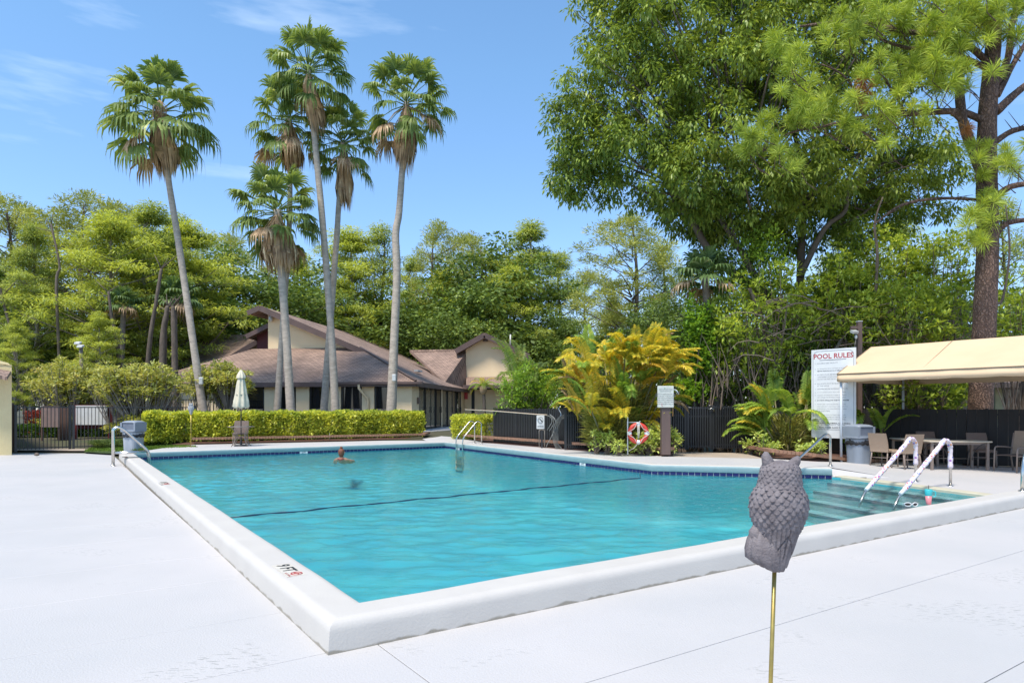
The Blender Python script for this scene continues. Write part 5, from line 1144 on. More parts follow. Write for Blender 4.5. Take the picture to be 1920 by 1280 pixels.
chair_at((at(1742, 0, 18.9).x, 18.8, 0), -.1, M['wicker_dark'], 'brown wicker chair facing the pool behind the left table')
chair_at((at(1833, 0, 17.9).x, 17.7, 0), -.15, M['wicker_dark'], 'brown wicker chair behind the right end of the large table')
# metal armchair at right edge
q = gr(1893, 886, 0); ac = thing('patio_armchair', 'taupe metal armchair cut by the right edge of the picture', 'chair', flat(q, 0) + Vector((.35, .25, 0))); cq = origin(ac)
def A(x, y, z): return cq + Vector((x * .96 - y * .28, x * .28 + y * .96, z))
for sy, nm in ((-.28, 0), (.28, 1)):
    obj('side_frame', MB().tube(fillet([A(-.36, sy, 0), A(-.34, sy, .62), A(.05, sy, .60), A(.27, sy, .57)], .1), .019, 8), M['taupe'], ac)
    obj('leg', MB().tube([A(.27, sy, 0), A(.20, sy, .40), A(.30, sy, .95)], .019, 8), M['taupe'], ac)
    obj('seat_rail', MB().tube([A(-.35, sy, .40), A(.21, sy, .40)], .015, 8), M['taupe'], ac)
obj('seat', MB().prism([A(-.35, -.27, .405), A(.20, -.27, .395), A(.20, .27, .395), A(-.35, .27, .405)], .012), M['wicker_dark'], ac)
obj('backrest', MB().prism([A(.205, -.27, .42), A(.205, .27, .42), A(.31, .27, 1.0), A(.31, -.27, 1.0)], .012, Vector((1, .2, 0))), M['wicker'], ac)

# -- furled parasol, glass table and chair on the far deck
u_ = gr(452, 836, .197); u_.z = .197; Yu = u_.y
par = thing('parasol', 'furled cream parasol on a black pole before the long yellow hedge', 'parasol', u_)
k_ = Yu / F
obj('pole', MB().tube([u_, u_ + Z * 2.78], .02, 8), M['black_metal'], par)
obj('base', MB().lathe([(.24, 0), (.24, .03), (.18, .055), (.04, .07), (.035, .25)], u_, 24), M['black_metal'], par)
cv = MB(); seg = 40; vs = []; zt0 = lambda v: EYE + (HZ - v) * k_
prof = [(765, .24), (762, .26), (750, .235), (735, .185), (720, .145), (711, .115), (709, .11)]
for j, (v, r) in enumerate(prof):
    for i in range(seg):
        a = 2 * math.pi * i / seg; f_ = 1 + .16 * math.cos(a * 8) * (1 if j < 5 else .6) + .05 * math.sin(a * 5 + j); dz_ = (.03 * math.cos(a * 8) if j == 0 else 0)
        vs.append(Vector((u_.x, u_.y, zt0(v) + dz_)) + Vector((math.cos(a) * r * f_, math.sin(a) * r * f_, 0)))
cv.add(vs, [(j * seg + i, j * seg + (i + 1) % seg, (j + 1) * seg + (i + 1) % seg, (j + 1) * seg + i) for j in range(len(prof) - 1) for i in range(seg)], True)
co = obj('canopy', cv, M['canvas_cream'], par); co.modifiers.new('s', 'SOLIDIFY').thickness = .006
cv = MB(); prof2 = [(709, .155), (704, .145), (697, .075), (693, .02)]; vs = []
for j, (v, r) in enumerate(prof2):
    for i in range(seg):
        a = 2 * math.pi * i / seg; f_ = 1 + .12 * math.cos(a * 8); vs.append(Vector((u_.x, u_.y, zt0(v))) + Vector((math.cos(a) * r * f_, math.sin(a) * r * f_, 0)))
cv.add(vs, [(j * seg + i, j * seg + (i + 1) % seg, (j + 1) * seg + (i + 1) % seg, (j + 1) * seg + i) for j in range(len(prof2) - 1) for i in range(seg)], True); obj('vent_cap', cv, M['canvas_cream'], co)
obj('tie', MB().lathe([(.165, zt0(737) - u_.z), (.205, zt0(740) - u_.z)], u_, 24), M['canvas_cream'], co)
tb = thing('glass_table', 'round glass patio table with curved legs around the parasol pole', 'table', u_)
gm = mat('table_glass', (.35, .42, .42), .08, spec=.8); gm.node_tree.nodes['Principled BSDF'].inputs['Alpha'].default_value = .5
obj('table_top', MB().lathe([(.04, .70), (.44, .70), (.44, .712), (.04, .712)], u_, 32, cap=False), gm, tb)
obj('rim', MB().tube([u_ + Vector((.45 * math.cos(i * math.pi / 16), .45 * math.sin(i * math.pi / 16), .705)) for i in range(33)], .012, 6, False), M['taupe'], tb)
for k in range(4):
    a = R(45 + 90 * k + 12); d = Vector((math.cos(a), math.sin(a), 0))
    obj('leg', MB().tube([u_ + d * r + Z * z for r, z in ((.42, .69), (.30, .60), (.20, .42), (.20, .28), (.30, .12), (.40, .0))], .013, 6), M['taupe'], tb)
obj('leg_ring', MB().tube([u_ + Vector((.2 * math.cos(i * math.pi / 12), .2 * math.sin(i * math.pi / 12), .35)) for i in range(25)], .01, 6, False), M['taupe'], tb)
chr_ = chair_at(u_ + Vector((-.28, .62, 0)), .25, M['wicker_dark'], 'dark patio chair pushed in behind the glass parasol table'); chr_['group'] = 'chairs at the glass table'; del chr_['group']
# -- little white sprinkler head in the bed, pine cone on the deck
p = gr(560, 823, .22); p.z = .24
sp = thing('bird_figurine', 'tiny pale bird-like figure standing at the foot of the long yellow hedge', 'ornament', p)
obj('body', MB().lathe([(.05, 0), (.075, .06), (.085, .14), (.06, .22), (.035, .26)], p, 12), M['lamp_white'], sp); obj('head', MB().lathe([(.02, .25), (.045, .29), (.04, .33), (.01, .355)], p, 12), M['bin_pale'], sp)
solid('marker_stake', 'short thin wooden stake in the mulch right of the small figure', 'stake', MB().tube([gr(618, 826, .22), gr(618, 826, .22) + Z * .32], .012, 6), M['bark_pale'], gr(618, 826, .22))
p = gr(69, 854.5, 0); p.z = 0
solid('pine_cone', 'small dark pine cone lying alone on the white deck near the gate', 'pine cone', MB().lathe([(.01, .0), (.05, .02), (.06, .05), (.04, .09), (.01, .11)], p, 10, sx=1.5), M['bark'], p)
# -- white meter boxes strapped to two palms are built with the palms

# ================================================================== OWLS
def owl_mesh(H=.40, nt_=230, nz_=260):
    """a perched decoy seen from behind; +Y is its back side towards the camera at -Y"""
    prof = [(0.0, .030), (.04, .037), (.10, .044), (.20, .054), (.30, .066), (.42, .082), (.54, .0925), (.63, .094), (.68, .090), (.735, .0795), (.78, .0735), (.84, .071), (.90, .068), (.95, .060), (.98, .044), (1.0, .006)]
    zs = [a for a, b in prof]; rr = [b for a, b in prof]; vs = []
    for j in range(nz_ + 1):
        h = j / nz_; z = h * H; r0 = np.interp(h, zs, rr)
        for i in range(nt_):
            a = 2 * math.pi * i / nt_; x = math.cos(a); y = math.sin(a); dpt = .82 if h < .7 else .82 + .16 * (h - .7) / .3
            d = 0
            back = max(0, min(1, (-y + .55) / .4))
            if h > .40 - .10 * abs(x):           # rounded overlapping feathers, upper rows over lower ones
                fh, NN, am = (.0175, 21, .0085) if h < .73 else (.0125, 22, .0050)
                zz = (h * .40 + .0025 * math.sin(a * 5)) / fh; aa = a / (2 * math.pi) * NN
                for kk in range(math.floor(zz) + 2, math.floor(zz) - 1, -1):
                    o_ = .5 * (kk % 2); ic = math.floor(aa + o_); hs = math.sin(kk * 12.9898 + ic * 78.233) * 43758.5; hs -= math.floor(hs); hs2 = (hs * 7.3) % 1
                    uu = (aa + o_ - ic - .5) * 2 + (hs2 - .5) * .25; vv = kk + 1 - zz; ln_ = 1.55 + .5 * (hs - .5)
                    if 0 <= vv < ln_ * math.sqrt(max(0, 1 - (uu * .92) ** 2)): d = am * (.25 + .75 * (vv / ln_)) * (1 - .55 * uu * uu) * (.8 + .4 * hs2); break
            else:                                 # long wing and tail feathers
                k = (x * .5 + .5); ph = (x * r0 / .014 + h * 2.2 * (1 if x < .25 else -1.2)); c_ = ph % 1
                d = .0075 * (c_) - .002
                st_ = abs((h * 3.2 + abs(x - .25) * .9) % 1 - .5); d += .003 * (1 if st_ < .46 else -1.2)
                if abs(x - .30 + (.40 - h) * .3) < .05: d -= .010 * (1 - abs(x - .30 + (.40 - h) * .3) / .05)
            d *= back
            bulge = .006 * math.exp(-((h - .5) / .14) ** 2) * (abs(x) ** 2)
            r = r0 + d + bulge
            vs.append((x * r, y * r * dpt, z))
    fs = [(j * nt_ + i, j * nt_ + (i + 1) % nt_, (j + 1) * nt_ + (i + 1) % nt_, (j + 1) * nt_ + i) for j in range(nz_) for i in range(nt_)] + [tuple(reversed(range(nt_)))]
    m_ = MB(); m_.add(vs, fs, True); return m_
OY = 2.38; ob_ = at(1452, 1062, OY); ot = at(1462, 862, OY)
owl = thing('owl_decoy', 'large grey owl decoy seen from behind on a gilt rod in the foreground', 'owl decoy', ob_)
Ho = (ot.z - ob_.z); lean = math.atan2(ot.x - ob_.x, Ho)
om = owl_mesh(Ho)
ca, sa = math.cos(lean), math.sin(lean)
def ow(p): p = Vector(p); return Vector((p.x * ca + p.z * sa, p.y, -p.x * sa + p.z * ca)) + ob_ + Vector((.004, 0, 0))
sub = MB(); sub.v = [tuple(ow(p)) for p in om.v]; sub.f = om.f; sub.sm = om.sm; obj('body', sub, M['owl'], owl)
for s_, du in ((-1, 0), (1, 0)):
    e = [(.030, -.0, .92 * Ho), (.044, -.005, .97 * Ho), (.054, -.006, 1.01 * Ho), (.062, -.004, 1.04 * Ho)] if s_ > 0 else [(-.036, 0, .92 * Ho), (-.050, -.005, .99 * Ho), (-.057, -.006, 1.035 * Ho), (-.055, -.004, 1.07 * Ho)]
    obj('ear_tuft', MB().tube([ow(p) for p in e], [.026, .0195, .0155, .007], 14), M['owl'], owl)
# perch stump: ridged, slanting out to the lower left
st_m = MB(); seg = 64; vs = []
rings = [(-.012, .050, -.022), (.0, .060, -.030), (.03, .068, -.038), (.06, .069, -.042), (.095, .058, -.044), (.125, .040, -.048), (.145, .022, -.058)]
for (z, r, cx) in rings:
    for i in range(seg):
        a = 2 * math.pi * i / seg; rdg = .0035 * math.sin(a * 15 + z * 20) + .002 * math.sin(a * 27)
        drop = -.022 * math.cos(a) * (1 if z < .02 else .3)
        vs.append(ow((cx + (r + rdg) * math.cos(a), (r + rdg) * .72 * math.sin(a), z + (.02 if math.cos(a) < 0 else 0) * (z < .02) * abs(math.cos(a)) + drop * 0)))
st_m.add(vs, [(j * seg + i, j * seg + (i + 1) % seg, (j + 1) * seg + (i + 1) % seg, (j + 1) * seg + i) for j in range(len(rings) - 1) for i in range(seg)] + [tuple(reversed(range(seg))), tuple((len(rings) - 1) * seg + i for i in range(seg))], True)
obj('perch', st_m, M['owl'], owl)
obj('perch_knob', MB().tube([ow((-.066, .0, .09)), ow((-.082, -.005, .125)), ow((-.078, -.005, .145))], [.028, .022, .010], 12), M['owl'], owl)
rod_b = at(1445, 1280, OY); rod_d = (rod_b - at(1452.5, 1066, OY)).normalized(); rb_ = at(1452.5, 1066, OY) + rod_d * (at(0, 1066, OY).z / -rod_d.z)
obj('rod', MB().tube([at(1452.5, 1060, OY), rb_], .0075, 10), M['brass'], owl)
# small owl by the hedge
so_ = gr(358, 838, .2); so_.z = .2; Ys = so_.y
o2 = thing('owl_decoy', 'small whitish owl decoy on a thin stake at the left end of the yellow hedge', 'owl decoy', so_)
zb2 = EYE + (HZ - 777) / F * Ys; om2 = owl_mesh(.40, 48, 40)
m2_ = MB(); m2_.v = [(so_.x - p[0], so_.y - p[1], p[2] + zb2) for p in om2.v]; m2_.f = om2.f; m2_.sm = om2.sm; obj('body', m2_, M['owl_white'], o2)
for s_ in (-1, 1):
    obj('ear_tuft', MB().tube([(so_.x + s_ * .04, so_.y, zb2 + .37), (so_.x + s_ * .058, so_.y, zb2 + .44)], [.02, .006], 8), M['owl_white'], o2)
    obj('eye', MB().lathe([(.0, -.004), (.018, 0), (.0, .004)], (so_.x + s_ * .028, so_.y - .062, zb2 + .33), 10), M['ink_black'], o2)
obj('beak', MB().tube([(so_.x, so_.y - .06, zb2 + .315), (so_.x, so_.y - .078, zb2 + .29)], [.012, .003], 6), M['ink_black'], o2)
obj('rod', MB().tube([so_, (so_.x, so_.y, zb2)], .016, 8), M['brass'], o2)

# ================================================================== SWIMMER
sw = at(640, 853, 22.3); sw.z = WZ - .09
per = thing('person', 'swimmer with auburn hair tied up, head and shoulders above the water', 'person', sw)
def skin_body(verts, edges, radii, root, name, m, parent, sub=2):
    me = bpy.data.meshes.new(name); me.from_pydata([Vector(v) for v in verts], edges, []); o = bpy.data.objects.new(name, me); col.objects.link(o); o.parent = parent
    md = o.modifiers.new('skin', 'SKIN'); md.use_smooth_shade = True; s2 = o.modifiers.new('sub', 'SUBSURF'); s2.levels = s2.render_levels = sub
    for i, r in enumerate(radii): me.skin_vertices[0].data[i].radius = r if hasattr(r, '__len__') else (r, r); me.skin_vertices[0].data[i].use_root = (i == root)
    me.materials.append(m); return o
V_ = [(0, .50, -.13), (0, .24, -.11), (0, .04, -.06), (0, 0, .045), (0, .02, .12), (0, .03, .20), (0, .025, .275), (-.13, 0, -.02), (-.19, .0, -.035), (-.27, .12, -.14), (-.24, .34, -.16), (.13, 0, -.02), (.19, 0, -.035), (.27, .14, -.14), (.22, .36, -.16), (-.10, .92, -.16), (-.12, 1.30, -.18), (.10, .92, -.16), (.12, 1.30, -.18)]
E_ = [(0, 1), (1, 2), (2, 3), (3, 4), (4, 5), (5, 6), (2, 7), (7, 8), (8, 9), (9, 10), (2, 11), (11, 12), (12, 13), (13, 14), (0, 15), (15, 16), (0, 17), (17, 18)]
Rr = [(.15, .11), (.13, .10), (.11, .08), (.055, .055), (.075, .08), (.085, .10), (.06, .08), .07, .062, .045, .032, .07, .062, .045, .032, .08, .05, .08, .05]
skin_body(V_, E_, Rr, 0, 'body', M['skin'], per)
hm = MB(); hm.lathe([(.055, .075), (.088, .12), (.104, .18), (.108, .235), (.098, .29), (.068, .335), (.01, .355)], sw + Vector((0, .0, 0)), 24, sx=.95, sy=1.05); obj('hair', hm, M['hair'], per)
obj('hair_bun', MB().lathe([(.01, .33), (.04, .345), (.05, .375), (.038, .405), (.005, .418)], sw + Vector((0, -.01, 0)), 16), M['hair'], per)
for s_ in (-1, 1): obj('ear', MB().lathe([(.002, .19), (.018, .205), (.018, .23), (.002, .245)], sw + Vector((s_ * .10, .03, 0)), 8), M['skin'], per)
obj('swimsuit', MB().tube([sw + Vector((-.10, -.085, .015)), sw + Vector((0, -.105, -.03)), sw + Vector((.10, -.085, .015))], .022, 8), M['swimsuit'], per)

# ================================================================== VEGETATION
def A3(*p): return np.array(p, dtype=float)
def rough_tube(mb, pts, r, n=10, sub=4, wob=.0):
    pts = [Vector(p) for p in pts]; rs = list(r); P = []; Q = []
    for i in range(len(pts) - 1):
        p0, p1, p2, p3 = pts[max(i - 1, 0)], pts[i], pts[i + 1], pts[min(i + 2, len(pts) - 1)]
        for k in range(sub):
            t = k / sub; P.append(.5 * ((2 * p1) + (p2 - p0) * t + (2 * p0 - 5 * p1 + 4 * p2 - p3) * t * t + (3 * p1 - p0 - 3 * p2 + p3) * t ** 3)); Q.append((rs[i] * (1 - t) + rs[i + 1] * t) * (1 + rnd.uniform(-wob, wob)))
    P.append(pts[-1]); Q.append(rs[-1]); mb.tube(P, Q, n); return P
# ---------- fan palms
def fan_leaf(mb, base, d, pet, R_, up, n=24, droop=.5, spread=125, tatter=.0, closed=0.0):
    """petiole from base along d, then a pleated fan whose finger tips hang"""
    base, d, up = Vector(base), Vector(d).normalized(), Vector(up)
    hub = base + d * pet - Z * pet * pet * .10 * (1 - max(0, d.z)); d2 = (d - Z * .25 * (1 - abs(d.z))).normalized()
    side = d2.cross(Z); side = side.normalized() if side.length > .05 else Vector((1, 0, 0)); nrm = side.cross(d2).normalized()
    mb.tube([base, base + d * pet * .5 + Z * .02, hub], [.035, .022, .014], 4, False)
    for i in range(n):
        a = R(-spread + 2 * spread * i / (n - 1)) * (1 - closed); L_ = R_ * (1 - .28 * (abs(a) / R(spread)) ** 2) * rnd.uniform(.86, 1.08) * (rnd.uniform(.45, 1) if rnd.random() < tatter else 1)
        dd = (d2 * math.cos(a) + side * math.sin(a)).normalized(); w = (side * math.cos(a) - d2 * math.sin(a)); w = w * R_ * math.sin(R(spread) / n) * 1.05
        arch = nrm * .10 * R_ * math.cos(a)
        m1 = hub + dd * L_ * .33 + arch * .6; m2 = hub + dd * L_ * .66 + arch * .5 - Z * L_ * droop * .16; fl = rnd.uniform(.75, 1.3)
        tip = hub + dd * L_ * (.92 - .24 * droop) - Z * L_ * droop * .62 * fl; mid = (m2 + tip) / 2 + dd * L_ * .04
        f = nrm * w.length * .35 * (1 if i % 2 else -1)
        vs = [hub, m1 - w * .48 + f, m1 + w * .48 - f, m2 - w * .44, m2 + w * .44, mid - w * .17, mid + w * .17, tip]
        mb.add(vs, [(0, 1, 2), (1, 3, 4, 2), (3, 5, 6, 4), (5, 7, 6)])
def fan_palm(label, trunk_px, Y, crown_px, rpx, w_px, skirt, n_leaf, seed, young=False, group='tall fan palms', lean_y=0):
    """trunk_px: list of (u, v) from the foot up; crown_px hub; rpx crown radius in photo pixels; skirt = (u, v bottom, half width px)"""
    rnd.seed(seed); k = Y / F; rpx = rpx * .88; w_px = (w_px[0] * .82, w_px[1] * .80); n_leaf = int(n_leaf * .85); pts = [at(u, v, Y + lean_y * i / len(trunk_px)) for i, (u, v) in enumerate(trunk_px)]; pts[0].z = gz(pts[0].x, min(pts[0].y, 42)) - .1
    hub = at(crown_px[0], crown_px[1], Y + lean_y); t = thing('fan_palm', label, 'palm tree', (pts[0].x, pts[0].y, gz(pts[0].x, pts[0].y)), group)
    mb = MB(); P = pts + [hub]; rs = [w_px[0] * k / 2 * 1.25] + [(w_px[0] + (w_px[1] - w_px[0]) * (i / (len(P) - 1))) * k / 2 for i in range(1, len(P))]
    rough_tube(mb, P, rs, 14, 9, .025); tr_ = obj('trunk', mb, M['bark_palm'], t)
    Rm = rpx * k
    for i in range(n_leaf):
        f = (i + .5) / n_leaf; el = 80 - 125 * f ** .9 + rnd.uniform(-14, 14); az = i * 137.5 + rnd.uniform(-18, 18); e = R(el)
        d = Vector((math.cos(R(az)) * math.cos(e), math.sin(R(az)) * math.cos(e), math.sin(e)))
        pet = Rm * (.56 if el > 40 else .62) * rnd.uniform(.7, 1.12); mbf = MB(); b = hub + Z * (.18 - .5 * f) * k * 30 + d * .1
        fan_leaf(mbf, b, d, pet, Rm * .46 * rnd.uniform(.8, 1.15), Z, 24, .25 + .75 * min(1, f * 1.25), 118, .12 + .3 * f, closed=.45 if (el > 64) else 0)
        dead = f > .9 and rnd.random() < .45
        obj('frond', mbf, M['thatch'] if dead else (M['palm_leaf_young'] if f < .12 and rnd.random() < .6 else M['palm_leaf']), t)
    # dry skirt: hanging dead leaves hugging the trunk
    if skirt:
        su, sv, hw = skirt; bot = at(su, sv, Y + lean_y); n = int(10 + hw * .45)
        for i in range(n):
            az = 2 * math.pi * i / n + rnd.uniform(-.2, .2); q = rnd.uniform(0, .55); top = hub.lerp(bot, q * .75) ; w_ = hw * k
            mbf = MB(); d = Vector((math.cos(az), math.sin(az), 0)); ln = (hub.lerp(bot, q * .75) - bot).length * rnd.uniform(.9, 1.08)
            for j in range(13):
                az2 = az + rnd.uniform(-.42, .42); dd = Vector((math.cos(az2), math.sin(az2), 0)); rr = w_ * rnd.uniform(.55, 1.05)
                a0 = top + dd * .12; a1 = top + dd * rr * .55 - Z * ln * .22; a2 = top.lerp(bot, .55) + dd * rr * .85 - Z * ln * .05; a3 = Vector((bot.x, bot.y, top.z)) + dd * rr * rnd.uniform(.5, .85) - Z * ln * rnd.uniform(.55, 1.12)
                s_ = dd.cross(Z) * rnd.uniform(.03, .075)
                mbf.add([a0, a1 - s_, a1 + s_, a2 - s_ * 1.2, a2 + s_ * 1.2, a3], [(0, 1, 2), (1, 3, 4, 2), (3, 5, 4)])
            obj('dead_frond', mbf, M['thatch'], t)
    return t, pts, hub
pa = fan_palm('leaning fan palm standing apart at the left of the group', [(388, 778), (362, 640), (334, 450), (314, 325)], 30.5, (300, 210), 134, (17, 12), (313, 325, 32), 44, 3)
pb = fan_palm('short bushy fan palm with a broad dry skirt low in the middle of the group', [(548, 778), (538, 650), (530, 540), (527, 500)], 31.0, (520, 394), 106, (17, 19), (526, 512, 42), 46, 5)
pc = fan_palm('slender fan palm behind the bushy one, second crown from the left of the group', [(517, 778), (528, 640), (541, 450), (544, 340)], 33.2, (543, 222), 104, (14, 10), (550, 322, 26), 38, 8)
pd = fan_palm('tallest fan palm of the group, its crown near the top of the picture', [(631, 778), (622, 640), (606, 430), (588, 240)], 31.8, (578, 132), 108, (17, 12), (598, 245, 20), 46, 13)
pe = fan_palm('fan palm with a lower crown just right of the tallest one, trunk crossing behind it', [(604, 778), (619, 610), (631, 450), (635, 385)], 33.6, (643, 268), 90, (15, 11), (648, 388, 20), 38, 21)
pf = fan_palm('fan palm at the right of the group, its trunk kinked near the middle', [(732, 778), (739, 640), (744, 520), (742, 440), (748, 400), (754, 320)], 32.2, (762, 192), 110, (20, 13), (757, 318, 26), 44, 34)
# orange dying frond heads and dead flower stalks in the crowns
def flower_stalk(t, px, Y):
    mb = MB(); base = at(px[0], px[1], Y - .5)
    for k in range(26):
        q = base + Vector((rnd.uniform(-.25, .25), rnd.uniform(-.2, .2), rnd.uniform(-.1, .2))); mb.tube([base + Z * .4, q, q - Z * rnd.uniform(.5, 1.7) + Vector((rnd.uniform(-.2, .3), 0, 0))], [.02, .02, .006], 4)
    obj('flower_stalk', mb, M['thatch'], t)
flower_stalk(pa[0], (300, 205), 30.5); flower_stalk(pf[0], (770, 235), 32.2)
# white boxes strapped to trunks
for (t, u, v, Y) in ((pa[0], 377, 714, 30.1), (pf[0], 739, 708, 31.8)):
    obj('meter_box', MB().bbox(at(u, v, Y), (.095, 0, 0), (0, .06, 0), (0, 0, .17), .03), M['lamp_white'], t)

# ---------- feather palms (areca)
def pinnate(mb, base, d, L_, droop, n=26, wl=.34, w=.028, twist=0):
    base = Vector(base); d = Vector(d).normalized(); pts = []; p = base.copy(); dd = d.copy(); seg = 12
    for i in range(seg + 1):
        pts.append(p.copy()); p = p + dd * (L_ / seg); dd = (dd - Z * droop * (.25 + i / seg) / seg * 2).normalized()
    mb.tube(pts, [.014 * (1 - .8 * i / seg) + .003 for i in range(seg + 1)], 4, False)
    for i in range(n):
        f = .16 + .84 * i / (n - 1); x = f * seg; j = min(seg - 1, int(x)); q = pts[j].lerp(pts[j + 1], x - j); t = (pts[j + 1] - pts[j]).normalized(); s = t.cross(Z)
        s = s.normalized() if s.length > .05 else Vector((1, 0, 0)); u = s.cross(t).normalized(); ll = wl * (math.sin(math.pi * (.18 + .72 * f)) ** .7) * rnd.uniform(.85, 1.1)
        for sg_ in (-1, 1):
            o = (s * sg_ * .80 + t * .55 + u * .35).normalized(); a = q + o * ll * .5; b = q + o * ll * .92 - Z * ll * (.22 + .25 * rnd.random()); ww = t * w * .5
            mb.add([q, a - ww, a + ww, b], [(0, 1, 3), (0, 3, 2)] if False else [(0, 1, 3, 2)])
def areca(label, base, spread, height, n, seed, mats, Lf=1.7, group=None, name='areca_palm', stems=16, wl=.36, low=0, cat='palm'):
    rnd.seed(seed); base = Vector(base); t = thing(name, label, cat, base, group)
    sm_ = MB(); tops = []
    for i in range(stems):
        a = rnd.uniform(0, 2 * math.pi); r = spread * .36 * math.sqrt(rnd.random()); h = height * rnd.uniform(.16, .76); ln = Vector((math.cos(a), math.sin(a), 0)); b = base + ln * r
        top = b + ln * (spread * rnd.uniform(.1, .48)) + Z * h; tops.append((top, ln)); sm_.tube([b, b.lerp(top, .5) + ln * -.08, top], [.03, .028, .022], 6)
    obj('stems', sm_, M['stem'], t)
    for i in range(n):
        top, ln = tops[i % stems]; az = rnd.uniform(0, 2 * math.pi); out = (ln * 1.0 + Vector((math.cos(az), math.sin(az), 0)) * .9); out = out.normalized() if out.length > .1 else ln
        el = R(rnd.uniform(30, 88)); d = out * math.cos(el) + Z * math.sin(el); mb = MB()
        pinnate(mb, top - Z * rnd.uniform(0, .2), d, Lf * rnd.uniform(.7, 1.12), rnd.uniform(.6, 1.6), 36, wl, .052)
        obj('frond', mb, mats[rnd.choices(range(len(mats)), [m[1] for m in mats])[0]][0], t)
    if low:                                    # short basal suckers
        P = []; Dv = []
        for i in range(low):
            a = rnd.uniform(0, 2 * math.pi); r = spread * .5 * math.sqrt(rnd.random()); z = rnd.uniform(0.05, height * .48); q = base + Vector((math.cos(a) * r * (.75 + .4 * z / height), math.sin(a) * r, z)); P.append(q); Dv.append((math.cos(a) * .5 + rnd.uniform(-.5, .5), math.sin(a) * .5 - .1, rnd.uniform(.2, 1.3)))
        o = leaves('basal_leaves', A3(*P).reshape(-1, 3), A3(*Dv).reshape(-1, 3), rng.uniform(.25, .6, low), .035, M['areca_base'], t, .3, .3)
    return t
M['stem'] = mat('cane_stem', (.24, .20, .09), .6, c2=(.13, .12, .05), nscale=6, stretch=(1, 1, .4))
M['areca_base'] = leafmat('basal_areca', (0.108, 0.146, 0.039), (0.429, 0.390, 0.088), (0.750, 0.585, 0.195), .3, .5, 2)
q = at(1152, 840, 21.0); q.z = .27
areca('large golden yellow areca palm clump above the lifebuoy', q, 2.1, 3.85, 270, 4, [(M['areca_gold'], 9), (M['areca_orange'], 1.1), (M['areca_green'], 2.5), (M['areca_dead'], .5)], 1.25, 'areca palms', stems=44, low=9000, wl=.33)
q = at(1478, 850, 20.7); q.z = .2
areca('bright green areca palm clump left of the pool rules sign', q, 1.6, 2.1, 84, 9, [(M['areca_green'], 8), (M['areca_gold'], .8)], 1.15, 'areca palms', stems=18, low=1500, wl=.34)
q = at(1035, 800, 30); q.z = .35
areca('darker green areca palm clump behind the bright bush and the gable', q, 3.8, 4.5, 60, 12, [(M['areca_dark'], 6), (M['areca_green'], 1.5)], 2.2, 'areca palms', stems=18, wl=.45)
q = at(1636, 820, 19.6); q.z = .05
areca('small drooping palm half hidden behind the brown lamp post', q, .9, 1.7, 12, 17, [(M['areca_green'], 3), (M['areca_dead'], 1)], 1.0, 'areca palms', stems=5, wl=.26)
# pygmy palm near the clubhouse doors
q = at(907, 800, 33); q.z = .4; rnd.seed(5)
pg = thing('pygmy_palm', 'little single-stemmed palm in front of the white clubhouse doors', 'palm', q)
mb = MB(); rough_tube(mb, [q, at(908, 760, 33), at(906, 725, 33)], [.10, .08, .07], 8, 4, .08); obj('trunk', mb, M['bark'], pg)
obj('old_leaf_bases', MB().lathe([(.05, -.35), (.17, -.2), (.19, 0), (.1, .1)], at(906, 727, 33), 9), M['thatch'], pg)
for i in range(18):
    a = i * 137.5; el = R(rnd.uniform(5, 65)); mb = MB(); pinnate(mb, at(906, 725, 33), Vector((math.cos(R(a)) * math.cos(el), math.sin(R(a)) * math.cos(el), math.sin(el))), .85, 1.6, 20, .2, .025); obj('frond', mb, M['areca_gold'] if i % 3 == 0 else M['areca_green'], pg)

# ---------- generic branching + leaf clumps
def clumps(C, per, sp, seed=None):
    """points scattered round clump centres C (n,3) with spreads sp (3,)"""
    n = len(C); off = unit(rng.normal(size=(n, per, 3))) * (rng.random((n, per, 1)) ** .5) * np.array(sp); return (C[:, None, :] + off).reshape(-1, 3), off.reshape(-1, 3)
def branch_tree(mb, base, top, r0, tips, n=7, wob=.06):
    """trunk from base to top and a branch to each tip, leaving the trunk lower down"""
    base, top = Vector(base), Vector(top); L_ = (top - base).length
    mid = [base.lerp(top, f) + Vector((rnd.uniform(-1, 1), rnd.uniform(-1, 1), 0)) * L_ * .018 for f in (.25, .5, .75)]
    tk = [base] + mid + [top]; rough_tube(mb, tk, [r0 * 1.2, r0 * .9, r0 * .7, r0 * .45, r0 * .12], n, 3, wob)
    for q in tips:
        q = Vector(q); f = max(.12, min(.95, ((q - base).dot((top - base).normalized()) - (q - base).cross((top - base).normalized()).length * .55) / L_)); a = base.lerp(top, f)
        r = r0 * (1 - f) * .45 + .025; m_ = a.lerp(q, .5) + Vector((rnd.uniform(-1, 1), rnd.uniform(-1, 1), rnd.uniform(-.2, .8))) * (q - a).length * .08; mb.tube([a, m_, q], [r, r * .6, r * .22], 5, False)
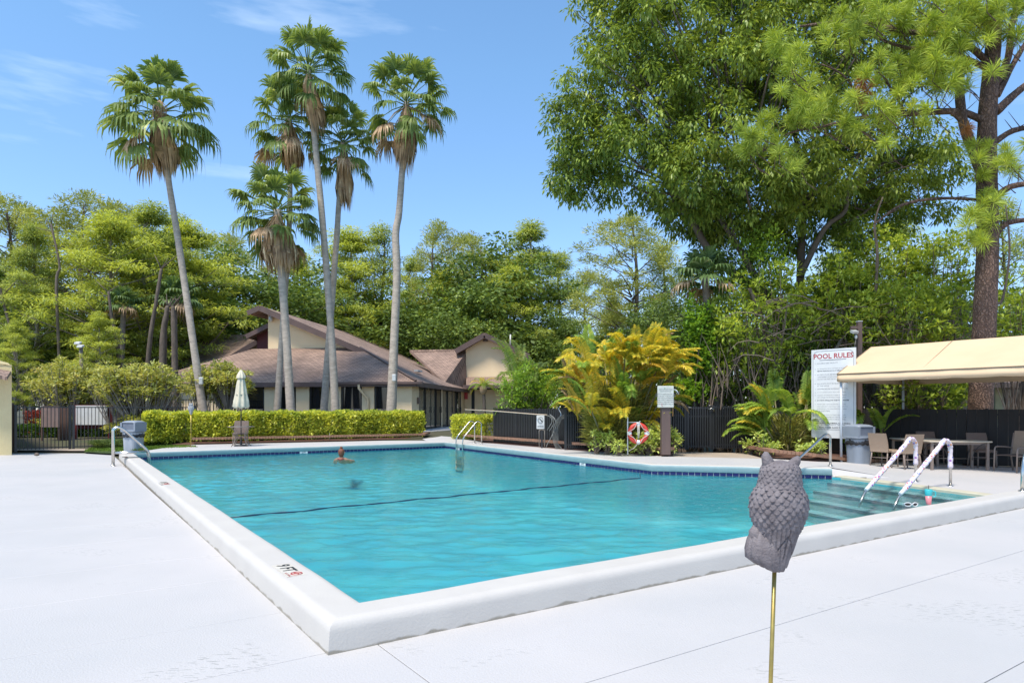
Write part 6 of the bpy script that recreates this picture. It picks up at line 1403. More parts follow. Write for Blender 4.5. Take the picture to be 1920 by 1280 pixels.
# ---------- far trees: a few prototypes, copied
def far_tree(kind, seed, h, rad, m, dens, cat_name, trunk_m='bark', copy_src=None):
    rnd.seed(seed); global rng; rng = np.random.default_rng(seed)
    t = thing(cat_name, '', 'tree', (0, 0, 0)); tips = []; C = []; S = []; SP = []
    if kind == 'cypress':                        # layered, flat sprays, narrow top
        n = 70
        for i in range(n):
            f = (i + .5) / n; z = h * (.22 + .76 * f); r = rad * (math.sin(math.pi * min(1, .22 + .80 * f)) ** .8 * (1.05 - .35 * f)) * rnd.uniform(.35, 1.18); a = i * 2.4 + rnd.uniform(-.6, .6); z += rnd.uniform(-.9, .9)
            tips.append((math.cos(a) * r, math.sin(a) * r, z + r * .10))
            for g in (.55, .8, 1.0):
                if g < .6 and rnd.random() < .4: continue
                C.append((math.cos(a + rnd.uniform(-.2, .2)) * r * g, math.sin(a + rnd.uniform(-.2, .2)) * r * g, z + r * .10 * g + rnd.uniform(-.2, .2)))
        sp = (.85, .85, .27); flat_ = .8; Ls, W_ = (.16, .34), .07
    elif kind == 'pine':                         # rounded tufts at branch ends, airy
        n = 46
        for i in range(n):
            f = (i + .5) / n; z = h * (.45 + .53 * f); r = rad * math.sqrt(max(.05, 1 - (2 * f - .95) ** 2)) * rnd.uniform(.35, 1.05); a = i * 2.4 + rnd.uniform(-.5, .5)
            tips.append((math.cos(a) * r, math.sin(a) * r, z)); C.append((math.cos(a) * r, math.sin(a) * r, z + .1)); C.append((math.cos(a) * r * .8 + rnd.uniform(-.6, .6), math.sin(a) * r * .8 + rnd.uniform(-.6, .6), z + rnd.uniform(-.3, .5)))
            C.append((math.cos(a + .2) * r * .9, math.sin(a + .2) * r * .9, z + rnd.uniform(-.5, .3)))
        sp = (.55, .55, .42); flat_ = .2; Ls, W_ = (.22, .38), .055
    else:                                        # oak: broad domed, dense and dark
        n = 95
        for i in range(n):
            v = Vector((rnd.gauss(0, 1), rnd.gauss(0, 1), rnd.gauss(0, 1))).normalized(); rr = rnd.uniform(.55, 1.0) * (1 + .18 * math.sin(v.x * 5 + seed) + .15 * math.sin(v.z * 7 + v.y * 4))
            q = (v.x * rad * rr, v.y * rad * rr, h * .58 + v.z * h * .40 * rr); C.append(q)
            if i % 4 == 0: tips.append(q)
        sp = (1.15, 1.15, .7); flat_ = .35; Ls, W_ = (.16, .32), .13
    C = A3(*C).reshape(-1, 3); P, off = clumps(C, dens, sp); D = off * np.array([1, 1, .6]) / np.array(sp) + rng.normal(size=off.shape) * .35 + (np.array([0, 0, .55]) if kind == 'pine' else np.array([0, 0, -.05]))
    mb = MB(); branch_tree(mb, (0, 0, -.5), (rnd.uniform(-.4, .4), rnd.uniform(-.4, .4), h * .96), h * .0135, tips, 8)
    obj('trunk', mb, M[trunk_m], t)
    o = leaves('crown', P, D, rng.uniform(*Ls, len(P)), W_ * rng.uniform(.7, 1.3, len(P)), m, t, flat_, .15)
    return t
protos = {
 'cyA': far_tree('cypress', 101, 16, 4.6, M['cypress'], 150, 'cypress_tree', 'bark_pale'),
 'cyB': far_tree('cypress', 102, 17, 4.0, M['cypress_green'], 145, 'cypress_tree', 'bark_pale'),
 'cyC': far_tree('cypress', 107, 17, 3.6, M['cypress_green'], 62, 'cypress_tree', 'bark'),
 'piA': far_tree('pine', 103, 17, 3.9, M['pine_far'], 95, 'pine_tree', 'bark'),
 'piB': far_tree('pine', 104, 17, 3.3, M['pine_far'], 80, 'pine_tree', 'bark'),
 'okA': far_tree('oak', 105, 12, 5.2, M['oak'], 190, 'oak_tree', 'bark'),
 'okB': far_tree('oak', 106, 11, 4.6, M['oak'], 190, 'oak_tree', 'bark')}
PH = dict(cyA=16, cyB=17, cyC=17, piA=17, piB=17, okA=12, okB=11); used = set()
def plant(k, u, vtop, Y, wide=1.0, label='', group='trees beyond the clubhouse'):
    wide *= 1.12 * rnd.uniform(.92, 1.1); h = EYE + (HZ - vtop) / F * Y - .25; s = h / PH[k]; x = (u - 960) / F * Y; z = .25 if x < 12 else -.1
    if k in used: r = dup(protos[k], (x, Y, z), rnd.uniform(0, 6.28), label, (s * wide, s * wide, s), group)
    else:
        r = protos[k]; used.add(k); r.location = (x, Y, z); r.rotation_euler = (0, 0, rnd.uniform(0, 6.28)); r.scale = (s * wide, s * wide, s); r['label'] = label; r['group'] = group
    return r
rnd.seed(77)
TR = [
 ('piA', 18, 372, 46, 1.15, 'dark round-topped pine at the far left edge of the sky'), ('piB', 92, 392, 50, 1.1, 'pine with open clustered top second from the left edge'),
 ('cyB', 60, 430, 38, 1.0, 'yellow-green cypress low in front of the two left pines'), ('piA', 172, 368, 47, 1.15, 'tall pine rising above the yellow cypresses left of the leaning palm'),
 ('cyA', 205, 400, 40, 1.3, 'broad yellow-green cypress behind the plumeria shrubs'), ('cyB', 285, 392, 43, 1.2, 'yellow-green cypress just left of the leaning palm trunk'),
 ('piB', 240, 385, 50, 1.1, 'open-topped pine peeking over the broad yellow cypress at left'), ('cyA', 352, 415, 46, 1.2, 'yellow-green cypress directly behind the leaning palm trunk'), ('cyC', 330, 398, 54, 1.0, 'thin topped cypress above the crown line left of the palms'),
 ('okA', 425, 455, 56, 1.2, 'dark oak filling the gap between the leaning palm and the bushy palm'), ('okB', 480, 520, 52, 1.4, 'dark oak directly behind the left roof ridge'), ('piA', 430, 440, 62, 1.1, 'pine crown showing over the dark oak left of the bushy palm'),
 ('cyA', 560, 475, 62, 1.2, 'cypress between the bushy palm and the tallest palm'), ('okB', 590, 540, 58, 1.4, 'dark oak behind the tallest palm above the shingle roof'),
 ('cyA', 655, 428, 60, 1.2, 'cypress behind the crossing palm trunks'), ('cyC', 712, 418, 60, 1.1, 'thin cypress with layered top left of the kinked palm'), ('okA', 690, 540, 62, 1.3, 'dark oak above the roof left of the kinked palm'),
 ('cyA', 640, 520, 56, .95, 'short yellow-green cypress above the main roof'), ('okA', 775, 555, 66, 1.1, 'dark oak low behind the valley roof'), ('cyB', 775, 488, 70, 1.0, 'distant cypress just right of the kinked palm trunk'),
 ('piB', 822, 415, 62, .9, 'narrow pine whose bare forked top sticks up right of the palms'), ('cyA', 832, 505, 60, 1.0, 'bright layered cypress under the forked pine'), ('piA', 880, 440, 66, 1.1, 'airy pine between the forked pine and the stepped cypress'),
 ('cyA', 958, 500, 57, 1.0, 'yellow-green cypress above the steep gable'), ('okB', 905, 455, 62, 1.0, 'rounded mid-green tree left of the steep gable tree group'), ('cyB', 995, 425, 62, 1.2, 'stepped cypress, highest above the dark areca'),
 ('cyC', 1052, 470, 64, 1.1, 'sparse dark cypress with visible limbs left of the big leafy tree'), ('okB', 905, 560, 56, 1.2, 'dark oak low above the steep gable roof'), ('okA', 840, 590, 58, 1.0, 'low dark oak behind the main roof end'),
 ('piB', 1105, 510, 72, 1.0, 'distant pine seen in the sky gap left of the big leafy tree'), ('piA', 1178, 405, 50, 1.25, 'open rounded pine under the left edge of the big leafy tree'), ('cyC', 1240, 455, 52, 1.1, 'thin cypress behind the limbs of the big leafy tree'),
 ('cyB', 1150, 560, 54, 1.1, 'low cypress behind the golden palms'), ('okB', 1060, 600, 56, 1.1, 'low dark oak between gable and golden palms'), ('cyC', 1225, 560, 60, 1.3, 'pale thin cypress low behind the golden palms'),
 ('okA', 1310, 520, 40, .9, 'dark oak behind the vine-covered trunk'), ('okB', 1420, 500, 40, 1.0, 'dark oak deep behind the shrub thicket'), ('okA', 1540, 520, 40, 1.0, 'dark oak behind the rules sign'),
 ('cyC', 1585, 400, 44, 1.0, 'sparse cypress in the sky gap left of the big pine trunk'), ('cyC', 1690, 395, 46, 1.1, 'sparse cypress just left of the big pine trunk'), ('okB', 1650, 560, 42, 1.2, 'dark oak behind the tent ridge'),
 ('okA', 1765, 545, 44, 1.1, 'dark oak left of the big pine trunk base'), ('cyC', 1885, 360, 44, .9, 'thin dark cypress right of the big pine trunk'), ('okB', 1905, 560, 42, 1.2, 'dark oak at the right edge above the tent'), ('cyB', 1940, 500, 46, 1.0, 'cypress cut by the right edge of the picture')]
for a in TR: plant(*a)
# lower left woodland
for (k, u, v, Y, w_, l) in (('okA', 20, 560, 40, 1.0, 'dark oak low at the left edge behind the yellow building'), ('okB', 130, 590, 42, 1.1, 'dark oak behind the left lamp post'), ('okB', 225, 600, 50, 1.2, 'dark oak in the shade behind the plumeria shrubs'), ('okA', 335, 590, 52, 1.2, 'dark oak above the left hip roof'), ('cyA', 30, 600, 34, .8, 'small bright cypress at the left edge above the gate'), ('okB', -40, 480, 46, 1.2, 'oak cut by the left edge of the picture'), ('cyA', 185, 585, 35, .9, 'small bright cypress right of the left lamp post')): plant(k, u, v, Y, w_, l, 'trees in the left wood')
# distant wood closing the view
rng = np.random.default_rng(5); C = []
for i in range(520):
    x = rng.uniform(-130, 130); y = rng.uniform(88, 100); C.append((x, y, rng.uniform(.5, 9.5 + 1.5 * math.sin(x * .2))))
P, off = clumps(np.array(C), 110, (3.2, 2, 1.5)); o = leaves('distant_wood', P, off + rng.normal(size=off.shape), rng.uniform(.4, .8, len(P)), .35, M['oak'], None, .3, .1, kind='stuff'); tag(o, 'dark distant wood closing the view between the tree trunks', 'wood')
# bare leaning trunks and stubs in the left wood
for i, (pl, w0, l) in enumerate((([(268, 790), (280, 650), (292, 570), (300, 520)], .15, 'pale leaning trunk right of the left wood shrubs'), ([(55, 800), (35, 700), (20, 620), (5, 560)], .12, 'pale leaning trunk beside the yellow building'), ([(118, 590), (106, 545), (112, 500), (100, 440)], .09, 'forked pale snag in the left wood'), ([(305, 700), (306, 640), (312, 590)], .22, 'stout brown trunk left of the hip roof'), ([(330, 690), (327, 640), (325, 590)], .2, 'stout trunk just left of the leaning palm'), ([(232, 720), (222, 660), (210, 600), (205, 560)], .12, 'thin curved trunk in the left wood'))):
    rnd.seed(i); Y = 36; pts = [at(u, v, Y) for u, v in pl]; mb = MB(); pts[0].z = .1; pts.append(pts[-1] + (pts[-1] - pts[-2]) * .35); rough_tube(mb, pts, [w0, w0 * .85] + [w0 * .6] * (len(pts) - 3) + [w0 * .45, w0 * .1], 8, 4, .08)
    for k in range(3): q = pts[-2].lerp(pts[-1], rnd.random()); mb.tube([q, q + Vector((rnd.uniform(-1, 1), 0, rnd.uniform(.2, 1)))], [w0 * .3, .01], 5)
    solid('tree_trunk', l, 'tree', mb, M['bark'], pts[0], 'bare trunks in the left wood')
# sabal palms (dark fans) in the left wood and behind the golden palms
for i, (u, v, Y, r, l) in enumerate(((330, 560, 40, 55, 'dark cabbage palm behind the leaning palm trunk'), (232, 570, 38, 42, 'cabbage palm with brown thatch in the left wood'), (1322, 520, 22.9, 70, 'dark cabbage palm below the big leafy tree'), (1575, 560, 25.5, 70, 'cabbage palm half buried in the shrub thicket'), (1790, 610, 25, 60, 'cabbage palm left of the big pine trunk'))):
    rnd.seed(40 + i); t = thing('cabbage_palm', l, 'palm tree', (at(u, 0, Y).x, Y, 0), 'dark cabbage palms'); hub = at(u, v, Y); b = at(u + 30 * (1 if u > 1000 else -.3), 0, Y); b.z = 0; mb = MB(); rough_tube(mb, [b, b.lerp(hub, .5), hub], [.17, .15, .13], 9, 6, .1); obj('trunk', mb, M['bark_palm_dark'], t); k = Y / F * r
    for j in range(20):
        e = R(70 - 100 * j / 20 + rnd.uniform(-8, 8)); az = R(j * 137.5); d = Vector((math.cos(az) * math.cos(e), math.sin(az) * math.cos(e), math.sin(e))); mb = MB(); fan_leaf(mb, hub, d, k * .5, k * .62, Z, 20, .35 + .5 * j / 20, 120, .1); obj('frond', mb, M['sabal'] if j < 17 else M['thatch'], t)

# ---------- the big leafy tree
rnd.seed(9); rng = np.random.default_rng(9); YB = 24.0; kB = YB / F
bt = thing('broadleaf_tree', 'huge dense leafy tree filling the upper right of the sky', 'tree', flat(at(1480, 0, YB), 0))
mb = MB()
limbs = [([(1505, 790), (1480, 640), (1440, 560), (1385, 520), (1330, 470), (1290, 400), (1262, 370), (1240, 300)], [.42, .34, .30, .26, .22, .17, .13, .08], 0),
         ([(1440, 560), (1400, 490), (1370, 440), (1345, 400), (1332, 350), (1320, 280)], [.22, .18, .15, .13, .1, .06], -.4),
         ([(1500, 700), (1500, 560), (1503, 420), (1500, 300), (1470, 180)], [.3, .26, .2, .15, .08], .8), ([(1503, 420), (1530, 330), (1550, 240), (1540, 150)], [.17, .15, .12, .07], .6),
         ([(1500, 520), (1545, 430), (1585, 395), (1590, 340), (1625, 260), (1660, 200)], [.18, .15, .12, .11, .09, .05], -.2), ([(1385, 470), (1372, 420), (1365, 380)], [.08, .06, .04], -.6), ([(1545, 430), (1620, 400), (1680, 330)], [.08, .06, .03], .3)]
limbs = [(a_, [x * .62 for x in b_], c_) for a_, b_, c_ in limbs]
for pl, rs, dy in limbs: rough_tube(mb, [at(u, v, YB + dy) if i else (at(u, v, YB + dy) if v < 780 else flat(at(u, 0, YB + dy), -.2)) for i, (u, v) in enumerate(pl)], rs, 10, 4, .05)
obj('trunk', mb, M['bark'], bt)
EL = [(1190, 190, 150, 130, 0), (1112, 270, 84, 120, 0), (1300, 90, 190, 150, 0), (1230, 310, 130, 70, -.5), (1400, 230, 190, 190, -.8), (1330, 340, 130, 70, -.8), (1450, 60, 240, 150, .5), (1570, 120, 190, 160, 1), (1390, 400, 120, 60, 0), (1640, 300, 130, 90, .8), (1075, 320, 44, 60, .3), (1180, 20, 110, 90, .5), (1300, -60, 220, 100, 1), (1520, -80, 240, 110, 1), (1680, 60, 120, 150, 2), (1560, 330, 120, 100, 2.2), (1720, 330, 90, 80, 1.5), (1480, 430, 110, 60, 2), (1300, 400, 60, 55, 1.0), (1400, 450, 100, 60, 1.2), (1560, 430, 110, 60, 1.8), (1480, 350, 120, 60, -.4), (1650, 400, 100, 50, 2.0)]
C = []
for (u, v, ru, rv, dy) in EL:
    c0 = at(u, v, YB + dy); a_, b_ = ru * kB, rv * kB; n = int(26 * (a_ * b_) ** .9 + 14)
    d = sphere_dirs(n); rr = rng.uniform(.60, 1.03, (n, 1)) * (1 + .10 * np.sin(d[:, :1] * 6 + u) + .08 * np.sin(d[:, 2:] * 9 + v)); q = np.array(c0) + d * rr * np.array([a_, min(a_, 2.8), b_]); C.append(q)
C = np.concatenate(C); C = C[(C[:, 1] < YB + 2.6)]
per = 27; P, off = clumps(C, per * 2, (.42, .42, .30)); D = off * 1.2 + np.array([0, 0, -.22]) + rng.normal(size=off.shape) * .10; print('big tree clumps', len(C), 'leaves', len(P))
leaves('crown', P, D, rng.uniform(.13, .23, len(P)), rng.uniform(.06, .09, len(P)), M['ficus'], bt, .8, .22)
tw = MB()
for q in C[::14]: 
    q = Vector(q); a = at(1400, 380, YB).lerp(q, .55) + Vector((rnd.uniform(-.3, .3), 0, rnd.uniform(-.6, .2))); tw.tube([a, a.lerp(q, .5) + Vector((0, 0, .15)), q], [.045, .03, .012], 4, False)
obj('limbs', tw, M['bark'], bt)

# ---------- the big pine with long needles
rnd.seed(14); rng = np.random.default_rng(14); YP = 19.6; kP = YP / F
pt = thing('pine_tree', 'big red-barked pine with shaggy needle tufts at the right', 'tree', flat(at(1840, 0, YP), 0))
def bark_pine():
    m = mat('plated_pine_bark', (.26, .165, .12), .95, c2=(.11, .07, .055), nscale=3, bump=0, stretch=(1, 1, .4)); nt = m.node_tree; L = nt.links.new; b = nt.nodes['Principled BSDF']; tc = _n(nt, 'ShaderNodeTexCoord')
    mp = _n(nt, 'ShaderNodeMapping'); mp.inputs['Scale'].default_value = (1, 1, .36); dn = _n(nt, 'ShaderNodeTexNoise'); dn.inputs['Scale'].default_value = 5; L(tc.outputs['Object'], dn.inputs['Vector']); dv = _n(nt, 'ShaderNodeVectorMath'); dv.operation = 'MULTIPLY_ADD'; L(dn.outputs['Color'], dv.inputs[0]); dv.inputs[1].default_value = (.25, .25, .5); L(tc.outputs['Object'], dv.inputs[2]); L(dv.outputs[0], mp.inputs[0]); v = _n(nt, 'ShaderNodeTexVoronoi'); v.feature = 'DISTANCE_TO_EDGE'; v.inputs['Scale'].default_value = 13; v.inputs['Randomness'].default_value = 1.0; L(mp.outputs[0], v.inputs['Vector'])
    r = _n(nt, 'ShaderNodeValToRGB'); r.color_ramp.elements[0].color = (.42, .40, .40, 1); r.color_ramp.elements[1].position = .22; L(v.outputs['Distance'], r.inputs[0]); src = b.inputs['Base Color'].links[0].from_socket
    mx = _n(nt, 'ShaderNodeMix'); mx.data_type = 'RGBA'; mx.blend_type = 'MULTIPLY'; mx.inputs['Factor'].default_value = .8; L(src, mx.inputs['A']); L(r.outputs[0], mx.inputs['B']); L(mx.outputs['Result'], b.inputs['Base Color'])
    n = _n(nt, 'ShaderNodeTexNoise'); n.inputs['Scale'].default_value = 30; L(tc.outputs['Object'], n.inputs['Vector']); ad = _n(nt, 'ShaderNodeMath'); ad.operation = 'MULTIPLY_ADD'; ad.inputs[1].default_value = .3; L(n.outputs['Fac'], ad.inputs[0]); L(r.outputs[0], ad.inputs[2])
    bp = _n(nt, 'ShaderNodeBump'); bp.inputs['Strength'].default_value = 1; bp.inputs['Distance'].default_value = .05; L(ad.outputs[0], bp.inputs['Height']); L(bp.outputs[0], b.inputs['Normal']); return m
M['bark_pine'] = bark_pine()
mb = MB(); rough_tube(mb, [flat(at(1838, 0, YP), -.2), at(1838, 770, YP), at(1846, 600, YP), at(1852, 450, YP), at(1850, 330, YP), at(1852, 210, YP), at(1862, 90, YP), at(1872, -40, YP), at(1880, -160, YP)], [.46, .32, .30, .28, .265, .24, .20, .15, .10], 20, 8, .03); obj('trunk', mb, M['bark_pine'], pt)
br = [([(1846, 330), (1828, 290), (1805, 225), (1798, 150), (1800, 90)], [.17, .15, .13, .11, .06], -.3), ([(1850, 230), (1800, 210), (1720, 212), (1620, 220), (1540, 238)], [.10, .10, .09, .06, .03], -.5), ([(1812, 240), (1790, 215), (1760, 205)], [.08, .06, .04], -.4),
      ([(1855, 130), (1770, 95), (1700, 90), (1640, 70)], [.09, .07, .05, .03], -.2), ([(1856, 120), (1790, 70), (1700, 60), (1600, 40), (1500, 50)], [.10, .08, .07, .05, .03], -.6), ([(1868, 210), (1905, 175), (1950, 140)], [.13, .11, .08], .2), ([(1866, 160), (1890, 110), (1897, 50), (1915, 0)], [.11, .10, .08, .06], -.2),
      ([(1870, 180), (1900, 120), (1930, 70)], [.09, .08, .06], .3), ([(1862, 270), (1900, 245), (1960, 235)], [.09, .08, .06], -.3), ([(1868, 370), (1895, 350), (1950, 342)], [.10, .09, .07], -.2), ([(1868, 440), (1890, 418), (1950, 410)], [.09, .08, .06], -.2), ([(1845, 375), (1760, 372), (1690, 385), (1640, 420)], [.05, .045, .04, .02], .3),
      ([(1540, 238), (1480, 250), (1430, 285)], [.04, .03, .015], -.5), ([(1620, 220), (1590, 150), (1540, 120)], [.04, .03, .015], -.7), ([(1700, 215), (1660, 150), (1640, 130)], [.04, .03, .015], -.8)]
for pl, rs, dy in br: 
    mb = MB(); pts = [at(u, v, YP + dy * (i / len(pl))) for i, (u, v) in enumerate(pl)]; P_ = rough_tube(mb, pts, rs, 8, 4, .06)
    for k in range(5): q = P_[rnd.randrange(3, len(P_))]; mb.tube([q, q + Vector((rnd.uniform(-.5, .5), rnd.uniform(-.3, .3), rnd.uniform(-.1, .6)))], [.018, .006], 4, False)
    obj('branch', mb, M['bark_pine'], pt)
def puffs(cs, m, nn=150, name='needles'):
    P = []; D = []; L_ = []
    for (c, ax, r) in cs:
        c = np.array(c); d = unit(sphere_dirs(nn) + np.array(ax) * .75); P.append(c + d * .015 + np.array(ax) * rng.uniform(-.16, .10, (nn, 1))); D.append(d); L_.append(rng.uniform(.8, 1.1, nn) * r)
    P = np.concatenate(P); D = np.concatenate(D); L_ = np.concatenate(L_); leaves(name, P, D, L_, .019, m, pt, .1, .16)
reg = [(1825, 55, 45, 45, 14), (1885, 15, 45, 30, 10), (1790, 20, 60, 30, 12), (1840, 130, 30, 40, 6), (1430, 250, 42, 60, 12), (1480, 210, 60, 60, 14), (1545, 190, 60, 50, 14), (1500, 130, 50, 60, 12), (1470, 95, 40, 30, 6), (1580, 60, 50, 50, 12), (1660, 130, 55, 45, 14), (1720, 90, 60, 60, 16), (1600, 220, 60, 40, 12), (1690, 200, 60, 55, 16), (1760, 120, 55, 50, 14), (1800, 60, 70, 50, 18), (1720, 20, 90, 30, 16), (1860, 20, 70, 30, 12), (1780, 160, 40, 50, 10), (1420, 290, 30, 25, 5), (1475, 290, 40, 30, 8), (1640, 250, 40, 30, 8), (1850, 290, 40, 30, 8), (1860, 360, 30, 40, 8), (1840, 400, 30, 45, 9), (1830, 440, 40, 25, 7), (1905, 285, 30, 40, 7), (1620, 30, 60, 40, 12), (1900, 60, 30, 30, 4), (1740, 60, 60, 40, 12)]
cs = []
for (u, v, ru, rv, n) in reg:
    for i in range(int(n * .62) + 1):
        a = rnd.uniform(0, 6.28); r = math.sqrt(rnd.random()); q = at(u + ru * r * math.cos(a), v + rv * r * math.sin(a), YP - .6 + rnd.uniform(-.9, .7)); ax = Vector((rnd.uniform(-.8, .5), rnd.uniform(-.6, .3), rnd.uniform(.1, 1))).normalized(); cs.append((q, ax, rnd.uniform(.30, .43)))
cs = cs[::1]
puffs(cs, M['needle']); puffs([(at(1618, 155, YP - 1), (0, 0, -1), .35), (at(1622, 175, YP - 1), (0, 0, -1), .4), (at(1858, 45, YP - .5), (0, 0, 1), .3), (at(1812, 240, YP - .5), (.5, 0, -.5), .3)], M['needle_dead'], 130, 'dead_needles')
tw = MB()
for (c, ax, r) in cs[::2]:
    c = Vector(c); q = c - Vector(ax) * .4 + Vector((.15, .1, -.1)); tw.tube([q + Vector((.35, .15, -.15)), q, c], [.02, .014, .01], 4, False)
obj('twigs', tw, M['bark_pine'], pt, kind='stuff')

# ---------- shrub thicket behind the right-hand fence: rosette-leaved shrubs with bare twigs
def rosette_shrub(label, cu, cv, ru, rv, Y, n, m, seed, name='broadleaf_shrub', L_=(.13, .22), W_=.065, per=12, sp=(.16, .16, .10), twm='twig', group='shrubs behind the black fence', cat='shrub', base_v=None, ntw=50, zbase=0, fill=.5, depth=1.3):
    global rng; rnd.seed(seed); rng = np.random.default_rng(seed); k = Y / F; c0 = at(cu, cv, Y); base = Vector((c0.x, Y, zbase)); t = thing(name, label, cat, base, group)
    d = sphere_dirs(n); rr = rng.uniform(fill, 1.04, (n, 1)) * (1 + .13 * np.sin(d[:, :1] * 7 + seed) + .10 * np.sin(d[:, 2:] * 8 + seed * 2)); C = np.array(c0) + d * rr * np.array([ru * k, depth, rv * k]); C[:, 2] = np.maximum(C[:, 2], zbase + .05)
    P, off = clumps(C, per, sp); D = off / np.array(sp) + np.array([0, -.15, .35]) + rng.normal(size=off.shape) * .25
    leaves('foliage', P, D, rng.uniform(*L_, len(P)), W_ * rng.uniform(.75, 1.25, len(P)), m, t, .75, .15)
    mb = MB()
    for i in range(ntw):
        q = Vector(C[rnd.randrange(n)]); b = base + Vector((rnd.uniform(-.35, .35) * ru * k, rnd.uniform(-.4, .4), 0)); mid = b.lerp(q, .55) + Vector((rnd.uniform(-.3, .3), rnd.uniform(-.3, .1), rnd.uniform(.0, .4)))
        r0 = rnd.uniform(.018, .045) * (1 if base_v is None else base_v); mb.tube([b, b.lerp(mid, .5) + Vector((rnd.uniform(-.12, .12), 0, 0)), mid, mid.lerp(q, .6) + Vector((rnd.uniform(-.1, .1), 0, .05)), q], [r0, r0 * .8, r0 * .6, r0 * .4, r0 * .2], 5, False)
    obj('stems', mb, M[twm], t); return t
big = dict(L_=(.15, .25), W_=.075, per=13, sp=(.17, .17, .08), fill=.55)
rosette_shrub('tall glossy shrub rising between the vine trunk and the rules sign', 1440, 610, 110, 110, 22.4, 420, M['magnolia'], 51, **big)
rosette_shrub('broad glossy shrub with yellowish leaf tips above the tent ridge', 1700, 600, 120, 80, 21.6, 430, M['magnolia'], 52, **big)
rosette_shrub('glossy shrub behind the brown lamp post', 1580, 570, 110, 100, 22.8, 440, M['magnolia'], 53, **big)
rosette_shrub('upper leafy shrub reaching toward the sky gap beside the pine', 1650, 500, 110, 70, 24, 330, M['magnolia'], 54, **big)
rosette_shrub('leafy shrub left of the pine trunk above the tent', 1765, 520, 60, 90, 23.5, 240, M['magnolia'], 55, **big)
rosette_shrub('dark shrub behind the gate and the green areca palm', 1370, 700, 90, 70, 23.4, 320, M['magnolia'], 56, **big)
rosette_shrub('shrub seen under the tent canopy above the board fence', 1740, 735, 90, 40, 21.3, 210, M['magnolia'], 57, **big)
rosette_shrub('dark undergrowth shrub behind the notice post', 1290, 690, 70, 90, 24, 320, M['oak'], 58, **big)
rosette_shrub('leafy shrub at the right edge behind the pine trunk', 1915, 600, 70, 90, 24, 260, M['magnolia'], 59, **big)
rosette_shrub('dark shrub behind the pool rules sign', 1520, 700, 90, 70, 22.8, 330, M['oak'], 60, **big)
rosette_shrub('leafy shrub behind the beige house corner', 1850, 720, 70, 60, 28.5, 200, M['oak'], 61, **big)
rosette_shrub('bright green vine mass climbing the trunk right of the golden palms', 1312, 640, 34, 95, 22.6, 330, M['vine'], 62, name='climbing_vine', L_=(.10, .17), W_=.09, per=14, sp=(.14, .14, .14), ntw=14, cat='vine', group=None, depth=.6, fill=.3)
rosette_shrub('lower trail of bright vine leaves above the black fence gate', 1296, 735, 26, 30, 22.5, 90, M['vine'], 63, name='climbing_vine', L_=(.10, .17), W_=.09, per=12, sp=(.14, .14, .14), ntw=8, cat='vine', group=None, depth=.5, fill=.3)
rosette_shrub('yellowish drooping foliage hanging below the big tree crown', 1425, 500, 50, 70, 23, 150, M['bush'], 64, name='leafy_shrub', L_=(.14, .24), W_=.06, per=12, sp=(.22, .22, .2), ntw=10)
rosette_shrub('rounded bright green bush between the gable and the golden palms', 992, 740, 52, 58, 26.5, 430, M['bush'], 65, name='leafy_shrub', L_=(.12, .2), W_=.06, per=14, sp=(.2, .2, .16), group=None, depth=1.2, fill=.5, zbase=.25)
rosette_shrub('bright green small tree behind the golden palms right side', 1130, 690, 60, 60, 27, 260, M['bush'], 66, name='leafy_shrub', L_=(.12, .2), W_=.06, per=12, sp=(.2, .2, .16), group=None, depth=1.2, zbase=.25)
# tangle of bare grey twigs low in the thicket, and the slanting trunks
for i, (pl, w0, l) in enumerate((([(1545, 700), (1570, 650), (1592, 610)], .07, 'slanting grey trunk left of the brown lamp post'), ([(1455, 690), (1430, 600), (1405, 540)], .10, 'leaning dark trunk in the shrub thicket'), ([(1640, 600), (1645, 480), (1640, 420), (1655, 370)], .06, 'slim dark tree stem in the sky gap'), ([(1860, 600), (1880, 560), (1893, 470), (1885, 380)], .05, 'thin crooked stem right of the pine trunk'))):
    rnd.seed(70 + i); Y = 22.2; pts = [at(u, v, Y) for u, v in pl]; pts = [flat(pts[0], 0)] + pts; mb = MB(); rough_tube(mb, pts, [w0 * 1.1] + [w0 * (1 - .2 * j) for j in range(len(pts) - 1)], 8, 5, .1)
    solid('tree_trunk', l, 'tree', mb, M['bark_pale'] if i < 1 else M['bark'], pts[0], 'bare stems in the thicket')
rnd.seed(91); mb = MB()
for i in range(75):
    u = rnd.uniform(1420, 1830); v = rnd.uniform(560, 690); p = at(u, v, 21.2 + rnd.uniform(-.4, .6)); a = rnd.uniform(-.5, .5); L_ = rnd.uniform(.8, 2.2); d = Vector((rnd.choice((-1, 1)) * math.cos(a), .1, math.sin(a))); mb.tube([p, p + d * L_ * .35 + Z * .12, p + d * L_ * .7 + Z * .10, p + d * L_ - Z * .15], [.02, .016, .012, .005], 4, False)
for i in range(60):
    u = rnd.uniform(1330, 1560); v = rnd.uniform(690, 770); p = at(u, v, 21.9 + rnd.uniform(-.2, .6)); d = Vector((rnd.uniform(-.6, .6), 0, 1)); L_ = rnd.uniform(.8, 1.8); mb.tube([p, p + d * L_ * .5, p + d * L_ + Vector((rnd.uniform(-.3, .3), 0, 0))], [.022, .016, .006], 4, False)
o = obj('brushwood', mb, M['twig'], kind='stuff'); tag(o, 'tangle of bare grey twigs in the thicket behind the right fence', 'brushwood')

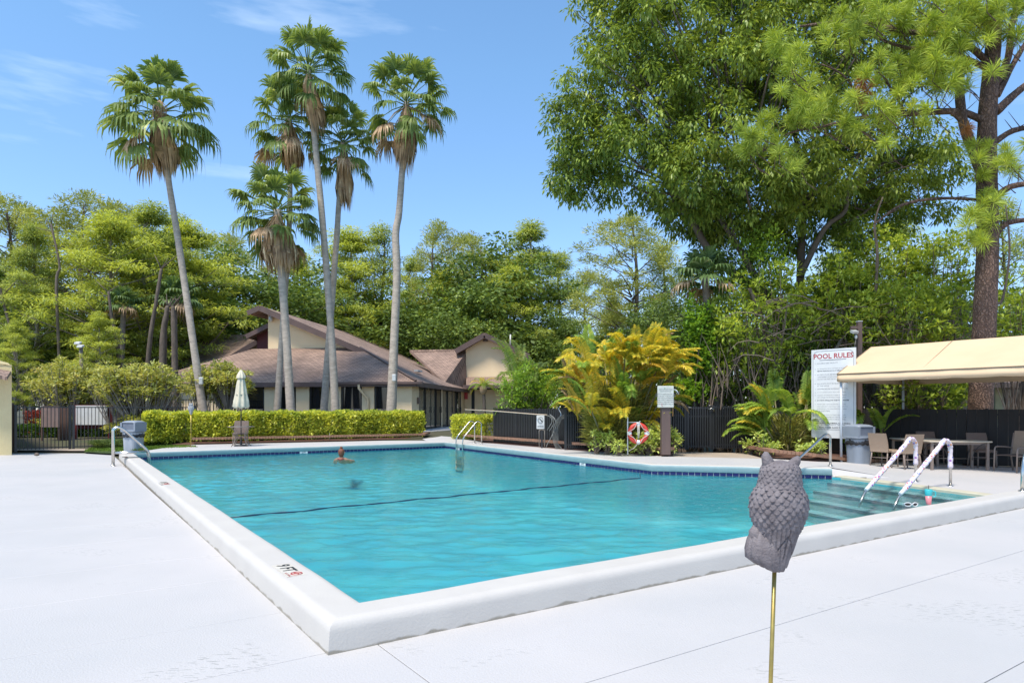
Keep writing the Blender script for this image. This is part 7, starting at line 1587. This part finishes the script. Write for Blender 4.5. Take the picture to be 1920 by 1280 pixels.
# ---------- hedges
def hedge(label, pts, half_w, z0, z1, n, m, seed, name='hedge', L_=(.07, .13), W_=.055, group=None):
    global rng; rnd.seed(seed); rng = np.random.default_rng(seed); pts = [Vector(p) for p in pts]; segs = list(zip(pts[:-1], pts[1:])); Ls = [(b - a).length for a, b in segs]; tot = sum(Ls); t = thing(name, label, 'hedge', flat(sum(pts, Vector()) / len(pts), z0), group); P = []; N = []
    for i in range(n):
        x = rng.uniform(0, tot); k = 0
        while x > Ls[k] and k < len(Ls) - 1: x -= Ls[k]; k += 1
        a, b = segs[k]; d = (b - a).normalized(); nn = Vector((d.y, -d.x, 0)); p = a + d * x; r = rng.random(); inner = rng.random() ** 2 * .35
        bumpy = 1 + .10 * math.sin(x * 3.1 + k) + .08 * math.sin(x * 7.7) + rng.normal() * .06
        if r < .52: w_ = half_w * bumpy; z = z0 + .06 + (z1 - z0 - .08) * rng.random(); lowin = .10 * max(0, 1 - (z - z0) / .35); q = p + nn * (w_ - inner - lowin); nv = nn + Z * .3
        elif r < .62: z = z0 + (z1 - z0) * rng.random(); q = p - nn * (half_w - inner); nv = -nn
        else: q = p + nn * half_w * rng.uniform(-1, 1) * bumpy; z = z1 - inner * .8 + .035 * math.sin(x * 5) + rng.normal() * .02; nv = Z
        P.append((q.x, q.y, z)); N.append(tuple(nv))
    P = np.array(P); N = np.array(N); D = N * .8 + rng.normal(size=P.shape) * .6 + np.array([0, 0, .25]); leaves('foliage', P, D, rng.uniform(*L_, n), W_ * rng.uniform(.7, 1.3, n), m, t, .4, .1)
    mb = MB()
    for i in range(int(tot * 9)):
        x = rng.uniform(0, tot); k = 0
        while x > Ls[k] and k < len(Ls) - 1: x -= Ls[k]; k += 1
        a, b = segs[k]; d = (b - a).normalized(); p = a + d * x + Vector((d.y, -d.x, 0)) * rng.uniform(-.1, .75) * half_w; q = p + Vector((rng.uniform(-.25, .25), rng.uniform(-.3, .1), rng.uniform(.35, z1 - z0 - .1))); mb.tube([flat(p, z0), p.lerp(q, .5) + Z * z0 * .5, flat(q, z0 + q.z)], [.014, .01, .006], 4, False)
    obj('stems', mb, M['twig'], t); return t
h0, h1 = at(262, 0, 26.6), at(795, 0, 29.8); 
hl = (h1 - h0); hn = Vector((hl.y, -hl.x, 0)).normalized(); 
def hp(u, v, z): p = gr(u, v, z); return flat(p, 0)
g0, g1, g2 = flat(at(272, 0, 25.6), 0), flat(at(455, 0, 26.9), 0), flat(at(786, 0, 30.7), 0)
hedge('long clipped golden-green hedge in front of the clubhouse palms', [g0, g1, g2], .62, .24, 1.36, 52000, M['hedge'], 81, L_=(.09, .17), W_=.075)
hedge('short golden-green hedge between the walk and the slatted fence', [flat(at(862, 0, 29.3), 0), flat(at(922, 0, 28.4), 0)], .6, .24, 1.22, 6500, M['hedge'], 82)
hedge('low dark green hedge beyond the black gate', [flat(at(-10, 0, 29.6), 0), flat(at(230, 0, 30.6), 0)], .4, .05, .80, 8000, M['hedge_green'], 83)
hedge('red-leaved croton row beyond the black gate', [flat(at(55, 0, 31.2), 0), flat(at(140, 0, 31.4), 0)], .45, .1, 1.35, 2500, M['croton'], 84, name='croton_row', L_=(.1, .2))
# ---------- variegated shrubs in the beds
for i, (u, v0, v1, ru, n, l) in enumerate(((1222, 852, 818, 22, 26, 'variegated bush under the lifebuoy'), (1206, 852, 832, 16, 14, 'low variegated bush left of the notice post foot'), (1262, 852, 806, 14, 26, 'taller variegated bush right of the brown notice post'), (1236, 850, 800, 18, 24, 'tall variegated bush touching the left side of the notice post'), (1122, 850, 818, 12, 12, 'variegated bush at the left foot of the golden palms'), (1140, 851, 824, 10, 9, 'small variegated bush at the foot of the golden palms'), (1165, 853, 836, 13, 9, 'lowest variegated bush left of the ring post'), (1066, 836, 824, 5, 5, 'tiny variegated sprig beside the coiled hose'), (1440, 856, 820, 10, 8, 'leggy variegated plant behind the owl ears'), (1415, 852, 838, 10, 6, 'variegated sprig at the left end of the sign bed'), (1456, 857, 842, 9, 7, 'low variegated plant just right of the large owl'), (1524, 858, 842, 16, 10, 'variegated plant left of the sign post foot'), (1549, 858, 838, 8, 8, 'variegated plant at the foot of the sign'), (1652, 864, 826, 12, 16, 'variegated bush between the grey bin and the wicker chair'))):
    rnd.seed(100 + i); rng = np.random.default_rng(100 + i); b = gr(u, v0, .24 if u < 1400 else (.2 if u < 1600 else .03)); b = b + Vector((0, .35, 0)); Y = b.y; k = Y / F; h = (v0 - v1) * k + .1; t = thing('variegated_shrub', l, 'shrub', b, 'variegated shrubs in the beds'); C = np.array([(b.x + rnd.uniform(-1, 1) * ru * k, Y + rnd.uniform(-.25, .25), b.z + h * (rnd.random() ** .7) * .92 + .06) for _ in range(max(4, int(n * 1.3)))])
    P, off = clumps(C, 15, (.12, .12, .08)); leaves('foliage', P, off * 6 + np.array([0, -.1, .2]) + rng.normal(size=off.shape) * .2, rng.uniform(.09, .16, len(P)), .06, M['schefflera'], t, .7, .2); mb = MB()
    for q in C: mb.tube([b + Vector((rnd.uniform(-.08, .08), 0, -.03)), b.lerp(Vector(q), .6) + Vector((rnd.uniform(-.05, .05), 0, 0)), q], [.014, .01, .006], 4, False)
    obj('stems', mb, M['twig'], t)
# ---------- strappy border round the left bin
rnd.seed(120); rng = np.random.default_rng(120); P = []; D = []
for i in range(150):
    u = rnd.uniform(182, 352); bY = 25.0 + (u - 182) / 170 * 1.0 + rnd.uniform(-.1, .9); c = at(u, 0, bY); c.z = .1 + .05 * (u - 182) / 170
    for k in range(75):
        a = rnd.uniform(0, 6.28); P.append((c.x + rnd.uniform(-.1, .1), c.y + rnd.uniform(-.1, .1), c.z)); D.append((math.cos(a), math.sin(a), rnd.uniform(.7, 2.4)))
P = np.array(P); D = np.array(D); o = leaves('liriope_border', P, D, rng.uniform(.35, .66, len(P)), .022, M['liriope'], None, .2, .45, kind='stuff'); tag(o, 'dark strappy grass border around the left bin', 'border grass')
# ---------- plumeria shrubs, grey-stemmed, leaves in tufts at the tips
def plumeria(label, u, Yb, tips_n, cu, cv, ru, rv, seed):
    global rng; rnd.seed(seed); rng = np.random.default_rng(seed); b = flat(at(u, 0, Yb), .12); k = Yb / F; t = thing('plumeria_shrub', label, 'shrub', b, 'plumeria shrubs'); mb = MB(); C = []
    def grow(p, d, r, L_, dep):
        q = p + d * L_; mb.tube([p, p.lerp(q, .5) + Vector((rnd.uniform(-.04, .04), rnd.uniform(-.04, .04), 0)), q], [r, r * .88, r * .76], 6, False)
        if dep == 0: C.append(tuple(q)); return
        for j in range(rnd.choice((2, 2, 3))):
            a = rnd.uniform(0, 6.28); s = Vector((math.cos(a), math.sin(a) * .7, 0)); dd = (d + s * rnd.uniform(.4, .8) + Z * .12).normalized(); grow(q, dd, r * .72, L_ * rnd.uniform(.68, .92), dep - 1)
    for j in range(tips_n):
        a = rnd.uniform(0, 6.28); d = Vector((math.cos(a) * ru * k * .55, math.sin(a) * .7, rv * k * .9)).normalized(); grow(b + Vector((rnd.uniform(-.3, .3), rnd.uniform(-.2, .2), 0)), d, .055, rv * k * .42, 3)
    C = np.array(C); ex = at(cu, cv, Yb); C2 = np.array([(ex.x + v[0] * ru * k, Yb + v[1] * 1.2, ex.z + v[2] * rv * k) for v in sphere_dirs(len(C) * 2) * rng.uniform(.35, 1.05, (len(C) * 2, 1))])
    for q in C2:
        i = int(np.argmin(np.linalg.norm(C - q, axis=1))); mb.tube([C[i], (C[i] + q) / 2 + np.array([0, 0, -.05]), q], [.02, .016, .01], 4, False)
    C = np.concatenate([C, C2]); P, off = clumps(C, 26, (.22, .22, .12)); leaves('foliage', P, off * 5 + np.array([0, 0, .25]) + rng.normal(size=off.shape) * .2, rng.uniform(.15, .26, len(P)), .075, M['plumeria'], t, .7, .2); obj('stems', mb, M['bark_pale'], t)
plumeria('wide plumeria shrub behind the left bin with bare grey stems', 265, 28.0, 10, 255, 722, 95, 40, 131)
plumeria('plumeria shrub left of the lamp post with reddish leaf tips', 140, 30.5, 8, 150, 715, 80, 44, 132)
plumeria('plumeria shrub with reddish tips near the gate', 100, 33.0, 6, 110, 722, 55, 34, 133)
plumeria('plumeria shrub between the leaning palm and the furled parasol', 410, 31.5, 9, 405, 716, 62, 38, 134)
